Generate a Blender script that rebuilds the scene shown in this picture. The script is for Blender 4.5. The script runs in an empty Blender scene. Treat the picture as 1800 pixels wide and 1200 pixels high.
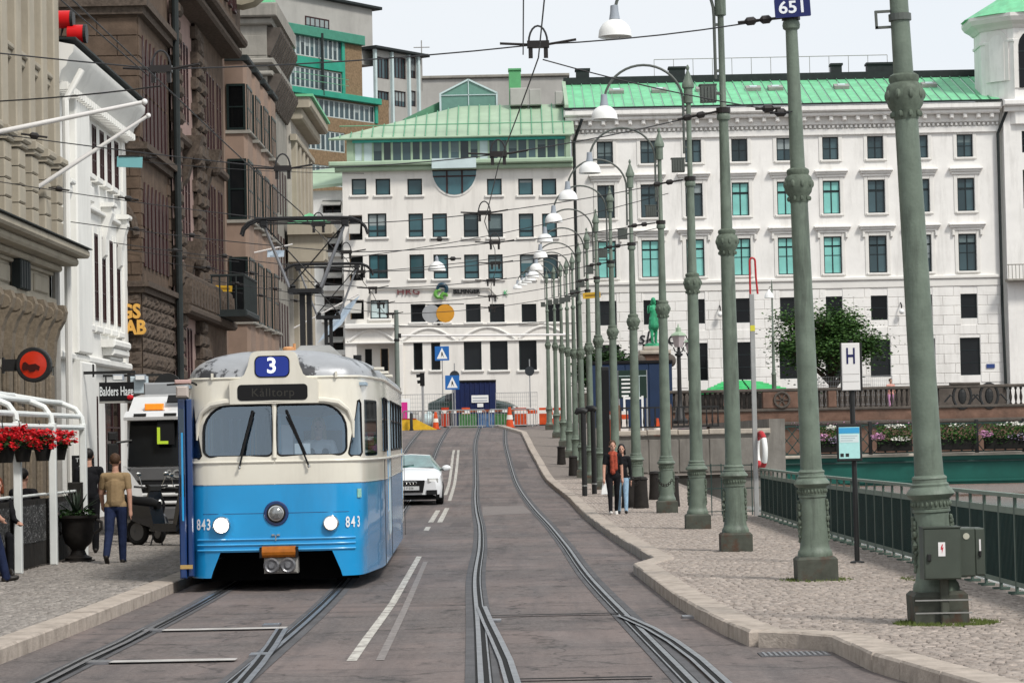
import bpy, bmesh, math, random
import numpy as np
from mathutils import Vector, Matrix
random.seed(7); RNG = np.random.default_rng(5)
S = bpy.context.scene; C = S.collection
R = math.radians; PI = math.pi
# ------------------------------------------------------------------ camera
FPX = 4600.0; ROLL = 0.02
cam_d = bpy.data.cameras.new('camera'); cam = bpy.data.objects.new('camera', cam_d); C.objects.link(cam)
cam_d.sensor_width = 36.0; cam_d.lens = 36.0 * FPX / 1800.0; cam_d.clip_start = 0.1; cam_d.clip_end = 3000
CAMZ = 1.75
cam.location = (0, 0, CAMZ)
YAW = math.atan(11.6 / FPX); PITCH = math.atan(170.3 / FPX)
MC = Matrix.Rotation(YAW, 4, 'Z') @ Matrix.Rotation(PI / 2 + PITCH, 4, 'X') @ Matrix.Rotation(-ROLL, 4, 'Z')
cam.rotation_euler = MC.to_euler()
S.camera = cam
# ------------------------------------------------------------------ world: bright overcast sky
SUN_EL = R(48); SUN_AZ = R(-38)         # hazy sun behind the camera, to the right
W = bpy.data.worlds.new('World'); S.world = W; W.use_nodes = True
nt = W.node_tree; nt.nodes.clear()
sky = nt.nodes.new('ShaderNodeTexSky'); sky.sky_type = 'NISHITA'; sky.sun_disc = False
sky.sun_elevation = SUN_EL; sky.sun_rotation = PI + SUN_AZ; sky.air_density = 1.0; sky.dust_density = 2.0
tc = nt.nodes.new('ShaderNodeTexCoord'); mp = nt.nodes.new('ShaderNodeMapping'); mp.inputs['Scale'].default_value = (1.5, 1.5, 4.0)
ns = nt.nodes.new('ShaderNodeTexNoise'); ns.inputs['Scale'].default_value = 2.2; ns.inputs['Detail'].default_value = 6
cr = nt.nodes.new('ShaderNodeValToRGB'); cr.color_ramp.elements[0].position = 0.3; cr.color_ramp.elements[1].position = 0.62
cr.color_ramp.elements[0].color = (0.86, 0.86, 0.86, 1); cr.color_ramp.elements[1].color = (1, 1, 1, 1)
cloud = nt.nodes.new('ShaderNodeRGB'); cloud.outputs[0].default_value = (4.5, 4.72, 4.95, 1)
mx = nt.nodes.new('ShaderNodeMix'); mx.data_type = 'RGBA'
bg = nt.nodes.new('ShaderNodeBackground'); bg.inputs['Strength'].default_value = 0.1
wo = nt.nodes.new('ShaderNodeOutputWorld')
L = nt.links.new
L(tc.outputs['Generated'], mp.inputs['Vector']); L(mp.outputs[0], ns.inputs['Vector']); L(ns.outputs['Fac'], cr.inputs['Fac'])
L(cr.outputs['Color'], mx.inputs['Factor']); L(sky.outputs[0], mx.inputs[6]); L(cloud.outputs[0], mx.inputs[7])
L(mx.outputs[2], bg.inputs['Color']); L(bg.outputs[0], wo.inputs['Surface'])
# ------------------------------------------------------------------ sun
sd = bpy.data.lights.new('sun', 'SUN'); sun = bpy.data.objects.new('sun', sd); C.objects.link(sun)
sd.energy = 1.5; sd.angle = R(11); sd.color = (1.0, 0.96, 0.9)
sun.location = (30, -40, 60)
_d = Vector((math.sin(SUN_AZ) * math.cos(SUN_EL), math.cos(SUN_AZ) * math.cos(SUN_EL), -math.sin(SUN_EL)))
sun.rotation_euler = _d.to_track_quat('-Z', 'Y').to_euler()
S.view_settings.view_transform = 'Standard'; S.view_settings.look = 'None'
S.view_settings.exposure = 0.95; S.view_settings.gamma = 1.0
try: S.cycles.max_bounces = 6; S.cycles.transparent_max_bounces = 12
except Exception: pass
# ------------------------------------------------------------------ picture <-> place
_CM = MC.to_3x3()
def ray(px, py):
    return _CM @ Vector(((px - 900) / FPX, (600 - py) / FPX, -1.0))
def at(px, py, Y):                       # the point at distance Y down the street behind that pixel
    d = ray(px, py); t = Y / d.y
    return Vector((d.x * t, Y, CAMZ + d.z * t))
def sc(Y): return FPX / Y                # pixels per metre at distance Y
_gp = np.array([(-80, .1), (0, .05), (19, -.02), (26, -.08), (33, -.1), (46, -.14), (56, -.14), (66, -.1), (85, 0), (98, .1),
                (107, .4), (115, .75), (130, 1.5), (153, 2.45), (175, 2.7), (900, 2.9)])
_gy = np.linspace(-80, 900, 1961); _gz = np.interp(_gy, _gp[:, 0], _gp[:, 1])
_gz = np.convolve(np.pad(_gz, 8, mode='edge'), np.ones(17) / 17, mode='valid')
def zg(y): return float(np.interp(y, _gy, _gz))
def ground(px, py, up=0.0):
    d = ray(px, py); lo = 8.0
    prev = lo
    for y in np.arange(lo, 260, 0.25):
        if CAMZ + d.z * y / d.y <= zg(y) + up:
            return Vector((d.x * y / d.y, y, zg(y) + up))
    y = 200.0
    return Vector((d.x * y / d.y, y, zg(y) + up))
# ------------------------------------------------------------------ materials
MATS = {}
def mat(name, col, rough=0.6, metal=0.0, var=0.12, scale=3.0, bump=0.0, bscale=60.0, dirt=0.0, dirtcol=(0.05, 0.045, 0.04), spec=None,
        emit=None, streak=False, alpha=None, coat=0.0, dscale=0.8, dlo=0.5, dhi=0.75):
    if name in MATS: return MATS[name]
    m = bpy.data.materials.new(name); m.use_nodes = True; MATS[name] = m
    t = m.node_tree; b = t.nodes['Principled BSDF']; ln = t.links.new
    b.inputs['Roughness'].default_value = rough; b.inputs['Metallic'].default_value = metal
    b.inputs['Specular IOR Level'].default_value = spec if spec is not None else (.16 if rough > .55 else .3 if rough > .3 else .5)
    if coat: b.inputs['Coat Weight'].default_value = coat; b.inputs['Coat Roughness'].default_value = 0.06
    b.inputs['Base Color'].default_value = (*col, 1)
    geo = t.nodes.new('ShaderNodeNewGeometry'); src = geo.outputs['Position']
    if var > 0:
        n = t.nodes.new('ShaderNodeTexNoise'); n.inputs['Scale'].default_value = scale; n.inputs['Detail'].default_value = 5; n.inputs['Roughness'].default_value = 0.62
        ln(src, n.inputs['Vector'])
        r = t.nodes.new('ShaderNodeValToRGB'); r.color_ramp.elements[0].position = 0.28; r.color_ramp.elements[1].position = 0.72
        r.color_ramp.elements[0].color = (*[c * (1 - var) for c in col], 1); r.color_ramp.elements[1].color = (*[min(1, c * (1 + var)) for c in col], 1)
        ln(n.outputs['Fac'], r.inputs['Fac']); out = r.outputs['Color']
        if dirt > 0:
            mpn = t.nodes.new('ShaderNodeMapping'); mpn.inputs['Scale'].default_value = (1.6, 1.6, 0.22) if streak else (1, 1, 1)
            ln(src, mpn.inputs['Vector'])
            n2 = t.nodes.new('ShaderNodeTexNoise'); n2.inputs['Scale'].default_value = dscale; n2.inputs['Detail'].default_value = 8; n2.inputs['Roughness'].default_value = 0.7
            ln(mpn.outputs[0], n2.inputs['Vector'])
            r2 = t.nodes.new('ShaderNodeMapRange'); r2.inputs[1].default_value = dlo; r2.inputs[2].default_value = dhi; r2.inputs[4].default_value = dirt
            ln(n2.outputs['Fac'], r2.inputs[0])
            mxx = t.nodes.new('ShaderNodeMix'); mxx.data_type = 'RGBA'; mxx.inputs[7].default_value = (*dirtcol, 1)
            ln(r2.outputs[0], mxx.inputs[0]); ln(out, mxx.inputs[6]); out = mxx.outputs[2]
        ln(out, b.inputs['Base Color'])
    if bump > 0:
        n3 = t.nodes.new('ShaderNodeTexNoise'); n3.inputs['Scale'].default_value = bscale; n3.inputs['Detail'].default_value = 4
        ln(src, n3.inputs['Vector'])
        bp = t.nodes.new('ShaderNodeBump'); bp.inputs['Strength'].default_value = bump; bp.inputs['Distance'].default_value = 0.02
        ln(n3.outputs['Fac'], bp.inputs['Height']); ln(bp.outputs[0], b.inputs['Normal'])
    if emit:
        b.inputs['Emission Color'].default_value = (*emit[0], 1); b.inputs['Emission Strength'].default_value = emit[1]
    return m
def vary(m, lo=.45, hi=1.7):
    """each object wearing this material gets its own tone"""
    t = m.node_tree; b = t.nodes['Principled BSDF']; oi = t.nodes.new('ShaderNodeObjectInfo'); mr = t.nodes.new('ShaderNodeMapRange'); mr.inputs[3].default_value = lo; mr.inputs[4].default_value = hi
    mu = t.nodes.new('ShaderNodeMix'); mu.data_type = 'RGBA'; mu.blend_type = 'MULTIPLY'; mu.inputs[0].default_value = 1.0
    src = b.inputs['Base Color'].links[0].from_socket; t.links.new(oi.outputs['Random'], mr.inputs[0]); t.links.new(src, mu.inputs[6]); t.links.new(mr.outputs[0], mu.inputs[7]); t.links.new(mu.outputs[2], b.inputs['Base Color']); return m
def glass_mat(name, tint=(0.8, 0.85, 0.88), refl=0.3, rough=0.02):
    if name in MATS: return MATS[name]
    m = bpy.data.materials.new(name); m.use_nodes = True; MATS[name] = m
    t = m.node_tree; t.nodes.clear(); ln = t.links.new
    o = t.nodes.new('ShaderNodeOutputMaterial'); tr = t.nodes.new('ShaderNodeBsdfTransparent'); tr.inputs[0].default_value = (*tint, 1)
    g = t.nodes.new('ShaderNodeBsdfGlossy'); g.inputs['Roughness'].default_value = rough; g.inputs[0].default_value = (0.74, 0.88, 1, 1)
    lw = t.nodes.new('ShaderNodeLayerWeight'); lw.inputs['Blend'].default_value = 0.25
    mr = t.nodes.new('ShaderNodeMapRange'); mr.inputs[3].default_value = refl; mr.inputs[4].default_value = 1.0
    ms = t.nodes.new('ShaderNodeMixShader')
    ln(lw.outputs['Facing'], mr.inputs[0]); ln(mr.outputs[0], ms.inputs[0]); ln(tr.outputs[0], ms.inputs[1]); ln(g.outputs[0], ms.inputs[2]); ln(ms.outputs[0], o.inputs[0])
    return m
# ------------------------------------------------------------------ mesh builder
class MB:
    def __init__(s): s.v = []; s.f = []; s.m = []; s.k = 0
    def add(s, vs, fs, k=None):
        o = len(s.v); s.v += [tuple(p) for p in vs]; s.f += [tuple(i + o for i in f) for f in fs]; s.m += [s.k if k is None else k] * len(fs); return s
    def box(s, x0, x1, y0, y1, z0, z1, k=None):
        return s.add([(x0, y0, z0), (x1, y0, z0), (x1, y1, z0), (x0, y1, z0), (x0, y0, z1), (x1, y0, z1), (x1, y1, z1), (x0, y1, z1)],
                     [(0, 3, 2, 1), (4, 5, 6, 7), (0, 1, 5, 4), (1, 2, 6, 5), (2, 3, 7, 6), (3, 0, 4, 7)], k)
    def cbox(s, x0, x1, y0, y1, z0, z1, c=0.01, k=None):      # box with its front (-y) edges chamfered
        a = [(x0, z0), (x1, z0), (x1, z1), (x0, z1)]; b = [(x0 + c, z0 + c), (x1 - c, z0 + c), (x1 - c, z1 - c), (x0 + c, z1 - c)]
        vs = [(p[0], y0, p[1]) for p in b] + [(p[0], y0 + c, p[1]) for p in a] + [(p[0], y1, p[1]) for p in a]
        fs = [(0, 1, 2, 3)]
        for r in (0, 4):
            for i in range(4):
                j = (i + 1) % 4; fs.append((r + i, r + 4 + i, r + 4 + j, r + j))
        return s.add(vs, fs, k)
    def mbox(s, M, size, k=None):
        x, y, z = size[0] / 2, size[1] / 2, size[2] / 2
        P = [M @ Vector(p) for p in [(-x, -y, -z), (x, -y, -z), (x, y, -z), (-x, y, -z), (-x, -y, z), (x, -y, z), (x, y, z), (-x, y, z)]]
        return s.add(P, [(0, 3, 2, 1), (4, 5, 6, 7), (0, 1, 5, 4), (1, 2, 6, 5), (2, 3, 7, 6), (3, 0, 4, 7)], k)
    def bar(s, a, b, w, h=None, k=None):
        a = Vector(a); b = Vector(b); d = b - a; h = h or w
        M = Matrix.Translation((a + b) / 2) @ d.to_track_quat('Y', 'Z').to_matrix().to_4x4()
        return s.mbox(M, (w, d.length, h), k)
    def tube(s, pts, r, n=8, k=None, cap=True):
        pts = [Vector(p) for p in pts]; N = len(pts)
        rs = [r] * N if not hasattr(r, '__len__') else list(r)
        vs = []; prev = None
        for i, p in enumerate(pts):
            d = (pts[min(i + 1, N - 1)] - pts[max(i - 1, 0)])
            if d.length < 1e-9: d = Vector((0, 0, 1))
            d.normalize()
            if prev is None:
                up = Vector((0, 0, 1)) if abs(d.z) < 0.9 else Vector((0, 1, 0))
                u = d.cross(up).normalized()
            else:
                u = (prev - d * prev.dot(d)).normalized()
            prev = u; w = d.cross(u)
            for j in range(n):
                a = 2 * PI * j / n; vs.append(p + (u * math.cos(a) + w * math.sin(a)) * rs[i])
        fs = []
        for i in range(N - 1):
            for j in range(n):
                j2 = (j + 1) % n; fs.append((i * n + j, i * n + j2, (i + 1) * n + j2, (i + 1) * n + j))
        if cap: fs += [tuple(reversed(range(n))), tuple(range((N - 1) * n, N * n))]
        return s.add(vs, fs, k)
    def lathe(s, prof, n=16, o=(0, 0, 0), k=None, axis='Z', cap=True):
        vs = []
        for r, z in prof:
            for j in range(n):
                a = 2 * PI * (j + .5) / n; p = (r * math.cos(a), r * math.sin(a), z)
                if axis == 'Y': p = (p[0], z, p[1])
                if axis == 'X': p = (z, p[0], p[1])
                vs.append((p[0] + o[0], p[1] + o[1], p[2] + o[2]))
        fs = []
        for i in range(len(prof) - 1):
            for j in range(n):
                j2 = (j + 1) % n; q = (i * n + j, i * n + j2, (i + 1) * n + j2, (i + 1) * n + j)
                fs.append(q if axis != 'Y' else q[::-1])
        if cap: fs += [tuple(reversed(range(n))), tuple(range((len(prof) - 1) * n, len(prof) * n))]
        return s.add(vs, fs, k)
    def sphere(s, c, r, n=10, m=7, k=None):
        if not hasattr(r, '__len__'): r = (r, r, r)
        prof = [(math.sin(PI * i / m), -math.cos(PI * i / m)) for i in range(m + 1)]
        prof[0] = (0.02, -1); prof[-1] = (0.02, 1); vs = []; fs = []
        for rr, z in prof:
            for j in range(n):
                a = 2 * PI * j / n; vs.append((c[0] + r[0] * rr * math.cos(a), c[1] + r[1] * rr * math.sin(a), c[2] + r[2] * z))
        for i in range(m):
            for j in range(n):
                j2 = (j + 1) % n; fs.append((i * n + j, i * n + j2, (i + 1) * n + j2, (i + 1) * n + j))
        fs += [tuple(reversed(range(n))), tuple(range(m * n, (m + 1) * n))]
        return s.add(vs, fs, k)
    def prism(s, poly, y0, y1, k=None):      # poly: (x,z) counter-clockwise seen from -y; extruded from y0 (front) to y1
        n = len(poly); vs = [(p[0], y0, p[1]) for p in poly] + [(p[0], y1, p[1]) for p in poly]
        fs = [tuple(range(n)), tuple(reversed(range(n, 2 * n)))]
        for i in range(n):
            j = (i + 1) % n; fs.append((i, i + n, j + n, j))
        return s.add(vs, fs, k)
    def prismx(s, poly, x0, x1, k=None):     # poly: (y,z) profile extruded along x
        n = len(poly); vs = [(x0, p[0], p[1]) for p in poly] + [(x1, p[0], p[1]) for p in poly]
        fs = [tuple(range(n)), tuple(reversed(range(n, 2 * n)))]
        for i in range(n):
            j = (i + 1) % n; fs.append((i, i + n, j + n, j))
        return s.add(vs, fs, k)
    def mesh(s, name, mats, smooth=False, ang=38):
        me = bpy.data.meshes.new(name); me.from_pydata(s.v, [], s.f)
        mats = mats if isinstance(mats, (list, tuple)) else [mats]
        for m in mats: me.materials.append(m)
        if len(mats) > 1: me.polygons.foreach_set('material_index', s.m)
        if smooth:
            me.shade_smooth(); me.set_sharp_from_angle(angle=R(ang))
        me.update(); return me
    def build(s, name, mats, parent=None, smooth=False, loc=None, ang=38):
        return link(name, s.mesh(name, mats, smooth, ang), parent, loc)
def fixn(me):
    bm = bmesh.new(); bm.from_mesh(me); bmesh.ops.recalc_face_normals(bm, faces=bm.faces); bm.to_mesh(me); bm.free(); return me
def link(name, me, parent=None, loc=None, rot=None):
    o = bpy.data.objects.new(name, me); C.objects.link(o)
    if parent: o.parent = parent
    if loc is not None: o.location = loc
    if rot is not None: o.rotation_euler = rot
    return o
def empty(name, loc=(0, 0, 0), rz=0.0, parent=None):
    o = bpy.data.objects.new(name, None); C.objects.link(o); o.location = loc; o.rotation_euler = (0, 0, rz); o.empty_display_size = 0.2
    if parent: o.parent = parent
    return o
def tag(o, label=None, cat=None, group=None, kind=None):
    if label: o['label'] = label
    if cat: o['category'] = cat
    if group: o['group'] = group
    if kind: o['kind'] = kind
    return o
def thing(name, label, cat, loc=(0, 0, 0), rz=0.0, group=None): return tag(empty(name, loc, rz), label, cat, group)
def copy_tree(o, parent=None):
    c = o.copy(); C.objects.link(c); c.parent = parent
    for ch in o.children: copy_tree(ch, c)
    return c
def text_mesh(txt, size=1.0, ext=0.004, bold=0.0, shear=0.0, spacing=1.0):
    cu = bpy.data.curves.new('letters', 'FONT'); cu.body = txt; cu.size = size; cu.extrude = ext; cu.offset = bold; cu.shear = shear; cu.space_character = spacing
    cu.align_x = 'CENTER'; cu.align_y = 'CENTER'; cu.resolution_u = 3
    o = bpy.data.objects.new('letters', cu); C.objects.link(o)
    dg = bpy.context.evaluated_depsgraph_get(); me = bpy.data.meshes.new_from_object(o.evaluated_get(dg))
    bpy.data.objects.remove(o); bpy.data.curves.remove(cu)
    return me
def text(name, txt, size, m, parent, loc, rot=(PI / 2, 0, 0), sx=1.0, **kw):
    me = text_mesh(txt, size, **kw); me.name = name; me.materials.clear(); me.materials.append(m)
    o = link(name, me, parent, loc, rot); o.scale = (sx, 1, 1); return o
def rrect(x0, x1, z0, z1, r, n=4):
    rs = r if hasattr(r, '__len__') else (r, r, r, r)     # corners: bl, br, tr, tl
    P = []
    for (cx, cz, a0), q in zip(((x0, z0, 180), (x1, z0, 270), (x1, z1, 0), (x0, z1, 90)), rs):
        sx = 1 if cx == x0 else -1; sz = 1 if cz == z0 else -1
        for i in range(n + 1):
            a = R(a0 + 90 * i / n); P.append((cx + sx * q + q * math.cos(a), cz + sz * q + q * math.sin(a)))
    return P
# ------------------------------------------------------------------ palette
def road_mat():
    m = mat('road_asphalt', (.14, .122, .116), .82, var=.0); t = m.node_tree; b = t.nodes['Principled BSDF']; N = t.nodes.new; ln = t.links.new
    geo = N('ShaderNodeNewGeometry')
    def noise(scale, vec=(1, 1, 1), det=6, rough=.65, dist=0.0):
        mp_ = N('ShaderNodeMapping'); mp_.inputs['Scale'].default_value = vec; ln(geo.outputs['Position'], mp_.inputs[0]); n = N('ShaderNodeTexNoise'); n.inputs['Scale'].default_value = scale; n.inputs['Detail'].default_value = det; n.inputs['Roughness'].default_value = rough; n.inputs['Distortion'].default_value = dist; ln(mp_.outputs[0], n.inputs[0]); return n.outputs['Fac']
    def ramp(f, lo, hi, a=0.0, b_=1.0):
        r = N('ShaderNodeMapRange'); r.inputs[1].default_value = lo; r.inputs[2].default_value = hi; r.inputs[3].default_value = a; r.inputs[4].default_value = b_; ln(f, r.inputs[0]); return r.outputs[0]
    def mixc(f, a, c):
        x = N('ShaderNodeMix'); x.data_type = 'RGBA'
        ln(f, x.inputs[0])
        for i, q in ((6, a), (7, c)):
            if isinstance(q, tuple): x.inputs[i].default_value = (*q, 1)
            else: ln(q, x.inputs[i])
        return x.outputs[2]
    c = mixc(ramp(noise(26, det=4), .3, .7), (.082, .072, .069), (.205, .178, .168))                 # aggregate
    c = mixc(ramp(noise(.32, det=5), .42, .62, 0, .6), c, (.225, .178, .163))                          # large worn areas
    c = mixc(ramp(noise(1.0, (2.2, .09, 1), 5), .5, .7, 0, .55), c, (.075, .07, .072))                # tyre tracks along the street
    c = mixc(ramp(noise(1.0, (.22, 1.7, 1), 6), .52, .66, 0, .5), c, (.085, .078, .077))              # cross joints and repairs
    c = mixc(ramp(noise(3.2, (1, .6, 1), 8, .75), .55, .68, 0, .8), c, (.042, .04, .04))            # oil and grime spots
    c = mixc(ramp(noise(2.1, (1.6, .5, 1), 7, .7, .6), .6, .74, 0, .5), c, (.27, .235, .215))         # scuffed pale spots
    vo = N('ShaderNodeTexVoronoi'); vo.feature = 'DISTANCE_TO_EDGE'; vo.inputs['Scale'].default_value = .42; mpv = N('ShaderNodeMapping'); mpv.inputs['Scale'].default_value = (1, .55, 1)
    nv = N('ShaderNodeTexNoise'); nv.inputs['Scale'].default_value = 1.3; nv.inputs['Detail'].default_value = 4; ln(geo.outputs['Position'], nv.inputs[0]); ad = N('ShaderNodeVectorMath'); ad.operation = 'ADD'; sb = N('ShaderNodeVectorMath'); sb.operation = 'SCALE'; sb.inputs['Scale'].default_value = 1.1
    ln(nv.outputs['Color'], sb.inputs[0]); ln(geo.outputs['Position'], ad.inputs[0]); ln(sb.outputs[0], ad.inputs[1]); ln(ad.outputs[0], mpv.inputs[0]); ln(mpv.outputs[0], vo.inputs['Vector'])
    c = mixc(ramp(vo.outputs['Distance'], 0.0, .012, .65, 0), c, (.035, .033, .033))                  # cracks
    ln(c, b.inputs['Base Color'])
    bp = N('ShaderNodeBump'); bp.inputs['Strength'].default_value = .6; bp.inputs['Distance'].default_value = .015; ln(noise(55, det=3), bp.inputs['Height']); ln(bp.outputs[0], b.inputs['Normal'])
    ln(ramp(noise(1.2, (1.5, .2, 1)), .4, .7, .9, .6), b.inputs['Roughness'])
    return m
M_road = road_mat()
M_patch = mat('dark_asphalt', (0.115, 0.1, 0.096), 0.85, var=0.2, scale=4, bump=0.4, bscale=90)
M_strip = mat('rail_surround', (0.105, 0.104, 0.108), 0.85, var=0.2, scale=3, bump=0.4, bscale=60, dirt=.5, dirtcol=(.06, .06, .06))
M_steel = mat('rail_steel', (0.33, 0.33, 0.34), 0.36, 1.0, var=0.3, scale=5)
M_groove = mat('rail_groove', (0.02, 0.02, 0.02), 0.9, var=0.0)
M_white = mat('road_paint', (0.55, 0.53, 0.48), 0.8, var=0.15, scale=7, dirt=0.85, dirtcol=(0.16, 0.14, 0.13), dscale=7, dlo=.46, dhi=.6)
M_sett = mat('granite_sett', (0.27, 0.245, 0.222), 0.8, var=0.32, scale=17, bump=0.5, bscale=70, dirt=.5, dirtcol=(.10, .085, .075), dscale=1.2)
M_sett2 = mat('quay_sett', (0.345, 0.296, 0.26), 0.8, var=0.3, scale=17, bump=0.5, bscale=70, dirt=.35, dirtcol=(.15, .12, .105), dscale=1.4)
M_joint = mat('sand_joint', (0.09, 0.08, 0.07), 0.95, var=0.25, scale=9)
M_kerb = mat('kerb_granite', (0.40, 0.345, 0.295), 0.8, var=0.22, scale=6, bump=0.4, bscale=40, dirt=.7, dirtcol=(.13, .105, .085), dscale=2.5)
M_water = mat('canal_water_m', (0.35, 0.38, 0.38), 0.12, var=0.1, scale=0.6, bump=0.35, bscale=1.6)
M_stone = mat('quay_stone', (0.1, 0.085, 0.073), 0.85, var=0.25, scale=2, bump=0.5, bscale=12, dirt=.6, streak=True)
M_blackmet = mat('black_metal', (0.02, 0.02, 0.02), 0.5, var=0.15)
M_dark = mat('very_dark', (0.012, 0.012, 0.013), 0.7, var=0.0)
# ------------------------------------------------------------------ ground sheet (road) with the canal left open
QX = 5.32                                   # quay edge
def sheet(name, cols, ys, up, m, hole=None):
    mb = MB(); nx = len(cols)
    for y in ys:
        z = zg(y) + up
        for x in cols: mb.v.append((x, y, z))
    for i in range(len(ys) - 1):
        for j in range(nx - 1):
            if hole and hole((cols[j] + cols[j + 1]) / 2, (ys[i] + ys[i + 1]) / 2): continue
            a = i * nx + j; mb.f.append((a, a + 1, a + nx + 1, a + nx)); mb.m.append(0)
    return mb.build(name, m)
_cols = [-600, -200, -80, -30, -14, -8, -4, 0, 3, QX, 9.4, 30, 80, 200, 600]
_ys = sorted(set([-80, -40, -10] + list(np.arange(0, 180, 1.5)) + [100.0, 131.5, 200, 250, 350, 500, 900]))
road = sheet('road', _cols, _ys, 0, M_road, lambda x, y: (x > QX and y < 100) or (x > 9.4 and y < 131.5))
tag(road, kind='structure')
water = MB().add([(QX - .3, -80, -1.0), (600, -80, -1.0), (600, 131.6, -1.0), (QX - .3, 131.6, -1.0)], [(0, 1, 2, 3)]).build('canal_water', M_water)
tag(water, kind='structure')
# quay walls under the near edge
qw = thing('quay_wall', 'dark stone quay wall dropping from the green railing to the canal', 'wall', (0, 0, 0))
mb = MB()
for i in range(-20, 100, 4):
    mb.add([(QX, i, -2), (QX, i + 4, -2), (QX, i + 4, zg(i + 4) + .1), (QX, i, zg(i) + .1), (QX - .5, i, -2), (QX - .5, i + 4, -2), (QX - .5, i + 4, zg(i + 4) - .05), (QX - .5, i, zg(i) - .05)],
           [(0, 1, 2, 3), (4, 7, 6, 5)])
mb.build('wall_face', M_stone, qw)
# ------------------------------------------------------------------ kerb lines
_kr = [(921, 763), (934, 790), (950, 818), (1008, 880), (1039, 911), (1086, 946), (1168, 997), (1133, 1008), (1207, 1063), (1249, 1090), (1300, 1117), (1348, 1135), (1427, 1139), (1494, 1144), (1568, 1181), (1618, 1198)]
KR = [ground(*p) for p in _kr]
KR = [Vector((p.x, p.y, 0)) for p in KR]
_last = KR[-1] + (KR[-1] - KR[-2]).normalized() * 6
KR.append(Vector((min(_last.x, 4.2), _last.y, 0))); KR.append(Vector((4.2, 6, 0)))
KR.insert(0, Vector((KR[0].x - 1.5, KR[0].y + 12, 0)))
KL = [Vector((-4.5, 4, 0)), Vector((-4.52, 20, 0)), Vector((-4.55, 36, 0)), Vector((-4.7, 60, 0)), Vector((-5.3, 80, 0)), Vector((-6.3, 100, 0)), Vector((-8.3, 130, 0))]
def along(poly, step):
    out = []
    for a, b in zip(poly[:-1], poly[1:]):
        n = max(1, round((b - a).length / step))
        for i in range(n): out.append((a.lerp(b, i / n), a.lerp(b, (i + 1) / n)))
    return out
KH = 0.12
def pavement(name, kerb, far_x, side, ys, m, label=None):
    """a raised sheet between a kerb line and far_x; side=+1 when the pavement lies right of its kerb"""
    ky = sorted([(p.y, p.x) for p in kerb])
    mb = MB(); yy = sorted(set(list(ys) + [k[0] for k in ky if ys[0] < k[0] < ys[-1]]))
    prev = None
    for y in yy:
        kx = np.interp(y, [k[0] for k in ky], [k[1] for k in ky]) + side * 0.16
        fx = far_x(y); z = zg(y) + KH - 0.012
        row = [(kx + (fx - kx) * t, y, z) for t in (0, .33, .66, 1)]
        mb.v += row
    n = len(yy)
    for i in range(n - 1):
        for j in range(3):
            a = i * 4 + j; mb.f.append((a, a + 1, a + 5, a + 4) if side > 0 else (a, a + 4, a + 5, a + 1)); mb.m.append(0)
    o = mb.build(name, m); tag(o, kind='structure'); return o
def kx_at(kerb, y):
    ky = sorted([(p.y, p.x) for p in kerb]); return float(np.interp(y, [k[0] for k in ky], [k[1] for k in ky]))
def rx(y): return QX if y < 100 else 9.4
M_far1 = mat('far_setts', (.16, .14, .125), .9, var=.35, scale=8, bump=.6, bscale=40)
M_far2 = mat('far_quay_setts', (.2, .172, .152), .9, var=.3, scale=8, bump=.6, bscale=40)
pav_r = pavement('quay_pavement', KR, lambda y: QX if y < 99 else 8.5, 1, list(np.arange(6, 146, 1.0)), M_far2)
pav_l = pavement('pavement', KL, lambda y: -11.2, -1, list(np.arange(4, 128, 1.0)), M_far1)
def kerb_stones(kerb, parent, side, step=1.0):
    cache = {}; out = []
    for a, b in along(kerb, step):
        d = b - a; Ln = d.length
        if Ln < 0.05: continue
        key = (round(Ln, 1), random.randint(0, 2))
        if key not in cache:
            l = key[0] - 0.012; w = 0.30; h = KH + 0.02; e = 0.018; j = lambda: random.uniform(-.006, .006)
            v = [(-l / 2, -w / 2, -.1), (l / 2, -w / 2, -.1), (l / 2, w / 2, -.1), (-l / 2, w / 2, -.1),
                 (-l / 2, -w / 2, h - e + j()), (l / 2, -w / 2, h - e + j()), (l / 2, w / 2, h - e), (-l / 2, w / 2, h - e),
                 (-l / 2 + e, -w / 2 + e + j(), h + j()), (l / 2 - e, -w / 2 + e + j(), h + j()), (l / 2 - e, w / 2 - e, h), (-l / 2 + e, w / 2 - e, h)]
            f = [(0, 1, 5, 4), (1, 2, 6, 5), (2, 3, 7, 6), (3, 0, 4, 7), (4, 5, 9, 8), (5, 6, 10, 9), (6, 7, 11, 10), (7, 4, 8, 11), (8, 9, 10, 11)]
            cache[key] = MB().add(v, f).mesh('kerb_stone', M_kerb)
        mid = (a + b) / 2; slope = (zg(b.y) - zg(a.y)) / Ln
        o = link('kerb_stone', cache[key], parent, (mid.x, mid.y, zg(mid.y)), (0, -math.atan(slope), math.atan2(d.y, d.x)))
        o.scale = (Ln / key[0], 1, 1)
kerb_stones(KR, pav_r, 1); kerb_stones([p for p in KL if p.y < 75], pav_l, -1, 1.3)
for _m in (M_sett, M_sett2):
    _t = _m.node_tree; _b = _t.nodes['Principled BSDF']; _a = _t.nodes.new('ShaderNodeAttribute'); _a.attribute_name = 'tone'; _x = _t.nodes.new('ShaderNodeMix'); _x.data_type = 'RGBA'; _x.blend_type = 'MULTIPLY'; _x.inputs[0].default_value = 1.0
    _t.links.new(_b.inputs['Base Color'].links[0].from_socket, _x.inputs[6]); _t.links.new(_a.outputs['Fac'], _x.inputs[7]); _t.links.new(_x.outputs[2], _b.inputs['Base Color'])
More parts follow.
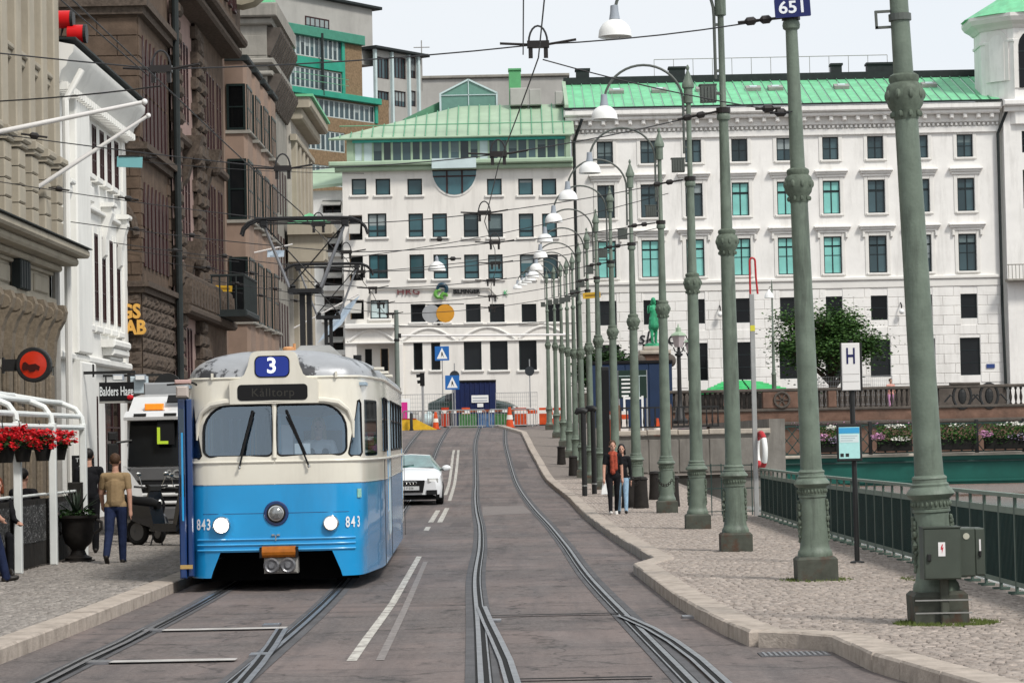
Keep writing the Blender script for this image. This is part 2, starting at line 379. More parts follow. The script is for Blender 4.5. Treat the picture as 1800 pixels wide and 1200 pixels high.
def setts(name, kerb, side, x_far, y0, y1, parent, m, w=0.094, l=0.1, ang=0.0):
    """real stone setts, each a small frustum, joined into one part"""
    V = []; F = []; TN = []; n = 0
    ys = np.arange(y0, y1, l)
    for r_, y in enumerate(ys):
        kx = kx_at(kerb, y) + side * 0.17; fx = x_far(y)
        xa, xb = min(kx, fx), max(kx, fx)
        off = RNG.uniform(-w / 2, w / 2); xs = np.arange(xa + off * .5, xb, w)
        if len(xs) < 2: continue
        z = zg(y) + KH
        k = len(xs)
        cx = xs + RNG.normal(0, .004, k); cy = y + RNG.normal(0, .004, k)
        hz = z + RNG.normal(0, .0028, k); hw = (w - .010) / 2 + RNG.normal(0, .003, k); hl = (l - .010) / 2 + RNG.normal(0, .003, k)
        tx = RNG.normal(0, .002, k); ty = RNG.normal(0, .002, k)
        b = .006
        for sx, sy in ((-1, -1), (1, -1), (1, 1), (-1, 1)):
            V.append(np.stack([cx + sx * hw, cy + sy * hl, np.full(k, z - .008)], 1))
        for sx, sy in ((-1, -1), (1, -1), (1, 1), (-1, 1)):
            V.append(np.stack([cx + sx * (hw - b), cy + sy * (hl - b), hz + sx * tx + sy * ty], 1))
        base = n + np.arange(k); tone = np.clip(RNG.normal(1.0, .1, k), .65, 1.35)
        for q in ((4, 5, 6, 7), (0, 1, 5, 4), (1, 2, 6, 5), (2, 3, 7, 6), (3, 0, 4, 7)):
            F.append(np.stack([base + i * k for i in q], 1)); TN.append(tone)
        n += 8 * k
    V = np.concatenate(V); F = np.concatenate(F)
    me = bpy.data.meshes.new(name); me.vertices.add(len(V)); me.vertices.foreach_set('co', V.astype(np.float32).ravel())
    me.loops.add(F.size); me.loops.foreach_set('vertex_index', F.astype(np.int32).ravel())
    me.polygons.add(len(F)); me.polygons.foreach_set('loop_start', np.arange(0, F.size, 4, dtype=np.int32))
    me.update(calc_edges=True); me.materials.append(m); at_ = me.attributes.new('tone', 'FLOAT', 'FACE'); at_.data.foreach_set('value', np.concatenate(TN).astype(np.float32))
    return tag(link(name, me, parent), kind='stuff')
setts('setts', KR, 1, lambda y: QX - .25, 16, 96, pav_r, M_sett2)
setts('setts', KL, -1, lambda y: -10.45, 16, 58, pav_l, M_sett)
# ------------------------------------------------------------------ tram tracks
def spline(pts, ys):
    """smooth x(y) through the points (piecewise cubic, finite-difference tangents)"""
    P = sorted(pts); py = np.array([p[0] for p in P]); pxx = np.array([p[1] for p in P]); t = np.gradient(pxx, py); out = []
    for y in ys:
        i = int(np.clip(np.searchsorted(py, y) - 1, 0, len(py) - 2)); h = py[i + 1] - py[i]; u = (y - py[i]) / h
        out.append((2 * u**3 - 3 * u * u + 1) * pxx[i] + (u**3 - 2 * u * u + u) * h * t[i] + (-2 * u**3 + 3 * u * u) * pxx[i + 1] + (u**3 - u * u) * h * t[i + 1])
    return np.array(out)
TR = [(4, .75), (18.5, .45), (26, .3), (34, .13), (46, 0.0), (56, -.16), (66, -.39), (82, -.7), (98, -.95), (115, -1.25), (130, -1.5), (150, -1.6), (170, -1.6)]
TL = [(4, -2.75), (18.5, -2.9), (32, -3.04), (46, -3.4), (56, -3.6), (66, -3.8), (82, -4.15), (98, -4.4), (115, -4.65), (130, -4.8), (150, -4.9), (170, -4.9)]
def tx(T, y): return float(spline(T, [y])[0])
def ribbon(mb, pts, o0, o1, up, k):
    """strip along pts offset sideways from o0 to o1"""
    n = len(pts); base = len(mb.v)
    for i, p in enumerate(pts):
        d = (pts[min(i + 1, n - 1)] - pts[max(i - 1, 0)]); d.z = 0; d.normalize(); s_ = Vector((d.y, -d.x, 0))
        for o in (o0, o1):
            q = p + s_ * o; mb.v.append((q.x, q.y, zg(p.y) + up))
    for i in range(n - 1):
        a = base + 2 * i; mb.f.append((a, a + 1, a + 3, a + 2)); mb.m.append(k)
def rail(parent, pts, inner, name='rail', wide=True):
    """a grooved rail set flush in the road: surround, running head, groove, guard lip; inner=+1 when the groove lies on its right"""
    mb = MB()
    if wide: ribbon(mb, pts, -.13, .13, .006, 1)
    ribbon(mb, pts, -.052, .075, .010, 2) if inner > 0 else ribbon(mb, pts, -.075, .052, .010, 2)
    a, b = (-.035, .008) if inner > 0 else (-.008, .035)
    ribbon(mb, pts, a, b, .016, 0)
    a, b = (.05, .064) if inner > 0 else (-.064, -.05)
    ribbon(mb, pts, a, b, .014, 0)
    o = mb.build(name, [M_steel, M_strip, M_groove], parent); return o
yy = list(np.arange(6, 168, 1.0))
for nm, T, lab in (('tram_track', TR, 'curving steel tram track beside the right hand kerb and lamp posts'), ('tram_track', TL, 'steel tram track that the blue and white tram runs on')):
    t = thing(nm, lab, 'tram track', group='tram tracks set in the street')
    xs = spline(T, yy)
    for sgn in (-1, 1):
        pts = []
        for i, y in enumerate(yy):
            dx = (xs[min(i + 1, len(xs) - 1)] - xs[max(i - 1, 0)]) / (yy[min(i + 1, len(xs) - 1)] - yy[max(i - 1, 0)])
            nrm = Vector((1, -dx, 0)).normalized()
            pts.append(Vector((xs[i], y, 0)) + nrm * sgn * 0.7475)
        rail(t, pts, -sgn)
    # the point rails that branch towards the camera
    if T is TR: br = [[(846, 1070), (857, 1097), (872, 1128), (889, 1165), (899, 1199)], [(1094, 1086), (1144, 1109), (1183, 1133), (1225, 1166), (1261, 1199)]]
    else: br = [[(262, 1108), (215, 1133), (150, 1166), (90, 1198)], [(496, 1110), (478, 1140), (452, 1175), (432, 1198)]]
    for q, b in enumerate(br):
        pts = [ground(*p) for p in b]; d = pts[-1] - pts[-2]; pts.append(pts[-1] + d.normalized() * 6)
        for p in pts: p.z = 0
        mb = MB(); ribbon(mb, pts, -.05, .05, .020, 1); ribbon(mb, pts, -.06, -.012, .026, 0); ribbon(mb, pts, .03, .06, .026, 0)
        mb.build('point_rail', [M_steel, M_groove], t)
    for ly, la, lb in (((1086, 862, 1094), (1199, 905, 1150)) if T is TR else ((1112, 268, 496), (1168, 142, 410))):
        a = ground(la, ly); b = ground(lb, ly); w = .05 if T is TR else .11
        mb = MB(); mb.add([(a.x, a.y - w, zg(a.y) + .018), (b.x, a.y - w, zg(a.y) + .018), (b.x, a.y + w, zg(a.y) + .018), (a.x, a.y + w, zg(a.y) + .018)], [(0, 1, 2, 3)])
        mb.build('tie_bar', mat('tie_concrete', (.42, .4, .38), .7, var=.25, scale=5) if T is TL else M_groove, t)
    for (cx, cy, ww) in (((1212, 1086, 26), (870, 1093, 22)) if T is TR else ((270, 1112, 34), (478, 1102, 30), (455, 1155, 30), (175, 1168, 40))):
        a = ground(cx, cy); h = ww / sc(a.y) / 2
        MB().box(a.x - h, a.x + h, a.y - .12, a.y + .12, zg(a.y) + .002, zg(a.y) + .024).build('point_box', M_steel, t)
# ------------------------------------------------------------------ road paint and patches
def paint(name, pix, w, label, group, m=M_white, up=.004, y_step=2.0):
    pts = [ground(*p) for p in pix]
    q = []
    for a, b in zip(pts[:-1], pts[1:]):
        n = max(1, int((b - a).length / y_step)); q += [a.lerp(b, i / n) for i in range(n)]
    q.append(pts[-1]); mb = MB(); ribbon(mb, q, -w / 2, w / 2, up, 0)
    return tag(mb.build(name, m), label, 'road marking', group)
G = 'white lane lines between the two tram tracks'
paint('lane_line', [(618, 1164), (646, 1122), (690, 1062), (737, 978)], .085, 'long solid white line on the road beside the tram front', G)
paint('lane_line', [(668, 1164), (712, 1070), (748, 988)], .07, 'faint worn white line beside the long solid one', G, mat('worn_paint', (.22, .2, .19), .8, var=.3, scale=9))
paint('lane_line', [(757, 918), (770, 897)], .12, 'short white dash behind the white car, left of its pair', G)
paint('lane_line', [(773, 918), (786, 893)], .12, 'short white dash behind the white car, right of its pair', G)
paint('lane_line', [(749, 933), (753, 926)], .11, 'single tiny white dash between tram and white car', G)
paint('lane_line', [(783, 870), (796, 800), (798, 791)], .11, 'left one of the twin white lines past the white car', G)
paint('lane_line', [(790, 880), (805, 800), (806, 791)], .11, 'right one of the twin white lines past the white car', G)
def patch(pix, m=M_patch, up=.003, nm='asphalt_patch', lab=None):
    pts = [ground(*p) for p in pix]; mb = MB()
    mb.add([(p.x, p.y, zg(p.y) + up) for p in pts], [tuple(range(len(pts)))]); o = mb.build(nm, m); tag(o, kind='structure'); return o
patch([(900, 812), (925, 812), (930, 822), (905, 822)]); patch([(790, 925), (828, 925), (828, 918), (796, 918)]); patch([(960, 925), (1004, 923), (1000, 916), (958, 918)])
M_light = mat('light_asphalt', (.2, .178, .168), .85, var=.15, scale=4, bump=.4, bscale=90)
patch([(848, 890), (920, 888), (935, 902), (848, 906)], M_light)
# drain grating in the gutter
g = ground(1396, 1152); t = thing('drain_grating', 'pale iron drain grating in the gutter by the kerb', 'drain', (g.x, g.y, g.z))
MB().box(-.28, .28, -.2, .2, .001, .008).build('drain_frame', M_strip, t)
for i in range(12): MB().box(-.25 + i * .044, -.23 + i * .044, -.17, .17, .008, .014).build('bar', M_steel, t)
# ------------------------------------------------------------------ building kit
M_cream = mat('cream_render', (0.74, 0.71, 0.66), 0.85, var=0.05, scale=0.5, bump=.2, bscale=10, dirt=.4, dirtcol=(.44, .415, .38), streak=True, dscale=.8, dlo=.5, dhi=.72)
M_ivory = mat('ivory_stone', (0.79, 0.77, 0.735), 0.85, var=0.06, scale=0.8, bump=.25, bscale=6, dirt=.42, dirtcol=(.42, .4, .37), streak=True, dscale=.9, dlo=.5, dhi=.72)
M_ivory2 = mat('ivory_trim', (0.72, 0.7, 0.66), 0.85, var=0.06, scale=1.0)
M_frame = mat('dark_window_frame', (0.012, 0.02, 0.022), 0.45, var=0.1)
M_gl = mat('window_glass', (0.035, 0.062, 0.07), 0.06, var=0.35, scale=0.12, spec=0.45)
M_gl2 = mat('window_glass_teal', (0.04, 0.1, 0.115), 0.08, var=0.3, scale=0.3, spec=0.45)
M_gldark = mat('window_glass_dark', (0.008, 0.009, 0.01), 0.08, var=0.3, scale=0.3, spec=0.22)
for _m in (M_gl, M_gl2, M_gldark): vary(_m)
M_blind = mat('aqua_blind', (0.2, 0.52, 0.47), 0.35, var=0.12, scale=1.1, spec=.6)
M_pale = mat('pale_blind', (0.5, 0.6, 0.6), 0.4, var=0.1, scale=1)
M_copper = mat('green_copper', (0.17, 0.52, 0.28), 0.55, var=0.2, scale=0.9, dirt=.75, dirtcol=(.16, .36, .2), streak=True, dscale=1.1, dlo=.48, dhi=.68)
M_copper2 = mat('pale_copper', (0.33, 0.43, 0.31), 0.55, var=0.14, scale=0.5, dirt=.5, dirtcol=(.25, .36, .25), streak=True)
M_seam = mat('copper_seam', (0.13, 0.33, 0.2), 0.6, var=.1)
M_brick = mat('brown_brick', (0.215, 0.15, 0.09), 0.9, var=0.35, scale=6, bump=.3, bscale=30)
M_greenpanel = mat('green_enamel', (0.02, 0.27, 0.18), 0.35, var=0.15, scale=1.2)
M_tealtrim = mat('teal_trim', (0.07, 0.44, 0.38), 0.4, var=0.1)
M_grey = mat('grey_render', (0.38, 0.37, 0.345), 0.9, var=0.1, scale=.7, dirt=.3, dirtcol=(.2, .19, .18), streak=True)
M_greystone = mat('grey_tower_stone', (0.27, 0.255, 0.225), 0.9, var=0.16, scale=1.2, bump=.3, bscale=9, dirt=.55, dirtcol=(.1, .095, .085), streak=True, dscale=.9)
M_beige = mat('beige_stucco', (0.37, 0.33, 0.262), 0.9, var=0.1, scale=1.2, bump=.2, bscale=14, dirt=.4, dirtcol=(.15, .13, .105), streak=True, dscale=.9)
M_beige2 = mat('beige_granite', (0.19, 0.155, 0.115), 0.85, var=0.28, scale=14, bump=.4, bscale=30, dirt=.35)
M_wbl = mat('white_stucco', (0.74, 0.73, 0.69), 0.85, var=0.06, scale=.8, dirt=.35, dirtcol=(.3, .29, .27), streak=True, dscale=.7)
M_brown = mat('brown_sandstone', (0.105, 0.074, 0.054), 0.9, var=0.3, scale=2.4, bump=.4, bscale=24, dirt=.4, dirtcol=(.06, .045, .035))
M_brown2 = mat('rock_faced_stone', (0.09, 0.07, 0.056), 0.95, var=0.4, scale=9, bump=.8, bscale=16)
M_pink = mat('pink_plaster', (0.30, 0.21, 0.185), 0.9, var=0.14, scale=1.4, dirt=.3, dirtcol=(.22, .16, .14), streak=True)
M_pinkst = mat('pink_panel', (0.25, 0.18, 0.14), 0.85, var=0.12, scale=1.5, dirt=.3, dirtcol=(.18, .13, .11))
M_redfr = mat('oxblood_frame', (0.035, 0.012, 0.012), 0.5, var=.2)
M_dgreen = mat('dark_green_frame', (0.006, 0.014, 0.013), 0.4, var=.2)
M_lead = mat('dark_roof_edge', (0.025, 0.03, 0.03), 0.6, var=.2)
M_gold = mat('gold_letters', (0.72, 0.40, 0.09), 0.4, 0.2, var=.1)
M_greypipe = mat('grey_pipe', (0.3, 0.29, 0.27), .6, var=.15)
def wall(u0, u1, v0, v1, holes, d=0.25, y=0.0, mb=None, k=0):
    """wall face in the plane y with rectangular openings, each with its reveal"""
    mb = mb or MB()
    us = sorted({u0, u1} | {c for h in holes for c in (h[0], h[1]) if u0 < c < u1}); vs = sorted({v0, v1} | {c for h in holes for c in (h[2], h[3]) if v0 < c < v1})
    nu = len(us); base = len(mb.v)
    mb.v += [(u, y, v) for v in vs for u in us]
    for i in range(len(vs) - 1):
        for j in range(nu - 1):
            cu = (us[j] + us[j + 1]) / 2; cv = (vs[i] + vs[i + 1]) / 2
            if any(h[0] < cu < h[1] and h[2] < cv < h[3] for h in holes): continue
            a = base + i * nu + j; mb.f.append((a, a + 1, a + nu + 1, a + nu)); mb.m.append(k)
    for a, b, c, e in holes:
        mb.add([(a, y, c), (b, y, c), (b, y, e), (a, y, e), (a, y + d, c), (b, y + d, c), (b, y + d, e), (a, y + d, e)],
               [(0, 4, 5, 1), (1, 5, 6, 2), (2, 6, 7, 3), (3, 7, 4, 0)], k)
    return mb
_wc = {}
M_shade = mat('roller_blind', (.12, .16, .165), .5, var=.1); M_shade2 = mat('roller_blind_pale', (.26, .3, .3), .5, var=.1)
def window(parent, x, z, w, h, nx=2, nz=2, fm=M_frame, gm=M_gl, y=0.2, fr=0.06, zsplit=None, sill=None, name='window', split=True):
    """window centred at x with its foot at z: frame with glazing bars, one pane sub-part per leaf, optional sill"""
    key = (round(w, 2), round(h, 2), nx, nz, fm.name, fr, zsplit)
    if key not in _wc:
        mb = MB(); t = 0.05
        mb.box(-w / 2, -w / 2 + fr, -t, t, 0, h); mb.box(w / 2 - fr, w / 2, -t, t, 0, h)
        mb.box(-w / 2 + fr, w / 2 - fr, -t, t, 0, fr); mb.box(-w / 2 + fr, w / 2 - fr, -t, t, h - fr, h)
        for i in range(1, nx):
            c = -w / 2 + w * i / nx; mb.box(c - fr * .55, c + fr * .55, -t * .9, t * .9, fr, h - fr)
        for i in range(1, nz):
            c = h * i / nz if not zsplit or i > 1 else h * zsplit
            q = fr * (.7 if (zsplit and i == 1) else .3); mb.box(-w / 2 + fr, w / 2 - fr, -t * .8, t * .8, c - q, c + q)
        pw = (w - 2 * fr) / nx
        pm = MB().box(-pw / 2, pw / 2, -.012, .012, fr * .5, h - fr * .5)
        _wc[key] = (mb.mesh(name, fm), pm.mesh('pane', M_gl), pw)
    fme, pme, pw = _wc[key]
    o = link(name, fme, parent, (x, y, z))
    pk = (key, gm.name)
    if pk not in _wc:
        me = pme.copy(); me.materials.clear(); me.materials.append(gm); _wc[pk] = me
    for i in range(nx):
        link('pane', _wc[pk], o, (-w / 2 + fr + pw * (i + .5), 0.0, 0))
    if random.random() < .38 and h < 4 and gm in (M_gl, M_gl2) and split:      # a roller blind part way down inside
        bh_ = h * random.choice((.22, .35, .5, .62)); bk = ('blind', round(w, 2), round(bh_, 2), random.randint(0, 1))
        if bk not in _wc: _wc[bk] = MB().box(-w / 2 + fr * 1.2, w / 2 - fr * 1.2, -.016, -.013, -bh_, -fr).mesh('blind', M_shade if bk[3] else M_shade2)
        link('blind', _wc[bk], o, (0, 0, h))
    if sill:
        sk = ('sill', round(w, 2), sill.name)
        if sk not in _wc: _wc[sk] = MB().cbox(-w / 2 - .16, w / 2 + .16, -y - .14, -y + .1, -.16, -.002, .03).mesh('sill', sill)
        link('sill', _wc[sk], o, (0, 0, 0))
    return o
def part(name, m, parent, fn, smooth=False):
    mb = MB(); fn(mb); return mb.build(name, m, parent, smooth)

# ------------------------------------------------------------------ the long white building with the green copper roof
YB = 190.0
def bz(py, px=1459): return at(px, py, YB).z
def bx_(px, py=400): return at(px, py, YB).x
ob = Vector((bx_(1007), YB, 2.6))
bld = thing('stone_building', 'long ivory building with bright green copper roof and tall dark windows', 'building', ob)
def lx(px, py=400, Y=YB): return at(px, py, Y).x - ob.x
def lz(py, px=1459, Y=YB): return at(px, py, Y).z - ob.z
W1 = lx(1760); ztop = lz(196); zstr = lz(494)
cols = [1063, 1139.5, 1218, 1299.5, 1379, 1459.5, 1538.5, 1617, 1696]
rows = [(241, 281, 1.16, 2, 2, None), (318, 376, 1.24, 2, 3, .70), (416, 481, 1.3, 2, 4, .75), (521, 564, 1.2, 1, 2, None), (598, 664, 1.46, 1, 3, None)]
holes = []; wl = []
for c in cols:
    for ri, (ya, yb, w, nx, nz, zs) in enumerate(rows):
        u = lx(c, 262); z0 = lz(yb); z1 = lz(ya); holes.append((u - w / 2, u + w / 2, z0, z1)); wl.append((u, z0, w, z1 - z0, ri, c, nx, nz, zs))
wall(0, W1, 0, ztop, holes, .3).build('wall', M_ivory, bld)
for (u, z0, w, h, ri, c, nx, nz, zs) in wl:
    gm = M_gl
    if ri in (1, 2) and c in (1299.5, 1379, 1459.5): gm = M_blind
    if ri == 2 and c in (1139.5, 1218, 1063): gm = M_blind
    if ri >= 3: gm = M_gldark
    window(bld, u, z0, w, h, nx, nz, gm=gm, y=.22, fr=.075, zsplit=zs, sill=M_ivory2 if ri < 3 else None)
    if ri < 3:
        part('window_surround', M_ivory2, bld, lambda mb: (mb.cbox(u - w / 2 - .27, u - w / 2 - .01, -.06, .05, z0 - .15, z0 + h + .25, .02), mb.cbox(u + w / 2 + .01, u + w / 2 + .27, -.06, .05, z0 - .15, z0 + h + .25, .02), mb.cbox(u - w / 2, u + w / 2, -.055, .05, z0 + h + .01, z0 + h + .25, .02)))
    if ri in (1, 2):
        e = .1 if ri == 2 else 0
        part('window_hood', M_ivory, bld, lambda mb: (mb.cbox(u - w / 2 - .6 - e, u + w / 2 + .6 + e, -.42, .05, z0 + h + .62, z0 + h + .76, .04), mb.cbox(u - w / 2 - .5 - e, u + w / 2 + .5 + e, -.28, .05, z0 + h + .47, z0 + h + .62, .03), mb.cbox(u - w / 2 - .42, u + w / 2 + .42, -.14, .05, z0 + h + .27, z0 + h + .465, .03)))
    if ri == 2:
        for s_ in (-1, 1): part('bracket', M_ivory2, bld, lambda mb: mb.cbox(u + s_ * (w / 2 + .36) - .09, u + s_ * (w / 2 + .36) + .09, -.22, .04, z0 + h - .1, z0 + h + .26, .03))
part('string_course', M_ivory2, bld, lambda mb: (mb.cbox(0, W1, -.22, .05, zstr, zstr + .25, .05), mb.cbox(0, W1, -.1, .05, zstr - .55, zstr - .003, .03)))
# rusticated ground storeys: every block a piece
_blk = {}
rowh = .70; zz = zstr - .57; r_ = 0
while zz - rowh > 2.4:
    z1 = zz; z0 = zz - rowh; u = -.8 if r_ % 2 else 0.0
    while u < W1:
        segs = [(max(u, 0), min(u + 1.62, W1))]
        for a, b, c0, c1 in holes:
            if c0 < z1 - .05 and c1 > z0 + .05:
                ns_ = []
                for s0, s1 in segs:
                    if b <= s0 or a >= s1: ns_.append((s0, s1)); continue
                    if a - s0 > .12: ns_.append((s0, a))
                    if s1 - b > .12: ns_.append((b, s1))
                segs = ns_
        for s0, s1 in segs:
            wq = round(s1 - s0 - .025, 2)
            if wq < .1: continue
            if wq not in _blk: _blk[wq] = MB().cbox(-wq / 2, wq / 2, -.045, .02, .016, rowh - .016, .022).mesh('stone_block', M_ivory)
            link('stone_block', _blk[wq], bld, ((s0 + s1) / 2, random.uniform(-.008, .008), z0))
        u += 1.62
    zz -= rowh; r_ += 1
part('plinth', M_stone, bld, lambda mb: mb.cbox(-.05, W1 + .05, -.2, .05, 0, 2.35, .06))
# cornice with dentils and modillions
part('cornice', M_ivory, bld, lambda mb: (mb.cbox(-.5, W1 + .1, -1.15, .1, ztop - .12, ztop + .35, .1), mb.cbox(-.4, W1, -.85, .1, ztop - .42, ztop - .123, .08), mb.cbox(-.1, W1, -.3, .1, ztop - 1.0, ztop - .42, .05), mb.cbox(-.1, W1, -.2, .1, ztop - 1.75, ztop - 1.3, .04)))
md = MB().cbox(-.14, .14, -.75, -.25, -.33, 0, .06).mesh('modillion', M_ivory); dt = MB().cbox(-.085, .085, -.3, .05, -.2, 0, .03).mesh('dentil', M_ivory)
n = int(W1 / .95)
for i in range(n): link('modillion', md, bld, (.4 + i * W1 / n, 0, ztop - .425))
n = int(W1 / .33)
for i in range(n): link('dentil', dt, bld, (.2 + i * W1 / n, 0, ztop - 1.04))
# copper roof: panels between standing seams
zr0 = ztop + .4; zr1 = lz(139, 1459, YB + 9) ; npan = 44; rise = zr1 - zr0
pw = (W1 + .5) / npan
pan = MB().add([(0.02, -1.0, 0), (pw - .02, -1.0, 0), (pw - .02, 9, rise), (0.02, 9, rise)], [(0, 1, 2, 3)]).add([(0, -1.0, .0), (0.045, -1.0, .0), (.045, 9, rise), (0, 9, rise), (0, -1.02, .09), (.045, -1.02, .09), (.045, 9, rise + .09), (0, 9, rise + .09)], [(4, 5, 6, 7), (0, 1, 5, 4), (1, 2, 6, 5), (3, 0, 4, 7)], 1).mesh('roof_panel', [M_copper, M_seam])
for i in range(npan): link('roof_panel', pan, bld, (-.4 + i * pw, 0, zr0 + random.uniform(0, .02)))
part('gutter', M_lead, bld, lambda mb: mb.box(-.5, W1 + .1, -1.22, -.95, zr0 - .02, zr0 + .1))
part('roof_ridge', M_lead, bld, lambda mb: mb.box(-.3, W1 + .1, 8.6, 9.5, zr1 - .1, zr1 + .45))
part('gable_wall', M_copper2, bld, lambda mb: mb.add([(-.42, -1, zr0 - .3), (-.42, 9, zr0 - .3), (-.42, 9, zr1 + .3), (-.42, -1, zr0 + .35), (-.15, -1, zr0 - .3), (-.15, 9, zr0 - .3), (-.15, 9, zr1 + .3), (-.15, -1, zr0 + .35)], [(0, 3, 2, 1), (4, 5, 6, 7), (0, 4, 7, 3), (3, 7, 6, 2)]))
for px in (1088, 1165, 1245, 1335, 1375, 1494, 1652):
    u = lx(px, 155); 
    yq = 5.0; zq = zr0 + rise * (yq + 1) / 10
    o = part('skylight', M_greypipe, bld, lambda mb: mb.mbox(Matrix.Translation((u, yq, zq + .15)) @ Matrix.Rotation(math.atan(rise / 10), 4, 'X'), (1.1, 1.0, .25)))
    part('skylight_pane', M_pale, o, lambda mb: mb.mbox(Matrix.Translation((u, yq - .03, zq + .3)) @ Matrix.Rotation(math.atan(rise / 10), 4, 'X'), (.55, .5, .05)))
for px, w in ((1024, 1.0), (1190, 1.2), (1470, .8), (1548, 2.1)):
    u = lx(px, 130, YB + 9); part('chimney', M_lead, bld, lambda mb: (mb.box(u - w / 2, u + w / 2, 8.7, 9.7, zr1, zr1 + 1.0), mb.box(u - w / 2 - .08, u + w / 2 + .08, 8.6, 9.8, zr1 + 1.0, zr1 + 1.15)))
def _rail(mb):
    u0 = lx(1150, 118, YB + 9); u1 = lx(1560, 118, YB + 9); z_ = zr1 + .45
    mb.tube([(u0, 9, z_ + 1.3), (u1, 9, z_ + 1.3)], .03, 5)
    for i in range(13): mb.tube([(u0 + (u1 - u0) * i / 12, 9, z_), (u0 + (u1 - u0) * i / 12, 9, z_ + 1.3)], .025, 5)
part('roof_railing', M_greypipe, bld, _rail)
for px, dx in ((1757, -.3), (1012, .0)):
    u = lx(px, 400); part('downpipe', M_lead, bld, lambda mb: mb.tube([(u + .6, -.9, ztop - .3), (u, -.3, ztop - 1.9), (u, -.28, 8), (u + .1, -.3, 2)], .11, 8))
# lettering on the rusticated wall
_ink = mat('black_letters', (.012, .012, .014), .5, var=0)
for tx_, px, py in (('f', 1108, 593), ('sk', 1135, 594), ('o', 1181, 594)):
    text('letters', tx_, 1.35, _ink, bld, (lx(px, py), -.1, lz(py, px)), ext=.03, shear=.2)
# wall lanterns
for px, py in ((1265, 545), (1583, 540)):
    o = part('wall_lantern', M_blackmet, bld, lambda mb: (mb.tube([(lx(px, py), -.02, lz(py - 8, px)), (lx(px, py), -.5, lz(py - 4, px)), (lx(px, py), -.5, lz(py + 2, px))], .05, 6)))
    part('lantern_globe', mat('white_globe', (.8, .8, .78), .4, var=0), o, lambda mb: mb.sphere((lx(px, py), -.5, lz(py + 8, px)), (.2, .2, .2)), True)
part('street_plate', mat('blue_plate', (.03, .06, .2), .4, var=0), bld, lambda mb: mb.box(lx(1741, 643) - .3, lx(1741, 643) + .3, -.12, -.07, lz(643, 1741) - .15, lz(643, 1741) + .15))
# corner pavilion with belvedere
pv = empty('pavilion', (lx(1766), -.6, 0), 0, bld)
pw_ = 8.0; zc = ztop
def _pav(mb):
    hs = []
    for k, (a, b, w) in enumerate(((232, 270, 1.5), (300, 368, 1.7), (402, 478, 1.7), (515, 557, 1.5), (598, 668, 1.7))):
        u = lx(1800) - lx(1766) - .1; hs.append((u, u + w, lz(b, 1790), lz(a, 1790)))
    wall(0, pw_, 0, zc, hs, .3, mb=mb)
    for h in hs: window(pv, (h[0] + h[1]) / 2, h[2], h[1] - h[0], h[3] - h[2], 2, 3, gm=M_gldark, y=.22, fr=.08)
    mb.add([(0, 0, 0), (0, 6, 0), (0, 6, zc), (0, 0, zc)], [(0, 3, 2, 1)])
    mb.cbox(-.1, pw_, -.9, .1, zc, zc + .45, .1); mb.cbox(0, pw_, -.5, .1, zc - .4, zc - .003, .05)
part('pavilion_wall', M_ivory, pv, _pav)
def _balc(mb):
    z_ = lz(492, 1780); u = -.2
    mb.cbox(u, 8, -1.1, 0, z_ - .18, z_, .04)
    for i in range(30): mb.tube([(u + .1 + i * .26, -1.02, z_), (u + .1 + i * .26, -1.02, z_ + 1.0)], .025, 5)
    mb.tube([(u, -1.02, z_ + 1.02), (8, -1.02, z_ + 1.02)], .04, 6)
part('balcony', M_greystone, pv, _balc)
# the tower on top: polygonal drum with arched niches, cornice and copper dome
tw = empty('belvedere', (0, 0, 0), 0, bld); tcx = lx(1812, 90); zb_ = lz(172, 1790); zt_ = lz(40, 1790)
rad = (lx(1812, 90) - lx(1722, 90))
drum = MB().lathe([(rad, zb_ - 2), (rad, zt_)], 8, (tcx, 2.5, 0)); drum.lathe([(rad + .1, zt_ - 1.5), (rad + .12, zt_ - 1.35), (rad + .02, zt_ - 1.3)], 8, (tcx, 2.5, 0))
drum.build('drum', M_ivory, tw)
MB().lathe([(rad + .1, zt_ - .5), (rad + .3, zt_ - .3), (rad + .7, zt_ - .05), (rad + .9, zt_ + .25), (rad + .9, zt_ + .5)], 8, (tcx, 2.5, 0)).build('tower_cornice', M_ivory2, tw)
MB().lathe([(rad + .85, zt_ + .5), (rad * .6, zt_ + 1.9), (rad * .25, zt_ + 2.8), (.1, zt_ + 3.1)], 16, (tcx, 2.5, 0)).build('dome', M_copper, tw, ang=20)
def arch_poly(w, h, n=8):
    return [(-w / 2, 0), (w / 2, 0)] + [(w / 2 * math.cos(PI * i / n), h - w / 2 + w / 2 * math.sin(PI * i / n)) for i in range(n + 1)]
ap = rad * math.cos(PI / 8)
for k, (a, big) in enumerate(((-90, True), (-135, False), (-45, False))):
    f = empty('arched_window' if big else 'niche', (tcx + ap * math.cos(R(a)), 2.5 + ap * math.sin(R(a)), zb_ + (.6 if big else 1.2)), R(a + 90), tw)
    w_, h_ = (2.2, 4.2) if big else (1.3, 3.4)
    MB().prism(arch_poly(w_ + .7, h_ + .35), -.09, .0).build('architrave', M_ivory2, f)
    MB().prism(arch_poly(w_, h_), -.12, -.02).build('arch_pane' if big else 'niche_panel', M_gldark if big else M_ivory, f)
    if big:
        part('glazing_bar', M_frame, f, lambda mb: (mb.box(-.06, .06, -.16, -.1, 0, h_), mb.box(-w_ / 2, w_ / 2, -.155, -.1, 1.3, 1.38), mb.box(-w_ / 2, w_ / 2, -.155, -.1, 2.6, 2.68)))

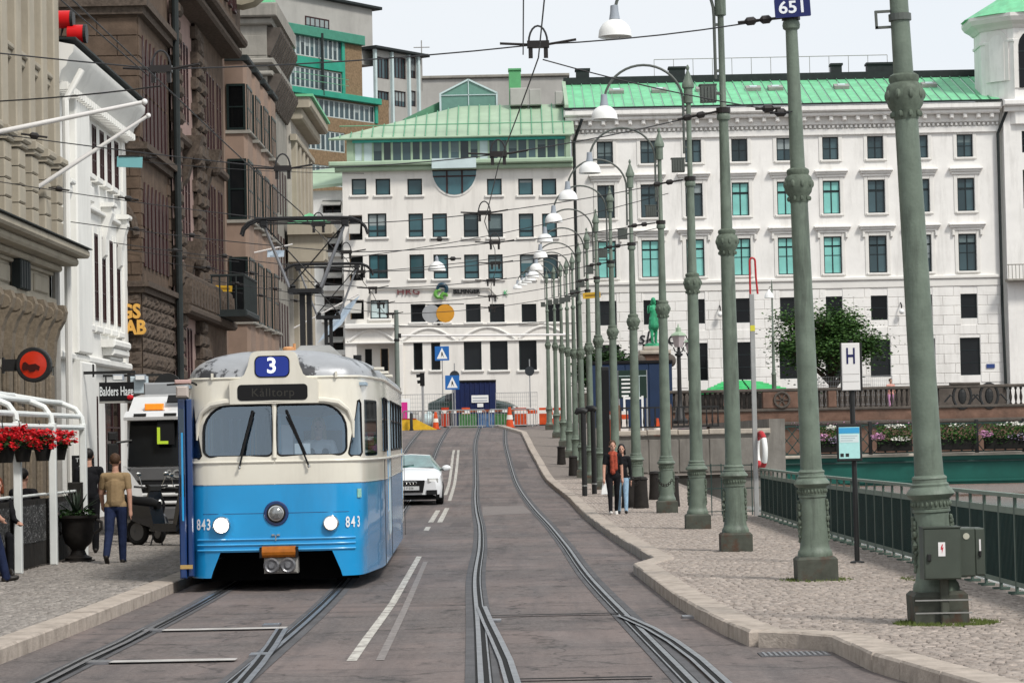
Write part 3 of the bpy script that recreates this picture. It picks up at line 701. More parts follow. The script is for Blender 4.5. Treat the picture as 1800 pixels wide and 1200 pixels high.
# ------------------------------------------------------------------ cream office building in the middle
YC = 186.0
oc = Vector((at(604, 450, YC).x, YC, 2.6))
off = thing('office_building', 'cream office block with pale green roof and half round window', 'building', oc)
def cx_(px, py=450): return at(px, py, YC).x - oc.x
def cz(py, px=830): return at(px, py, YC).z - oc.z
WC = cx_(1010); ct = cz(297)
hl = []
def addw(px, pw, ya, yb, gm=M_gl2, nx=1, nz=1, zs=None, ref=800):
    w = pw / sc(YC); hl.append((cx_(px, (ya + yb) / 2), cz(yb, px), w, (yb - ya) / sc(YC), gm, nx, nz, zs))
for px in (631, 673, 729, 869, 924, 965): addw(px, 26, 314 - (px - 830) * .0, 343)
for px, nx in ((663, 2), (731, 1), (773, 1), (828, 1), (871, 1), (925, 1), (966, 1)): addw(px, 33 if nx == 2 else 26, 375, 417, M_gl2 if px not in (828, 871) else M_gl, nx, 2, .28)
for px, nx in ((665, 2), (733, 1), (775, 1), (829, 1), (871, 1), (927, 1), (968, 1)): addw(px, 33 if nx == 2 else 26, 447, 490, M_gl2, nx, 2, .28)
for px, nx in ((667, 2), (735, 1), (777, 1), (832, 1), (874, 1), (930, 1), (972, 1)): addw(px, 33 if nx == 2 else 26, 527 + (0 if nx == 2 else 7), 560 + (0 if nx == 2 else 6), M_pale if nx == 2 else M_gldark, nx, 1)
for px, w in ((735, 16), (766, 16), (831, 31), (877, 31), (928, 31)): addw(px, w, 598 if w > 20 else 602, 650, M_gldark, 1, 1)
holes = [(u - w / 2, u + w / 2, z, z + h) for (u, z, w, h, *_r) in hl]
# loggia recesses on the left corner
logg = [(cx_(613, 400), cx_(637, 400), cz(y1, 625), cz(y0, 625)) for y0, y1 in ((378, 422), (449, 493), (527, 561))]
entry = [(cx_(627, 630), cx_(700, 630), 0, cz(604, 660))]
wall(0, WC, 0, ct, holes + logg + entry, .35).build('wall', M_cream, off)
for u, z, w, h, gm, nx, nz, zs in hl:
    window(off, u, z, w, h, nx, nz, gm=gm, y=.25, fr=.09, zsplit=zs, sill=M_ivory2)
for a, b, c, e in logg:
    part('loggia_back', M_gldark, off, lambda mb: mb.box(a, b, 1.2, 1.3, c, e))
    part('loggia_floor', M_cream, off, lambda mb: (mb.box(a, b, .35, 1.2, c - .2, c - .003), mb.box(a, b, .35, 1.2, e + .003, e + .2)))
    part('sun_blind', M_grey, off, lambda mb: mb.add([(a + .05, -.7, c + .45), (b - .15, -.7, c + .45), (b - .15, .1, c + 1.15), (a + .05, .1, c + 1.15), (a + .05, -.7, c + .4), (b - .15, -.7, c + .4), (b - .15, .1, c + 1.1), (a + .05, .1, c + 1.1)], [(0, 1, 2, 3), (4, 7, 6, 5), (0, 4, 5, 1), (0, 3, 7, 4), (1, 5, 6, 2)]))
a, b, c, e = entry[0]
part('entrance_back', M_cream, off, lambda mb: wall(a - .3, b + .3, 0, e + .3, [(a + .5, a + 1.0, 1.2, e - .3), (a + 1.6, a + 2.2, 1.2, e - .3)], .3, y=1.6, mb=mb))
for q in ((a + .75), (a + 1.9)): window(off, q, 1.2, .5, e - 1.5, 1, 1, gm=M_gldark, y=1.8, fr=.06)
part('entrance_ceiling', M_cream, off, lambda mb: mb.box(a - .2, b + .2, .36, 1.6, e + .003, e + .2))
part('pillar', M_cream, off, lambda mb: mb.cbox(cx_(694), cx_(706), -.3, .4, 0, e, .05))
part('corner_balcony', M_ivory2, off, lambda mb: mb.cbox(cx_(604), cx_(693), -.5, .1, cz(578, 650), cz(569, 650), .06))
for px0, px1 in ((612, 694), (706, 800), (808, 905), (912, 1000)):     # shallow segmental arches in relief
    u0, u1 = cx_(px0, 585), cx_(px1, 585); zb = cz(597, 800); pts = [(u0 + (u1 - u0) * i / 10, -.02, zb + .85 * math.sin(PI * i / 10)) for i in range(11)]
    part('arch_moulding', M_ivory2, off, lambda mb: mb.tube(pts, .11, 6))
part('ledge', M_ivory2, off, lambda mb: (mb.cbox(0, WC, -.16, .05, cz(598, 800) - .12, cz(598, 800), .03), mb.cbox(cx_(700), WC, -.1, .05, cz(569, 800) - .1, cz(569, 800), .03)))
# main cornice, glazed attic, green roof
part('cornice', M_copper2, off, lambda mb: (mb.cbox(-.9, WC, -.95, .1, ct + .28, ct + .62, .08), mb.cbox(-.5, WC, -.55, .1, ct - .05, ct + .278, .08)))
at0 = ct + .62; at1 = cz(238, 830)
attic = empty('glazed_attic', (0, .75, 0), 0, off)
part('attic_wall', M_copper2, attic, lambda mb: wall(.3, WC - .1, at0, at1, [(cx_(620, 260), cx_(995, 260), at0 + .12, at1 - .12)], .2, mb=mb))
part('attic_beam', M_tealtrim, attic, lambda mb: mb.cbox(cx_(618, 245), cx_(994, 245), -.12, .05, at1 - .3, at1 - .1, .03))
na = 22; ua, ub = cx_(620, 260), cx_(995, 260)
for i in range(na):
    w = (ub - ua) / na; gm = M_pale if i in (0, 1, 13) else M_gl
    window(attic, ua + w * (i + .5), at0 + .12, w, at1 - at0 - .24, 1, 1, fm=M_copper2, gm=gm, y=.15, fr=.06 if i % 3 else .1)
pr = 7.0; zr = at1; zrid = cz(183, 830) + .8; npn = 23
def roofpt(t, yv):  # hipped at the left
    return None
ulen = WC + 1.1; hip = cx_(782, 190) + 1
for i in range(npn):
    u0 = -.9 + ulen * i / npn; u1 = -.9 + ulen * (i + 1) / npn
    f0 = min(1, (u0 + .9) / (hip + .9)); f1 = min(1, (u1 + .9) / (hip + .9)); dz = zrid - zr
    mb = MB().add([(u0 + .02, .3, zr), (u1 - .02, .3, zr), (u1 - .02, .3 + pr * f1, zr + dz * f1), (u0 + .02, .3 + pr * f0, zr + dz * f0)], [(0, 1, 2, 3)])
    if f0 > .05: mb.add([(u0 - .03, .28, zr + .02), (u0 + .03, .28, zr + .02), (u0 + .03, .3 + pr * f0, zr + dz * f0 + .02), (u0 - .03, .3 + pr * f0, zr + dz * f0 + .02), (u0 - .03, .28, zr + .1), (u0 + .03, .28, zr + .1), (u0 + .03, .3 + pr * f0, zr + dz * f0 + .1), (u0 - .03, .3 + pr * f0, zr + dz * f0 + .1)], [(4, 5, 6, 7), (0, 1, 5, 4), (1, 2, 6, 5), (3, 0, 4, 7)], 1)
    mb.build('roof_panel', [M_copper2, M_seam], off)
part('roof_edge', M_copper2, off, lambda mb: mb.cbox(-.95, WC, .1, .5, zr - .12, zr + .02, .04))
part('snow_rail', M_seam, off, lambda mb: mb.tube([(-.2, 1.0, zr + .95), (WC, 1.0, zr + .95)], .04, 5))
# half round window under the cornice
hw = empty('half_round_window', (cx_(799, 320), 0, 0), 0, off); rr = 39 / sc(YC); zt = cz(299, 799); n = 14
half = lambda q: [(q * math.cos(PI + PI * i / n), zt + 1.12 * q * math.sin(PI + PI * i / n)) for i in range(n + 1)]
MB().prism(half(rr + .12), -.06, .0).build('window_rim', M_ivory2, hw); MB().prism(half(rr), -.085, -.02).build('pane', M_gl2, hw)
part('glazing_bar', M_redfr, hw, lambda mb: (mb.box(-.6, -.48, -.13, -.08, zt - rr * 1.05, zt), mb.box(.48, .6, -.13, -.08, zt - rr * 1.05, zt), mb.box(-rr * .97, rr * .97, -.125, -.08, zt - .5, zt - .4), mb.box(-rr, rr, -.125, -.08, zt - .08, zt)))
part('window_apron', M_pale, hw, lambda mb: mb.box(-rr, rr, -.98, .05, zt + .05, zt + .75))
# things on the roof
for px, py, w, h in ((912, 172, 32, 22), (942, 166, 22, 20), (985, 172, 14, 16)):
    u = cx_(px, py) ; part('roof_unit', M_grey, off, lambda mb: mb.cbox(u - w / 50, u + w / 50, 6, 7.5, zrid - .2, zrid + h / 20, .06))
part('copper_shaft', mat('shaft_green', (.1, .33, .14), .5, var=.1), off, lambda mb: (mb.cbox(cx_(894, 140), cx_(916, 140), 7.5, 8.5, zrid, zrid + 2.6, .03), mb.cbox(cx_(893, 140), cx_(917, 140), 7.4, 8.6, zrid + 2.6, zrid + 2.75, .02)))
lan = empty('glass_lantern_roof', (cx_(820, 160), 8, zrid - .3), 0, off)
MB().add([(-2.1, 0, 0), (2.1, 0, 0), (2.1, 0, 1.3), (0, 0, 2.3), (-2.1, 0, 1.3), (-2.1, 4, 0), (2.1, 4, 0), (2.1, 4, 1.3), (0, 4, 2.3), (-2.1, 4, 1.3)], [(0, 1, 2, 3, 4), (1, 6, 7, 2), (2, 7, 8, 3), (3, 8, 9, 4), (4, 9, 5, 0)]).build('pane', mat('green_glass', (.12, .25, .2), .1, var=.1), lan)
part('lantern_bars', M_pale, lan, lambda mb: (mb.bar((-2.15, -.05, 1.3), (0, -.05, 2.35), .12), mb.bar((2.15, -.05, 1.3), (0, -.05, 2.35), .12), mb.bar((-2.1, -.05, 0), (-2.1, -.05, 1.3), .14), mb.bar((2.1, -.05, 0), (2.1, -.05, 1.3), .12), mb.bar((0, -.05, 0), (0, -.05, 2.3), .06), mb.bar((-2.1, -.05, 1.2), (2.1, -.05, 1.2), .06)))
part('roof_screen', mat('green_screen', (.1, .25, .15), .5, var=.1), off, lambda mb: mb.add([(cx_(700, 190), 7, zr + .5), (cx_(778, 170), 9, zrid - .5), (cx_(778, 160), 9, zrid + .8), (cx_(700, 180), 7, zr + 2.1), (cx_(700, 190), 7.2, zr + .5), (cx_(778, 170), 9.2, zrid - .5), (cx_(778, 160), 9.2, zrid + .8), (cx_(700, 180), 7.2, zr + 2.1)], [(0, 1, 2, 3), (4, 7, 6, 5), (3, 2, 6, 7)]))
# lettering and logos on the office front
text('sign_letters', 'HRG', 0.62, mat('red_black_letters', (.16, .03, .035), .5, var=0), off, (cx_(718, 513), -.1, cz(513, 718)), ext=.05, sx=1.25, spacing=1.1)
text('sign_letters', 'BILFINGER', 0.5, _ink, off, (cx_(820, 513), -.1, cz(512, 820)), ext=.05, bold=.02, sx=.82)
lg = empty('logo', (cx_(776, 513), -.15, cz(514, 776)), 0, off)
def ring(mb, c, r, w, a0, a1, n=14):
    mb.tube([(c[0] + r * math.cos(R(a0 + (a1 - a0) * i / n)), 0, c[1] + r * math.sin(R(a0 + (a1 - a0) * i / n))) for i in range(n + 1)], [w * (.5 + .6 * math.sin(PI * i / n)) for i in range(n + 1)], 6)
part('logo_loop', mat('logo_dark', (.015, .05, .08), .4, var=0), lg, lambda mb: ring(mb, (.05, .22), .33, .16, -60, 200)); part('logo_leaf', mat('logo_green', (.12, .33, .06), .4, var=0), lg, lambda mb: (ring(mb, (-.18, -.1), .25, .14, 60, 330), ring(mb, (.2, -.3), .2, .12, 0, 250)))
part('cable_duct', M_greypipe, off, lambda mb: mb.tube([(cx_(650, 540), -.15, cz(550, 650)), (cx_(650, 510), -.15, cz(520, 650)), (cx_(656, 510), -.15, cz(508, 650)), (cx_(860, 508), -.15, cz(507, 860)), (cx_(875, 525), -.15, cz(525, 875))], .07, 6))
# small green sign on the office front further right
text('sign_letters', 'K', .5, mat('logo_green2', (.05, .4, .15), .4, var=0), off, (cx_(889, 515), -.1, cz(515, 889)), ext=.04)
# ------------------------------------------------------------------ brick and green modernist block behind
A = at(488, 400, 205); B = at(724, 400, 219); dirn = Vector((B.x - A.x, B.y - A.y, 0)); LB = dirn.length
brk = thing('brick_block', 'brown brick block with green enamel bands and long window strips', 'building', (A.x, A.y, 2.6), math.atan2(dirn.y, dirn.x))
def bu(px, py=300):       # distance along the facade and height for a pixel
    d = ray(px, py); n_ = Vector((-dirn.y, dirn.x, 0)).normalized(); o_ = Vector((0, 0, CAMZ)); t = (Vector((A.x, A.y, 0)) - o_).dot(n_) / d.dot(n_); p = o_ + d * t
    return (Vector((p.x, p.y, 0)) - Vector((A.x, A.y, 0))).dot(dirn) / LB, p.z - 2.6
def strip(px0, px1, pya, pyb, n, gm, fm, mull=M_pale, parent=brk):
    """a strip of windows between two pixel columns, given the top and foot at its left end"""
    u0, z1 = bu(px0, pya); _, z0 = bu(px0, pyb); u1, _ = bu(px1, pya); w = (u1 - u0) / n
    for i in range(n): window(parent, u0 + w * (i + .5), z0, w, z1 - z0, 1, 1, fm=fm, gm=gm, y=.1, fr=.09)
    return (u0, u1, z0, z1)
u_c1, _ = bu(601, 120); u_c2, z_low = bu(662, 178); u_c3, _ = bu(605, 200); _, zt1 = bu(500, 38); _, zt2 = bu(500, 152); u_e, _ = bu(715, 100); u_m, _ = bu(636, 100)
fr_w = mat('pale_mullion', (.42, .47, .46), .5, var=.1)
hs = []
hs.append(strip(495, 601, 55, 92, 13, M_gl, fr_w)); hs.append(strip(495, 601, 112, 148, 13, M_gl, fr_w))
hs.append(strip(505, 658, 165, 196, 17, M_gl, fr_w)); hs.append(strip(512, 606, 222, 258, 11, M_gl, fr_w)); hs.append(strip(512, 606, 284, 320, 11, M_gl, fr_w)); hs.append(strip(512, 600, 346, 382, 10, M_gl, fr_w)); hs.append(strip(520, 600, 410, 450, 9, M_gl, fr_w))
part('brick_wall', M_brick, brk, lambda mb: (wall(-6, u_c2 + 1.6, 0, z_low + 0.2, [h for h in hs if h[3] < z_low + .3], .25, mb=mb), wall(-6, u_m, z_low + .2, zt1 - .4, [h for h in hs if h[3] > z_low + .3], .25, mb=mb)))
for (a, b, nm) in ((hs[0][2] - .9 - .0, hs[1][3] + .05, 'g'),):
    part('green_band', M_greenpanel, brk, lambda mb: mb.cbox(-6, u_c1 + .1, -.12, .02, hs[1][3] + .05, hs[0][2] - .05, .03))
part('green_band', M_greenpanel, brk, lambda mb: mb.cbox(-6, u_c2 + .1, -.5, .02, hs[2][3] + .1, hs[1][2] - .1, .04))
part('green_band', mat('green_cap', (.05, .22, .15), .4, var=.15), brk, lambda mb: mb.cbox(-6, u_m, -.4, .02, zt1 - .9, zt1 - .1, .04))
part('green_jamb', M_greenpanel, brk, lambda mb: mb.box(u_c1 - .05, u_c1 + .3, -.1, .02, hs[1][2], hs[0][3]))
part('green_jamb', M_greenpanel, brk, lambda mb: mb.box(u_c2 - .3, u_c2 + .05, -.1, .02, hs[2][2], hs[2][3]))
part('flue', M_lead, brk, lambda mb: mb.tube([(bu(560, 100)[0], -.4, hs[1][2] - .5), (bu(560, 100)[0], -.4, hs[0][3] + .3)], .12, 6))
part('terrace_rail', M_seam, brk, lambda mb: [mb.tube([(bu(505, 120)[0], -.7, z_), (u_c1, -.7, z_)], .03, 5) for z_ in (hs[1][2] + .5, hs[1][2] + 1.0)])
# grey penthouse and the grey wing with oxblood windows
gw = thing('grey_wing', 'grey rendered wing with dark red windows and white pilasters on roof line', 'building', (A.x, A.y + 3, 2.6), math.atan2(dirn.y, dirn.x) + .0)
_, zp = bu(640, 20); zpt = bu(560, 2)[1] + .6
part('wall', M_grey, gw, lambda mb: (wall(-6, u_m + 1.2, zt1 - 2, zpt, [], .2, mb=mb), mb.box(-6, u_m + 1.2, .02, 6, zt1 - 2, zpt)))
part('roof_edge', M_lead, gw, lambda mb: mb.cbox(-6, u_m + 2.0, -.5, 6, zpt, zpt + .25, .05))
zw1 = bu(640, 80)[1]
hh = []
for px0, px1 in ((641, 664), (671, 694), (698, 712)):
    for pya, pyb in ((92, 130), (152, 180)):
        u0, z1 = bu(px0, pya); u1, _ = bu(px1, pya); _, z0 = bu(px0, pyb); hh.append((u0, u1, z0, z1))
part('wing_wall', M_grey, gw, lambda mb: wall(u_m, u_e + .5, 4, zw1, hh, .25, y=-1.0, mb=mb))
for h in hh: window(gw, (h[0] + h[1]) / 2, h[2], h[1] - h[0], h[3] - h[2], 4, 1, fm=M_redfr, gm=M_gl, y=-.85, fr=.07)
for px in (637, 667, 697, 714): part('pilaster', M_pale, gw, lambda mb: mb.cbox(bu(px, 100)[0] - .12, bu(px, 100)[0] + .12, -1.25, -.99, 4, zw1, .02))
part('wing_roof', M_lead, gw, lambda mb: mb.cbox(u_m - .3, u_e + 1.0, -1.6, 4, zw1 + .003, zw1 + .25, .05))
for h in (((413 - 400) / 3 + 536, 30),): window(gw, bu(552, 35)[0], zt1 + .1, 3.0, 1.1, 5, 1, fm=M_redfr, gm=M_gl, y=-.02, fr=.1)
bb = thing('far_rooftop', 'far grey brown rooftop with aerials beyond the green roofs', 'building', (at(716, 160, 260).x, 260, 2.6))
part('wall', M_grey, bb, lambda mb: mb.cbox(0, 16, 0, 8, 0, at(800, 138, 260).z - 2.6, .1))
part('parapet', M_greystone, bb, lambda mb: mb.cbox(-.2, 16.2, -.3, 8, at(800, 138, 260).z - 2.6, at(800, 134, 260).z - 2.55, .05))
part('aerial', M_greypipe, bb, lambda mb: (mb.tube([(1.5, 0, 34), (1.5, 0, 39)], .06, 5), mb.tube([(.7, 0, 38.3), (2.3, 0, 38.3)], .05, 5), mb.tube([(.8, 0, 37.6), (2.2, 0, 37.6)], .05, 5)))
# balcony house wedged between brick block and office front
bh = thing('balcony_house', 'white house with stacked dark balconies beside the cream office block', 'building', (at(566, 450, 189).x, 189, 2.6))
wB = at(606, 450, 189).x - at(566, 450, 189).x
zB = at(580, 335, 189).z - 2.6
lev = [(352, 378), (405, 445), (470, 505), (520, 560), (575, 618)]
hB = [(.1, wB - .2, at(585, b, 189).z - 2.6, at(585, a, 189).z - 2.6) for a, b in lev]
part('wall', M_wbl, bh, lambda mb: wall(-3.2, wB, 0, zB, hB, 1.2, mb=mb))
for h in hB:
    window(bh, (h[0] + h[1]) / 2, h[2], h[1] - h[0], h[3] - h[2], 2, 1, fm=M_redfr, gm=M_gldark, y=1.0, fr=.08)
    part('awning', M_grey, bh, lambda mb: mb.add([(h[0], -.9, h[2] + .7), (h[1], -.9, h[2] + .7), (h[1], .2, h[2] + 1.1), (h[0], .2, h[2] + 1.1), (h[0], -.9, h[2] + .62), (h[1], -.9, h[2] + .62), (h[1], .2, h[2] + 1.0), (h[0], .2, h[2] + 1.0)], [(0, 1, 2, 3), (4, 7, 6, 5), (0, 4, 5, 1), (1, 5, 6, 2), (0, 3, 7, 4)]))
    part('balcony_front', M_wbl, bh, lambda mb: mb.cbox(h[0] - .2, h[1] + .2, -.6, .0, h[2] - .3, h[2] + .1, .04))
part('roof', M_copper2, bh, lambda mb: mb.add([(-3.4, -.6, zB), (wB + .2, -.6, zB + .5), (wB + .2, 4, zB + 2.2), (-3.4, 4, zB + 1.6), (-3.4, -.6, zB - .2), (wB + .2, -.6, zB + .3)], [(0, 1, 2, 3), (4, 5, 1, 0)]))

# ------------------------------------------------------------------ the left hand street front (local x runs away from the camera, -y points to the street)
FX = -10.5
def fY(px, X=FX, py=500): return FPX * X / ((px - 900) * math.cos(ROLL) + (600 - py) * math.sin(ROLL) - 11.6)
def fz(px, py, X=FX): return at(px, py, fY(px, X, py)).z
# --- beige building with pilasters, cornice and scroll brackets
Y0, Y1 = 26.0, 58.6
bg_ = thing('beige_building', 'beige stucco building with pilasters, heavy cornice and scroll brackets', 'building', (FX, Y0, 0), PI / 2)
n = int((Y1 - Y0) / 1.45); sp = (Y1 - Y0) / n
hb = []
for i in range(n):
    c = sp * (i + .5)
    if i > n - 14: hb += [(c - .38, c + .38, 6.75, 9.6), (c - .38, c + .38, 10.5, 13.2)]
part('wall', M_beige, bg_, lambda mb: (wall(0, Y1 - Y0, 0, 15, hb, .3, mb=mb), mb.box(0, Y1 - Y0 - .01, .31, 9, 0, 15)))
for h in hb: window(bg_, (h[0] + h[1]) / 2, h[2], .76, h[3] - h[2], 1, 2, fm=M_redfr, gm=M_gldark, y=.22, fr=.06)
pil = MB()
for k in range(4): pil.cbox(-.34, .34, -.34, .02, 6.42 + k * .375, 6.42 + k * .375 + .355, .03)
pil.cbox(-.40, .40, -.40, .02, 6.2, 6.415, .03); pil.cbox(-.38, .38, -.40, .02, 7.93, 8.03, .03); pil.cbox(-.43, .43, -.46, .02, 8.035, 8.2, .04)
pil.cbox(-.30, .30, -.30, .02, 8.205, 15, .03)
pilm = pil.mesh('pilaster', M_beige)
hood = MB().cbox(-.42, .42, -.2, .02, 9.75, 9.92, .03).cbox(-.46, .46, -.26, .02, 9.925, 10.05, .03).mesh('window_hood', M_beige)
for i in range(n):
    if i > n - 16:
        link('pilaster', pilm, bg_, (sp * (i + 1) - .36, 0, 0)); link('window_hood', hood, bg_, (sp * (i + .5) - .2, 0, 0))
LBg = Y1 - Y0
part('cornice', M_beige, bg_, lambda mb: (mb.cbox(0, LBg + .45, -.85, .02, 6.0, 6.19, .05), mb.cbox(0, LBg + .3, -.62, .02, 5.82, 5.997, .05), mb.cbox(0, LBg, -.3, .02, 5.68, 5.817, .04)))
part('cornice_flashing', M_lead, bg_, lambda mb: mb.box(0, LBg + .5, -.9, -.3, 6.192, 6.215))
part('frieze_band', M_beige, bg_, lambda mb: (mb.cbox(0, LBg, -.16, .02, 4.92, 5.08, .03), mb.cbox(0, LBg, -.1, .02, 5.6, 5.677, .02)))
for i in range(5): part('frieze_panel', M_beige, bg_, lambda mb: mb.cbox(LBg - 2.0 - i * 2.2, LBg - .35 - i * 2.2, -.05, .02, 5.16, 5.54, .03))
def scroll(mb):
    P = []
    for i in range(15):
        a = R(110 - 330 * i / 14); q = .2 * (1 - .04 * i); P.append((0, -.2 + q * math.cos(a) * 1.0, 4.62 + q * math.sin(a) * 1.2))
    prof = [(-.02, 4.9), (-.42, 4.9), (-.47, 4.75), (-.42, 4.55), (-.3, 4.35), (-.22, 4.1), (-.2, 3.8), (-.16, 3.55), (-.02, 3.5)]
    mb.prismx(prof, -.17, .17); mb.lathe([(.13, -.2), (.15, -.18), (.15, .18), (.13, .2)], 12, (0, -.28, 4.68), axis='X')
scm = fixn((lambda m_: (scroll(m_), m_.mesh('scroll_bracket', M_beige2))[1])(MB()))
ppm = MB().cbox(-.24, .24, -.14, .02, 2.72, 3.35, .03).cbox(-.24, .24, -.14, .02, 1.8, 2.62, .03).cbox(-.24, .24, -.14, .02, .6, 1.7, .03).cbox(-.3, .3, -.08, .02, .3, 3.45, .02).mesh('pier_panel', M_beige2)
for i in range(9):
    link('scroll_bracket', scm, bg_, (LBg - .5 - i * 1.2, 0, 0)); link('pier_panel', ppm, bg_, (LBg - .5 - i * 1.2, 0, 0))
for i in range(8): part('shop_window', M_gldark, bg_, lambda mb: mb.box(LBg - 1.42 - i * 1.2, LBg - .82 - i * 1.2, -.03, .01, .7, 3.4))
part('downpipe', M_greypipe, bg_, lambda mb: mb.tube([(LBg + .14, -.12, 0), (LBg + .14, -.12, 15)], .09, 8))
pt = empty('carved_letters', (LBg - 4.1, -.12, 5.35), 0, bg_)
for i in range(4): part('letter_block', M_lead, pt, lambda mb: mb.cbox(-.55 + i * .28, -.33 + i * .28, -.14, .06, -.3, .32, .03))
# --- white narrow building
Y0w, Y1w = 58.85, 70.0; LW = Y1w - Y0w
wh = thing('white_house', 'narrow white stucco house with curved cornice between beige and brown fronts', 'building', (FX, Y0w, 0), PI / 2)
xs_ = [5.0, 6.2, 7.4, 8.6, 9.8]
hw_ = [(u - .3, u + .3, 8.45, 9.75) for u in xs_] + [(u - .32, u + .32, 4.9, 7.05) for u in xs_] + [(5.0, 6.2, 0, 3.0), (7.4, 9.8, .5, 3.1)]
part('wall', M_wbl, wh, lambda mb: (wall(0, LW, 0, 10.2, hw_, .25, mb=mb), mb.box(0.01, LW - .01, .26, 9, 0, 10.2)))
for i, h in enumerate(hw_): window(wh, (h[0] + h[1]) / 2, h[2], h[1] - h[0], h[3] - h[2], 2, 3, fm=M_redfr, gm=M_gldark, y=.03, fr=.06)
for u in xs_:
    part('window_surround', M_wbl, wh, lambda mb: (mb.cbox(u - .45, u - .33, -.03, .02, 4.75, 7.2, .01), mb.cbox(u + .33, u + .45, -.03, .02, 4.75, 7.2, .01), mb.cbox(u - .5, u + .5, -.1, .02, 4.58, 4.747, .03)))
    part('window_sill', M_wbl, wh, lambda mb: mb.cbox(u - .45, u + .45, -.16, .02, 8.3, 8.447, .02))
part('pilaster', M_wbl, wh, lambda mb: (mb.cbox(2.0, 3.9, -.28, .02, 3.95, 9.9, .04), mb.cbox(1.9, 4.0, -.34, .02, 0, 3.75, .04)))
part('pilaster', M_wbl, wh, lambda mb: mb.cbox(LW - .6, LW - .02, -.06, .02, 3.95, 9.9, .02))
part('string_course', M_wbl, wh, lambda mb: (mb.cbox(0, LW - .3, -.2, .02, 3.76, 3.94, .04), mb.cbox(4.0, LW, -.12, .02, 7.55, 7.65, .02)))
prof = [(0.02, 9.85), (-.12, 9.85), (-.17, 10.0), (-.26, 10.08), (-.3, 10.25), (-.42, 10.36), (-.48, 10.55), (-.58, 10.66), (-.6, 10.82), (0.02, 10.95)]
fixn(part('cornice', M_wbl, wh, lambda mb: mb.prismx(prof, -.1, LW - .02), True).data)
dt2 = MB().cbox(-.07, .07, -.34, .02, 9.86, 10.04, .02).mesh('dentil', M_wbl)
for i in range(34): link('dentil', dt2, wh, (.3 + i * .31, -.06, 0))
part('roof_edge', M_lead, wh, lambda mb: mb.box(-.1, LW, -.64, .3, 10.955, 11.0))
part('roof', M_greystone, wh, lambda mb: mb.add([(-.1, 0, 11), (LW, 0, 11), (LW, 5, 12.4), (-.1, 5, 12.4)], [(0, 1, 2, 3)]))
for u, z in ((1.2, 7.2), (7.4, 7.2), (LW - 1.2, 7.1)):
    o = fixn(part('console', M_wbl, wh, lambda mb: (mb.prismx([(0, z + .6), (-.26, z + .6), (-.28, z + .45), (-.2, z + .2), (-.12, z - .2), (-.1, z - .6), (0, z - .7)], u - .2, u + .2), mb.cbox(u - .3, u + .3, -.34, 0.01, z + .603, z + .72, .03))).data)
part('relief_panel', M_wbl, wh, lambda mb: mb.cbox(4.6, 5.6, -.1, .02, 7.75, 8.15, .03))
part('oriel_shelf', M_wbl, wh, lambda mb: (mb.cbox(6.9, 9.6, -.36, .02, 4.25, 4.45, .05), mb.cbox(7.1, 9.7, -.3, .02, 4.05, 4.247, .05), mb.cbox(7.4, 9.4, -.18, .02, 3.95, 4.047, .03)))
part('downpipe', M_wbl, wh, lambda mb: mb.tube([(.12, -.35, 0), (.12, -.35, 9.6), (.3, -.7, 10.3)], .08, 8))
# --- brown sandstone building: end wall towards the camera, long side along the street
XB = -10.1; Y0b, Y1b = 70.1, 76.2
bn = thing('brown_building', 'dark brown sandstone building with rock faced base and gold wall letters', 'building', (XB, Y0b, 0))
part('wall', M_brown, bn, lambda mb: mb.box(-9, 0, 0, Y1b - Y0b, 0, 17))
_rb = []
for q in range(5):
    g_ = 5; V = []; F = []
    for j in range(g_ + 1):
        for i in range(g_ + 1):
            e = (i in (0, g_)) or (j in (0, g_)); V.append((-.5 + i / g_, -(0.02 if e else random.uniform(.05, .14)), j / g_))
    for j in range(g_):
        for i in range(g_): a = j * (g_ + 1) + i; F.append((a, a + 1, a + g_ + 2, a + g_ + 1))
    _rb.append(MB().add(V, F).mesh('rough_block', M_brown2))
cb = {}
def coursed(z0, z1, ch, L0, side_len, rough, skip=lambda s, u, z: False):
    z = z0; r = 0
    while z < z1 - .05:
        h = min(ch * (random.uniform(.9, 1.1) if rough else 1), z1 - z)
        for side in (0, 1):
            Lx = 3.4 if side == 0 else side_len
            u = 0.0 if r % 2 else -L0 / 2
            while u < Lx:
                a = max(u, 0.0); b = min(u + L0, Lx); u += L0
                if b - a < .08 or skip(side, (a + b) / 2, z): continue
                w = b - a - .02; hh_ = h - .02
                if rough: me = random.choice(_rb); scl = (w, 1, hh_)
                else:
                    me = cb.setdefault('u', MB().cbox(-.5, .5, -.035, .005, 0, 1, .02).mesh('stone_block', M_brown)); scl = (w, 1, hh_)
                o = link('rough_block' if rough else 'stone_block', me, bn, (-(a + b) / 2, 0, z) if side == 0 else (0, (a + b) / 2, z), (0, 0, 0 if side == 0 else PI / 2)); o.scale = scl
        z += h; r += 1
swin = [(.75 + .75 * i, 6.6, 8.9) for i in range(7)]; twin = [(.75 + .75 * i, 10.0, 12.9) for i in range(7)]
def sk(side, u, z): return side == 1 and any(abs(u - c) < .42 and z > 6.2 for c, *_ in swin)
coursed(2.6, 5.85, .42, .75, Y1b - Y0b, True)
coursed(6.35, 9.5, .33, .52, Y1b - Y0b, False, sk)
coursed(10.05, 13.3, .55, 1.1, .6, False)
for zc_, pj, hh_ in ((5.86, .12, .3), (9.52, .14, .36), (13.35, .18, .4)):
    part('cornice', M_brown2, bn, lambda mb: (mb.box(-9, pj, -pj, Y1b - Y0b, zc_, zc_ + hh_ * .5), mb.box(-9, pj + .12, -pj - .12, Y1b - Y0b, zc_ + hh_ * .5 + .002, zc_ + hh_)))
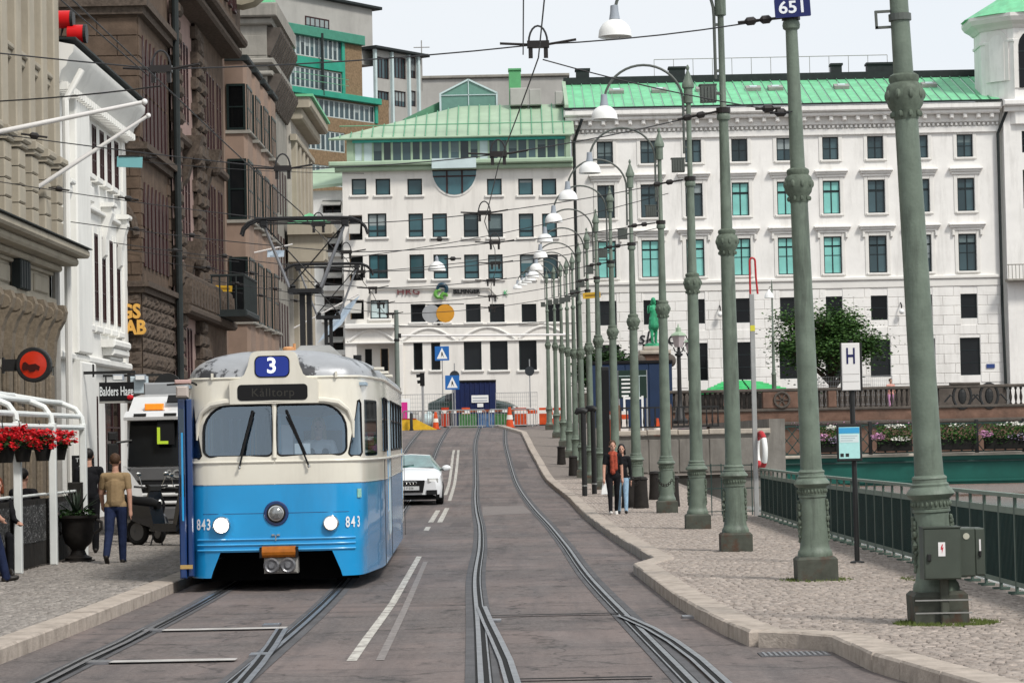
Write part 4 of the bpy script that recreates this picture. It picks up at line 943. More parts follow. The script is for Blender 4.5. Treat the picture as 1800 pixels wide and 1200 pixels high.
for c, a, b in swin + twin:
    f = empty('slit_window', (0, c, a), PI / 2, bn)
    MB().prism([(-.2, 0), (.2, 0), (.2, b - a - .5), (0, b - a), (-.2, b - a - .5)], -.05, .1).build('pane', M_redfr, f)
    part('mullion', M_brown, f, lambda mb: (mb.box(-.02, .02, -.058, .0, 0, b - a - .3), mb.box(-.2, .2, -.056, 0, (b - a) * .45, (b - a) * .45 + .05)))
def topwin(mb): pass
for px in (480 / 3 + 0,):
    window(bn, -1.25, 13.95, 1.2, 1.8, 2, 2, fm=M_redfr, gm=M_gldark, y=-.05, fr=.09)
arch = [(-1.35 + 1.25 * math.cos(PI * i / 9), -.06, 7.4 + 1.25 * math.sin(PI * i / 9)) for i in range(0, 6)]
part('arch_moulding', M_brown2, bn, lambda mb: mb.tube(arch, .1, 6))
text('wall_letters', 'GS', .52, M_gold, bn, (at(232, 549, Y0b).x - XB - .01, -.2, at(232, 549, Y0b).z), ext=.05, bold=.02, sx=.85)
text('wall_letters', 'AB', .52, M_gold, bn, (at(241, 577, Y0b).x - XB - .01, -.2, at(241, 577, Y0b).z), ext=.05, bold=.02, sx=.85)
part('downpipe', M_lead, bn, lambda mb: mb.tube([(.25, Y1b - Y0b - .1, 0), (.25, Y1b - Y0b - .1, 17)], .1, 8))
# --- pink plaster building with rough quoins
def street_house(name, label, X, Ya, Yb, H, m): 
    t = thing(name, label, 'building', (X, Ya, 0), PI / 2)
    return t, Yb - Ya
pk, LP = street_house('pink_building', 'pink plaster house with dark rough quoins and oxblood slit windows', -10.05, 76.4, 89.0, 15, M_pink)
hp = []
for base_u in (1.7, 2.4, 3.1, 3.8): hp += [(base_u - .2, base_u + .2, 1.6, 5.3), (base_u - .2, base_u + .2, 7.6, 10.4), (base_u - .2, base_u + .2, 11.6, 14.0)]
hp2 = []
for base_u in (7.2, 8.0, 8.8, 9.6, 10.8, 11.6): hp2 += [(base_u - .22, base_u + .22, 7.4, 10.2), (base_u - .22, base_u + .22, 11.3, 13.8), (base_u - .22, base_u + .22, 1.2, 4.6)]
part('wall', M_pink, pk, lambda mb: (wall(0, 5.0, 0, 15, hp, .06, mb=mb), mb.box(0, LP, .31, 9, 0, 15.2)))
part('stone_front', M_brown, pk, lambda mb: wall(5.0, LP, 0, 15, hp2, .06, y=-.12, mb=mb))
for h in hp: window(pk, (h[0] + h[1]) / 2, h[2], .4, h[3] - h[2], 1, 3, fm=M_redfr, gm=M_gldark, y=.03, fr=.05)
for h in hp2: window(pk, (h[0] + h[1]) / 2, h[2], .44, h[3] - h[2], 1, 3, fm=M_redfr, gm=M_gldark, y=-.09, fr=.05)
qn = [MB().cbox(-.45, .45, -.2 - .05 * q, .02, .02, .38, .08).mesh('quoin', M_brown2) for q in range(3)]
for uq, amp in ((.5, .1), (5.3, .12), (6.3, .05)):
    for i in range(37):
        o = link('quoin', random.choice(qn), pk, (uq + (amp if i % 2 else -amp), 0, i * .4)); o.scale = (.9 if i % 2 else 1.05, 1, 1)
for z, p in ((5.6, .5), (6.6, .35), (10.7, .3), (14.9, .8), (15.25, 1.0)): part('cornice', M_brown2, pk, lambda mb: mb.cbox(0, LP, -p, .02, z, z + .28, .08))
cr_ = MB().prism([(-.18, 0), (.18, 0), (.14, .5), (0, .75), (-.14, .5)], -.5, 0).mesh('crenel', M_brown2)
for i in range(16): link('crenel', cr_, pk, (.4 + i * .75, 0, 5.9))
for u, z in ((2.75, 10.4), (2.75, 7.2), (7.6, 10.5)): fixn(part('carved_bracket', M_brown2, pk, lambda mb: (mb.prismx([(0, z + .7), (-.6, z + .7), (-.5, z + .3), (-.3, z), (-.12, z - .6), (0, z - .8)], u - .3, u + .3), mb.sphere((u, -.35, z + .2), (.3, .25, .35)))).data)
def blk(mb):
    z = 5.85; mb.cbox(7.6, 11.6, -1.35, 0, z, z + .22, .05)
    for i in range(17): mb.tube([(7.7 + i * .24, -1.25, z + .22), (7.7 + i * .24, -1.25, z + 1.3)], .03, 5)
    for i in range(5): mb.tube([(7.65, -1.25 + i * .26, z + .22), (7.65, -1.25 + i * .26, z + 1.3)], .03, 5)
    mb.tube([(7.65, 0, z + 1.32), (7.65, -1.25, z + 1.32), (11.6, -1.25, z + 1.32)], .05, 6)
part('balcony', M_lead, pk, blk)
dor = empty('dormer', (9.5, 0, 15.5), 0, pk)
part('dormer_wall', M_brown, dor, lambda mb: mb.cbox(-2.6, 3.2, -.75, 3, 0, 3.2, .1)); part('dormer_roof', M_lead, dor, lambda mb: mb.cbox(-2.8, 3.4, -1.0, 3.2, 3.2, 3.5, .1))
for u in (-1.6, -.4, .8): window(dor, u, .6, .7, 1.8, 2, 2, fm=M_redfr, gm=M_gldark, y=-.8, fr=.07)
fixn(part('scroll_volute', mat('volute_stone', (.3, .27, .2), .9, var=.2), dor, lambda mb: mb.lathe([(.9, -.5), (1.0, 0), (.9, .5)], 14, (1.6, -1.0, 1.8), axis='X'), True).data)
# --- beige house with stacked oriels
orl, LO = street_house('oriel_house', 'pinkish beige house with stacked dark green oriel windows', -10.0, 89.2, 101.5, 15, M_pinkst)
part('wall', M_pinkst, orl, lambda mb: mb.box(0, LO, 0, 9, 0, 15.2))
for c in (2.0, 5.0, 8.0, 11.0):
    o = empty('oriel', (c, 0, 0), 0, orl)
    part('oriel_body', M_pinkst, o, lambda mb: mb.cbox(-.95, .95, -.75, .02, 1.0, 15.0, .12))
    part('oriel_roof', M_lead, o, lambda mb: mb.cbox(-1.05, 1.05, -.85, .02, 15.003, 15.2, .05))
    for z0, z1 in ((2.2, 4.4), (6.0, 8.2), (9.5, 11.6), (12.6, 14.2)):
        window(o, 0, z0, 1.7, z1 - z0, 3, 2, fm=M_dgreen, gm=M_gldark, y=-.72, fr=.09)
        f = window(o, -.98, z0, 1.3 * .5, z1 - z0, 1, 2, fm=M_dgreen, gm=M_gldark, y=-.38, fr=.08); f.rotation_euler = (0, 0, -PI / 2)
        part('oriel_sill', M_greystone, o, lambda mb: mb.cbox(-1.02, 1.02, -.88, 0, z0 - .12, z0 - .003, .03))
# --- grey stone tower
tY = 112.0; txl = at(410, 200, tY).x; txr = at(471, 200, tY).x
tow = thing('grey_tower', 'tall weathered grey stone tower block with carved cornices', 'building', (txr, tY, 0))
TH = at(450, 8, tY).z
part('wall', M_greystone, tow, lambda mb: mb.box(txl - txr - 6, 0, 0, 9, 0, TH))
for z0, z1, pj in ((TH - .6, TH, .5), (TH - .9, TH - .605, .25), (at(450, 108, tY).z - .15, at(450, 108, tY).z + .1, .3), (at(450, 130, tY).z - .1, at(450, 130, tY).z + .1, .25)):
    part('cornice', M_greystone, tow, lambda mb: mb.cbox(txl - txr - 6, pj, -pj, 9, z0, z1, .06))
for i in range(11):
    for zz0 in (at(450, 130, tY).z, TH - 1.0): fixn(part('carved_corbel', M_stone, tow, lambda mb: mb.add(*(lambda y_: ([(0, y_, zz0 - 1.2), (.12, y_, zz0 - 1.2), (.6, y_, zz0 - .2), (.6, y_, zz0), (0, y_, zz0), (0, y_ + .45, zz0 - 1.2), (.12, y_ + .45, zz0 - 1.2), (.6, y_ + .45, zz0 - .2), (.6, y_ + .45, zz0), (0, y_ + .45, zz0)], [(0, 1, 2, 3, 4), (9, 8, 7, 6, 5), (0, 5, 6, 1), (1, 6, 7, 2), (2, 7, 8, 3), (3, 8, 9, 4)]))(.1 + i * .8))).data)
r = 0; z = 4.0
while z < TH - 1.6:      # big ashlar courses
    for i in range(3):
        w = 1.1; part('stone_block', M_greystone, tow, lambda mb: mb.cbox(-1.1 * (i + 1) - (.5 if r % 2 else 0) + .012, -1.1 * i - (.5 if r % 2 else 0) - .012, -.03, .01, z + .012, z + .88, .015)) if -1.1 * i - (.5 if r % 2 else 0) <= 0 else None
    z += .9; r += 1
for i in range(6):
    for zz0 in (3, 6, 9, 12): part('slit_window', M_redfr, tow, lambda mb: mb.box(-.1, .03, 1 + i * 1.3, 1.5 + i * 1.3, zz0, zz0 + 2.0))
part('roof_cap', M_copper, tow, lambda mb: mb.box(txl - txr - 6, .2, -.2, 9, TH + .003, TH + .5))
# --- pale house beyond the tower
ps, LS = street_house('pale_house', 'pale house with green gutter and broad cornice beyond the grey tower', txr + .15, 121.4, 132, 17, M_cream)
zps = fz(512, 196, txr + .15)
part('wall', mat('pale_house_wall', (.48, .45, .4), .9, var=.1, dirt=.4, dirtcol=(.2, .18, .16), streak=True), ps, lambda mb: mb.box(0, LS, 0, 9, 0, zps))
part('cornice', M_beige, ps, lambda mb: (mb.cbox(-.3, LS, -1.0, .02, zps, zps + .5, .1), mb.cbox(-.1, LS, -.6, .02, zps - .5, zps - .003, .08), mb.cbox(-.1, LS, -.3, .02, zps - 1.5, zps - 1.2, .04)))
part('gutter', M_copper, ps, lambda mb: mb.box(-.4, LS, -1.1, 6, zps + .503, zps + .62))
for i in range(5):
    part('pilaster', M_beige, ps, lambda mb: mb.cbox(.2 + i * 2.2, .9 + i * 2.2, -.25, .02, 2, zps - 1.5, .04))
    for zz0 in (3.5, 7, 10.5, 13.5): window(ps, 1.5 + i * 2.2, zz0, .8, 2.0, 2, 2, fm=M_redfr, gm=M_gldark, y=-.04, fr=.07)
part('bay_canopy', M_copper, ps, lambda mb: mb.add([(-2.6, -2.0, fz(470, 322, -9.5)), (-.4, -2.0, fz(470, 322, -9.5)), (-.8, -1, fz(470, 300, -9.5)), (-2.2, -1, fz(470, 300, -9.5)), (-2.6, 0, fz(470, 322, -9.5)), (-.4, 0, fz(470, 322, -9.5))], [(0, 1, 2, 3), (1, 5, 2), (0, 3, 4), (2, 5, 4, 3)]))
part('bay', M_beige, ps, lambda mb: (mb.cbox(-2.6, -.4, -2.1, 0, fz(470, 345, -9.5), fz(470, 322, -9.5) - .003, .1), mb.cbox(-2.3, -.6, -1.7, 0, fz(470, 400, -9.5), fz(470, 345, -9.5) - .003, .1)))
# ------------------------------------------------------------------ lamp posts on the quay
M_pole = mat('grey_green_paint', (0.135, 0.168, 0.132), 0.5, var=0.22, scale=4, bump=.18, bscale=40, dirt=.75, dirtcol=(.035, .038, .032), streak=True, dscale=3.0, dlo=.52, dhi=.72)
M_poled = mat('pole_ornament', (0.115, 0.14, 0.108), 0.6, var=0.3, scale=14, dirt=.5, dirtcol=(.04, .045, .035), dscale=5)
M_plinth = mat('rusty_plinth', (0.075, 0.08, 0.065), 0.7, var=0.3, scale=6, dirt=.7, dirtcol=(.09, .035, .02), dscale=3.5, dlo=.52, dhi=.66)
M_lampw = mat('lamp_white', (0.8, 0.8, 0.78), 0.35, var=.03)
M_lampg = mat('lamp_socket_grey', (0.3, 0.33, 0.37), 0.5, var=.08)
M_armg = mat('arm_dark', (0.09, 0.10, 0.09), 0.5, var=.1)
M_lens = mat('lamp_lens', (.35, .35, .33), .2, var=.05)
def post_meshes():
    d = {}
    mb = MB(); mb.box(-.235, .235, -.235, .235, -.05, .25); mb.add([(-.235, -.235, .25), (.235, -.235, .25), (.235, .235, .25), (-.235, .235, .25), (-.205, -.205, .28), (.205, -.205, .28), (.205, .205, .28), (-.205, .205, .28)], [(0, 1, 5, 4), (1, 2, 6, 5), (2, 3, 7, 6), (3, 0, 4, 7), (4, 5, 6, 7)])
    d['plinth'] = mb.mesh('plinth', M_plinth)
    d['pedestal'] = MB().lathe([(.2, .26), (.205, .3), (.195, .345), (.18, .36), (.172, .40), (.165, .44), (.155, .7), (.152, .96), (.165, .97), (.165, .99), (.155, 1.0)], 20).mesh('pedestal', M_pole, True)
    mb = MB(); mb.lathe([(.152, .985), (.165, 1.0), (.165, 1.08), (.178, 1.1)], 20)
    for i in range(26):
        a = 2 * PI * i / 26; mb.sphere((.168 * math.cos(a), .168 * math.sin(a), 1.04), (.014, .014, .026), 6, 4)
    d['ornament_ring'] = mb.mesh('ornament_ring', M_poled, True)
    d['collar'] = MB().lathe([(.17, 1.085), (.2, 1.11), (.212, 1.125), (.205, 1.145), (.185, 1.17), (.165, 1.19), (.168, 1.21), (.15, 1.225), (.148, 1.25), (.155, 1.26), (.15, 1.275), (.13, 1.29)], 24).mesh('collar', M_pole, True)
    rnd = random.Random(3); mb = MB()
    for s_ in (-1, 1):
        mb = MB()
        for i in range(30):
            z = .46 + .48 * i / 30; a = (0 if s_ > 0 else PI) + rnd.uniform(-.3, .3); r_ = .158 + .008
            mb.sphere((r_ * math.cos(a), r_ * math.sin(a), z), (rnd.uniform(.014, .028), rnd.uniform(.012, .026), rnd.uniform(.014, .032)), 6, 4)
        d['leaf_ornament' + ('' if s_ < 0 else '_b')] = mb.mesh('leaf_ornament', M_poled, True)
    d['shaft'] = MB().lathe([(.128, 1.28), (.122, 1.5), (.116, 2.6), (.108, 3.6), (.102, 4.5)], 20).mesh('shaft', M_pole, True)
    mb = MB().lathe([(.104, 4.42), (.118, 4.45), (.12, 4.5), (.15, 4.54), (.165, 4.6), (.168, 4.66), (.155, 4.72), (.125, 4.75), (.135, 4.78), (.13, 4.81), (.1, 4.83)], 20)
    for i in range(9):
        a = 2 * PI * i / 9; mb.sphere((.155 * math.cos(a), .155 * math.sin(a), 4.64), (.03, .03, .05), 7, 5); mb.sphere((.125 * math.cos(a), .125 * math.sin(a), 4.47), (.022, .022, .03), 6, 4)
    d['ball_ring'] = mb.mesh('ball_ring', M_poled, True)
    d['upper_shaft'] = MB().lathe([(.088, 4.8), (.08, 5.6), (.07, 6.46), (.098, 6.48), (.105, 6.52), (.098, 6.56), (.062, 6.6), (.05, 6.62), (.047, 8.1)], 16).mesh('upper_shaft', M_pole, True)
    d['finial'] = MB().lathe([(.06, 8.05), (.085, 8.06), (.085, 8.33), (.115, 8.35), (.115, 8.43), (.1, 8.45), (.05, 8.6), (.02, 8.68), (.03, 8.7), (.035, 8.73), (.02, 8.77), (.005, 8.79)], 16).mesh('finial', M_pole, True)
    pts = [(-.1, 0, 7.1), (-.1, 0, 8.05)] + [(-.85 + .75 * math.cos(R(a)), 0, 8.08 + .72 * math.sin(R(a))) for a in range(8, 173, 9)] + [(-1.6, 0, 8.22)]
    mb = MB().tube(pts, .024, 8); mb.box(-.12, 0, -.02, .02, 7.2, 7.24); mb.box(-.12, 0, -.02, .02, 7.9, 7.94)
    d['lamp_arm'] = mb.mesh('lamp_arm', M_armg, True)
    d['lamp_socket'] = MB().lathe([(.03, 8.26), (.06, 8.25), (.065, 8.16), (.085, 8.04)], 12, (-1.6, 0, 0)).mesh('lamp_socket', M_lampg, True)
    dome = [(.07, 8.06)] + [(.25 * math.sin(R(a)), 7.81 + .24 * math.cos(R(a))) for a in range(15, 91, 15)] + [(.255, 7.775), (.245, 7.775), (.235, 7.81)]
    d['lamp_shade'] = MB().lathe(dome, 20, (-1.6, 0, 0), cap=False).mesh('lamp_shade', M_lampw, True)
    d['lamp_lens'] = MB().lathe([(.235, 7.805), (.2, 7.79), (.02, 7.785)], 16, (-1.6, 0, 0)).mesh('lamp_lens', M_lens, True)
    mb = MB().box(-.34, -.1, -.1, .1, 6.75, 7.0); mb.box(-.1, 0, -.03, .03, 6.86, 6.9); mb.box(-.36, -.09, -.11, .11, 7.0, 7.015)
    for i in range(5): mb.box(-.33 + i * .05, -.31 + i * .05, -.115, -.1, 6.77, 6.98)
    d['floodlight'] = mb.mesh('floodlight', M_armg)
    return d
PM = post_meshes()
posts = [(1650, 23.0, 200), (1435, 30.7, 150), (1294, 39.3, 117), (1227, 49.5, 93), (1173, 59.7, 77), (1120, 66.7, 0), (1083, 74, 0), (1057, 82, 0), (1040, 90, 0), (1025, 98, 0), (1013, 107, 0), (1002, 115, 0), (991, 124, 0), (979, 133, 0), (966, 144, 0)]
leans = {0: -.038, 1: -.021, 2: -.006}
plabels = {0: 'stout green lamp post with two electrical boxes strapped to its foot', 1: 'green lamp post that carries the blue 651 plate', 2: 'green lamp post with floodlight, next past the one with the 651 plate', 3: 'green lamp post between lifebuoy post and the bollards with chain', 4: 'green lamp post that half hides the green statue', 5: 'green lamp post rising behind the two bollards by the walkers'}
GP = 'ornate green lamp posts in a row along the quay'
PG = 'ornate grey green lamp post with arched arm and white dome lamp'
post_obj = []
for i, (px, Y, s_) in enumerate(posts):
    py = 770 + (CAMZ - (zg(Y) + KH)) * sc(Y); X = at(px, py, Y).x
    t = thing('lamp_post', plabels.get(i, PG), 'lamp post', (X, Y, zg(Y) + KH), 0, GP); t.rotation_euler = (0, leans.get(i, 0), 0); post_obj.append(t)
    for nm, me in PM.items():
        if nm == 'floodlight' and i < 2: continue
        if nm.startswith('leaf_ornament') and i > 6: continue
        link(nm.replace('_b', '') if nm.startswith('leaf') else nm, me, t)
# blue number plate on the second post
t = thing('number_plate', 'dark blue plate with white number 651 high on a lamp post', 'sign', (0, 0, 0))
p_ = at(1393, 14, 30.55); t.location = p_; t.rotation_euler = (0, R(-3), 0)
part('plate', mat('navy_enamel', (.012, .018, .1), .35, var=.05), t, lambda mb: mb.prism(rrect(-.21, .21, -.11, .11, .012), -.01, .01))
text('digits', '651', .2, mat('digit_white', (.75, .77, .8), .4, var=0), t, (0, -.013, 0), ext=.002, bold=.004, sx=1.12)
# electrical boxes at the first post
X1, Y1_, Z1 = post_obj[0].location
M_box = mat('box_paint', (.062, .075, .06), .5, var=.12, scale=4, dirt=.25, dirtcol=(.03, .03, .025), dscale=3)
bxs = thing('electrical_cabinet', 'olive grey cabinet with lightning warning sticker on lamp post foot', 'cabinet', (X1 - .02, Y1_ - .24, Z1 + .40))
part('cabinet_body', M_box, bxs, lambda mb: mb.cbox(-.16, .16, -.2, .05, 0, .44, .012)); part('cabinet_lid', M_box, bxs, lambda mb: mb.box(-.165, .165, -.205, .055, .441, .453))
o = part('warning_sticker', mat('sticker_white', (.75, .73, .72), .4, var=.05), bxs, lambda mb: mb.box(-.035, .025, -.203, -.2003, .2, .32))
part('lightning_bolt', mat('bolt_red', (.5, .03, .05), .4, var=0), o, lambda mb: mb.prism([(-.012, .28), (.0, .305), (.006, .3), (-.001, .275), (.01, .278), (-.006, .22), (-.004, .255), (-.015, .258)][::-1], -.2045, -.2032))
part('lock', M_blackmet, bxs, lambda mb: mb.cbox(-.13, -.1, -.225, -.2, .16, .22, .006))
bx2 = thing('electrical_cabinet', 'narrower olive grey cabinet with round pale sticker behind the warning one', 'cabinet', (X1 + .17, Y1_ - .1, Z1 + .41))
part('cabinet_body', M_box, bx2, lambda mb: mb.cbox(-.02, .125, -.15, .2, 0, .42, .012)); part('cabinet_door', M_box, bx2, lambda mb: mb.cbox(.126, .215, -.12, .2, 0.005, .415, .012))
part('sticker', mat('sticker_cream', (.5, .49, .4), .5, var=.05), bx2, lambda mb: mb.lathe([(.028, -.155), (.028, -.1505)], 16, (.05, 0, .35), axis='Y'))
part('sticker_strip', MATS['sticker_white'], bx2, lambda mb: mb.box(.165, .18, -.123, -.1205, .22, .32)); part('lock', M_blackmet, bx2, lambda mb: mb.cbox(.16, .18, -.14, -.12, .17, .22, .005))
cs = thing('conduit_pipe', 'grey conduit strapped to the lamp post plinth with steel bands', 'pipe', (X1, Y1_ - .27, Z1))
part('pipe', M_plinth, cs, lambda mb: mb.cbox(-.02, .05, -.04, .03, -.02, .4, .01))
for z in (.1, .21): part('steel_band', mat('galvanised', (.4, .4, .38), .4, .8, var=.2), cs, lambda mb: mb.box(-.245, .245, -.05, -.043, z, z + .012))
# brackets high on first post
part('bracket', M_armg, post_obj[0], lambda mb: (mb.lathe([(.1, 5.3), (.1, 5.36)], 16), mb.box(-.22, -.08, -.02, .02, 5.24, 5.26), mb.box(-.22, -.2, -.02, .02, 5.24, 5.4), mb.box(-.2, -.08, -.02, .02, 5.38, 5.4)))
# ------------------------------------------------------------------ green quay railing
M_rail = mat('railing_light', (.17, .215, .175), .5, var=.1, scale=3, dirt=.2, dirtcol=(.08, .09, .07))
M_raild = mat('railing_dark', (.02, .048, .042), .55, var=.2, scale=5)
rl = thing('quay_railing', 'green steel railing with ribbed dark panels along the canal edge', 'railing', (5.13, 0, 0))
ys_ = list(np.arange(17.4, 57.0, .9))
pm_ = MB().box(-.012, .012, -.04, .04, 0, 1.0).box(-.09, .09, -.035, .035, -.01, .02).mesh('post', mat('railing_post', (.07, .105, .085), .5, var=.15))
for y in ys_: link('post', pm_, rl, (0, y, zg(y) + KH))
pan = MB().box(.0, .006, .04, .86, .12, .82)
for k in range(11): pan.box(-.008, .0, .06 + k * .073, .08 + k * .073, .12, .82)
panm = pan.mesh('panel', M_raild)
r1 = MB().box(-.04, .04, 0, .905, .995, 1.035).mesh('top_rail', M_rail); r2 = MB().box(-.012, .012, .04, .86, .82, .89).mesh('lower_rail', M_rail); r3 = MB().box(-.012, .012, .04, .86, .07, .12).mesh('foot_rail', M_rail)
for a, b in zip(ys_[:-1], ys_[1:]):
    sl = math.atan((zg(b) - zg(a)) / .9)
    for nm, me in (('panel', panm), ('top_rail', r1), ('lower_rail', r2), ('foot_rail', r3)): link(nm, me, rl, (0, a, zg(a) + KH), (sl, 0, 0))
# ------------------------------------------------------------------ tram stop sign
g = ground(1507, 990, KH); st = thing('tram_stop_sign', 'black pole with white H stop plate and blue timetable case', 'sign', g)
k_ = 1 / sc(g.y)
part('pole', M_blackmet, st, lambda mb: mb.tube([(0, 0, 0), (-.02, 0, 390 * k_)], .034, 10)); part('foot', M_blackmet, st, lambda mb: mb.lathe([(.1, 0), (.09, .02), (.05, .03)], 12))
o = part('stop_plate', mat('plate_white', (.72, .7, .68), .35, var=.03), st, lambda mb: mb.cbox(-.15, .09, -.07, -.035, 302 * k_, 385 * k_, .008))
part('plate_side', M_blackmet, st, lambda mb: mb.box(-.155, .125, -.034, .05, 301 * k_, 386 * k_))
text('letter_h', 'H', .30, mat('navy_letter', (.01, .012, .08), .4, var=0), o, (-.03, -.073, 361 * k_), ext=.002, bold=.004, sx=.62)
for z in (317, 330): part('rule_line', M_greypipe, o, lambda mb: mb.box(-.14, .08, -.0715, -.0705, z * k_, (z + .8) * k_))
tt = part('timetable_case', M_blackmet, st, lambda mb: mb.cbox(-.24, .09, -.09, -.045, 178 * k_, 243 * k_, .01))
part('timetable_sheet', mat('sheet_aqua', (.42, .72, .7), .35, var=.06, scale=20), tt, lambda mb: mb.box(-.215, .06, -.093, -.0905, 183 * k_, 238 * k_)); part('sheet_header', mat('sheet_blue', (.05, .33, .6), .35, var=0), tt, lambda mb: mb.box(-.212, .057, -.0955, -.0935, 227 * k_, 237 * k_))
part('sheet_block', mat('sheet_pale', (.62, .72, .72), .35, var=.05), tt, lambda mb: mb.box(-.205, .05, -.0955, -.0935, 211 * k_, 225 * k_))
for i in range(3): part('text_line', mat('sheet_grey', (.3, .4, .42), .5, var=0), tt, lambda mb: mb.box(-.19, .03 - .03 * i, -.0965, -.0957, (222 - i * 4) * k_, (223 - i * 4) * k_))
for x in (-.2, -.13): part('map_mark', M_blackmet, tt, lambda mb: mb.box(x, x + .045, -.0955, -.0935, 186 * k_, 192 * k_))
# ------------------------------------------------------------------ lifebuoy post
g = Vector((at(1330, 895, 56.6).x, 56.6, zg(56.6) + .1)); k_ = 1 / sc(56.6)
lp = thing('lifebuoy_post', 'grey steel post with red rescue hook loop beside the railing end', 'post', g)
part('post', mat('galvanised_grey', (.34, .34, .33), .5, .3, var=.12), lp, lambda mb: mb.cbox(-.05, .05, -.05, .05, 0, 390 * k_, .008))
loop = [(.03 + .06 * math.cos(R(a)) * 1.0, -.02, (448 - 0) * k_ + .07 * math.sin(R(a))) for a in range(0, 181, 20)]
part('rescue_hook', mat('signal_red', (.42, .025, .03), .4, var=.1), lp, lambda mb: mb.tube([(.13, -.02, 390 * k_)] + [(.1, -.02, 420 * k_)] + loop + [(-.03, -.02, 390 * k_)], .022, 8))
part('yellow_mark', mat('yellow_tape', (.6, .55, .05), .5, var=0), lp, lambda mb: mb.box(-.051, .051, -.054, -.0505, 325 * k_, 335 * k_))
lb = thing('lifebuoy', 'white lifebuoy with red ends hanging edge on by grey post', 'lifebuoy', (g.x + .12, g.y - .05, g.z + 1.45))
def tor(mb, a0, a1, n=10):
    mb.tube([(.0, .30 * math.cos(R(a0 + (a1 - a0) * i / n)), .37 * math.sin(R(a0 + (a1 - a0) * i / n))) for i in range(n + 1)], .06, 10)
lbw = part('ring', mat('buoy_white', (.75, .75, .73), .45, var=.04), lb, lambda mb: (tor(mb, -42, 42), tor(mb, 138, 222)), True)
part('red_band', MATS['signal_red'], lb, lambda mb: tor(mb, 43, 137), True); part('red_band', MATS['signal_red'], lb, lambda mb: tor(mb, 223, 317), True)
lb.rotation_euler = (0, 0, R(12)); lb.location.z = g.z + 1.42
# ------------------------------------------------------------------ bollards with chains, black pipe posts
M_bol = mat('black_bollard', (.022, .019, .017), .6, var=.3, scale=8)
bm_ = MB().lathe([(.19, 0), (.19, .05), (.17, .3), (.16, .66), (.165, .7), (.15, .75), (.02, .77)], 18).mesh('bollard_body', M_bol, True)
bpos = [(1127, 893, 'b'), (1106, 892, 'b'), (1008, 836, 'a'), (987, 816, 'a'), (1153, 878, 'b'), (1182, 890, 'b')]
for i, (px, py, q) in enumerate(bpos):
    g = ground(px, py, KH); t = thing('bollard', ('front bollard of the chained pair beside the two walkers', 'rear bollard of the chained pair beside the two walkers', 'black bollard just past the hooked pipe posts', 'farthest small black bollard at the far lamp posts', 'black bollard half hidden behind a lamp post foot, chain attached', 'black bollard with chain between two lamp posts')[i], 'bollard', g, 0, 'black bollards on the quay'); link('bollard_body', bm_, t)
    part('chain_ring', M_bol, t, lambda mb: mb.lathe([(.17, .68), (.19, .7), (.17, .72)], 16), True)
for (a, b) in (((1127, 838), (1106, 838)), ((1153, 838), (1182, 842))):
    A_ = at(a[0], a[1], 56); B_ = at(b[0], b[1], 58); ch = thing('chain', 'sagging black chain strung between ' + ('the pair of bollards by the walking women' if a[0] < 1140 else 'bollards behind the lamp posts'), 'chain', A_)
    for i in range(14):
        u = (i + .5) / 14; p = A_.lerp(B_, u) - A_; p.z -= .16 * (1 - (2 * u - 1) ** 2)
        link_ = MB().tube([p + Vector((.02 * math.cos(q), 0, .03 * math.sin(q))) if i % 2 else p + Vector((.0, .02 * math.cos(q), .03 * math.sin(q))) for q in [R(45 * z) for z in range(9)]], .008, 5); link_.build('chain_link', M_bol, ch)
for px, lab in ((1028, 'black pipe post with hooked cap, pavement end of the pair'), (1045, 'black pipe post with hooked cap, canal side of the pair')):
    g = ground(px, 872 if px < 1040 else 868, KH); t = thing('pipe_post', lab, 'post', g, 0, 'black hooked pipe posts')
    k_ = 1 / sc(g.y); part('pipe', M_blackmet, t, lambda mb: mb.tube([(0, 0, 0), (0, 0, 150 * k_)], .075, 12)); part('hooked_cap', M_blackmet, t, lambda mb: (mb.tube([(.1, 0, 147 * k_), (0, 0, 150 * k_), (-.15, 0, 150 * k_), (-.22, 0, 144 * k_)], [.09, .1, .1, .05], 10)), True)
    part('clamp', mat('galvanised', (.4, .4, .38), .4), t, lambda mb: mb.lathe([(.085, .28), (.085, .32)], 12))
g = ground(1046, 868, KH); t = thing('dark_sign_back', 'tall narrow black sign column behind the hooked posts', 'sign', Vector((at(1068, 860, 76).x, 76, zg(76) + KH)))
part('column', M_blackmet, t, lambda mb: mb.cbox(-.11, .11, -.06, .06, 0, 3.7, .02)); part('sign_face', M_dark, t, lambda mb: mb.box(-.1, .1, -.065, -.061, .9, 3.6))
# mesh fence at the quay end
mf = thing('mesh_gate', 'dark wire mesh gate between lamp posts at the railing end', 'fence', (at(1245, 900, 57).x, 57, zg(57) + .1))
for i in range(7): part('upright', M_raild, mf, lambda mb: mb.box(-.15 + i * .22, -.13 + i * .22, -.01, .01, 0, 1.15))
for i in range(3): part('crossbar', M_raild, mf, lambda mb: mb.box(-.15, 1.2, -.012, .012, .1 + i * .5, .12 + i * .5))
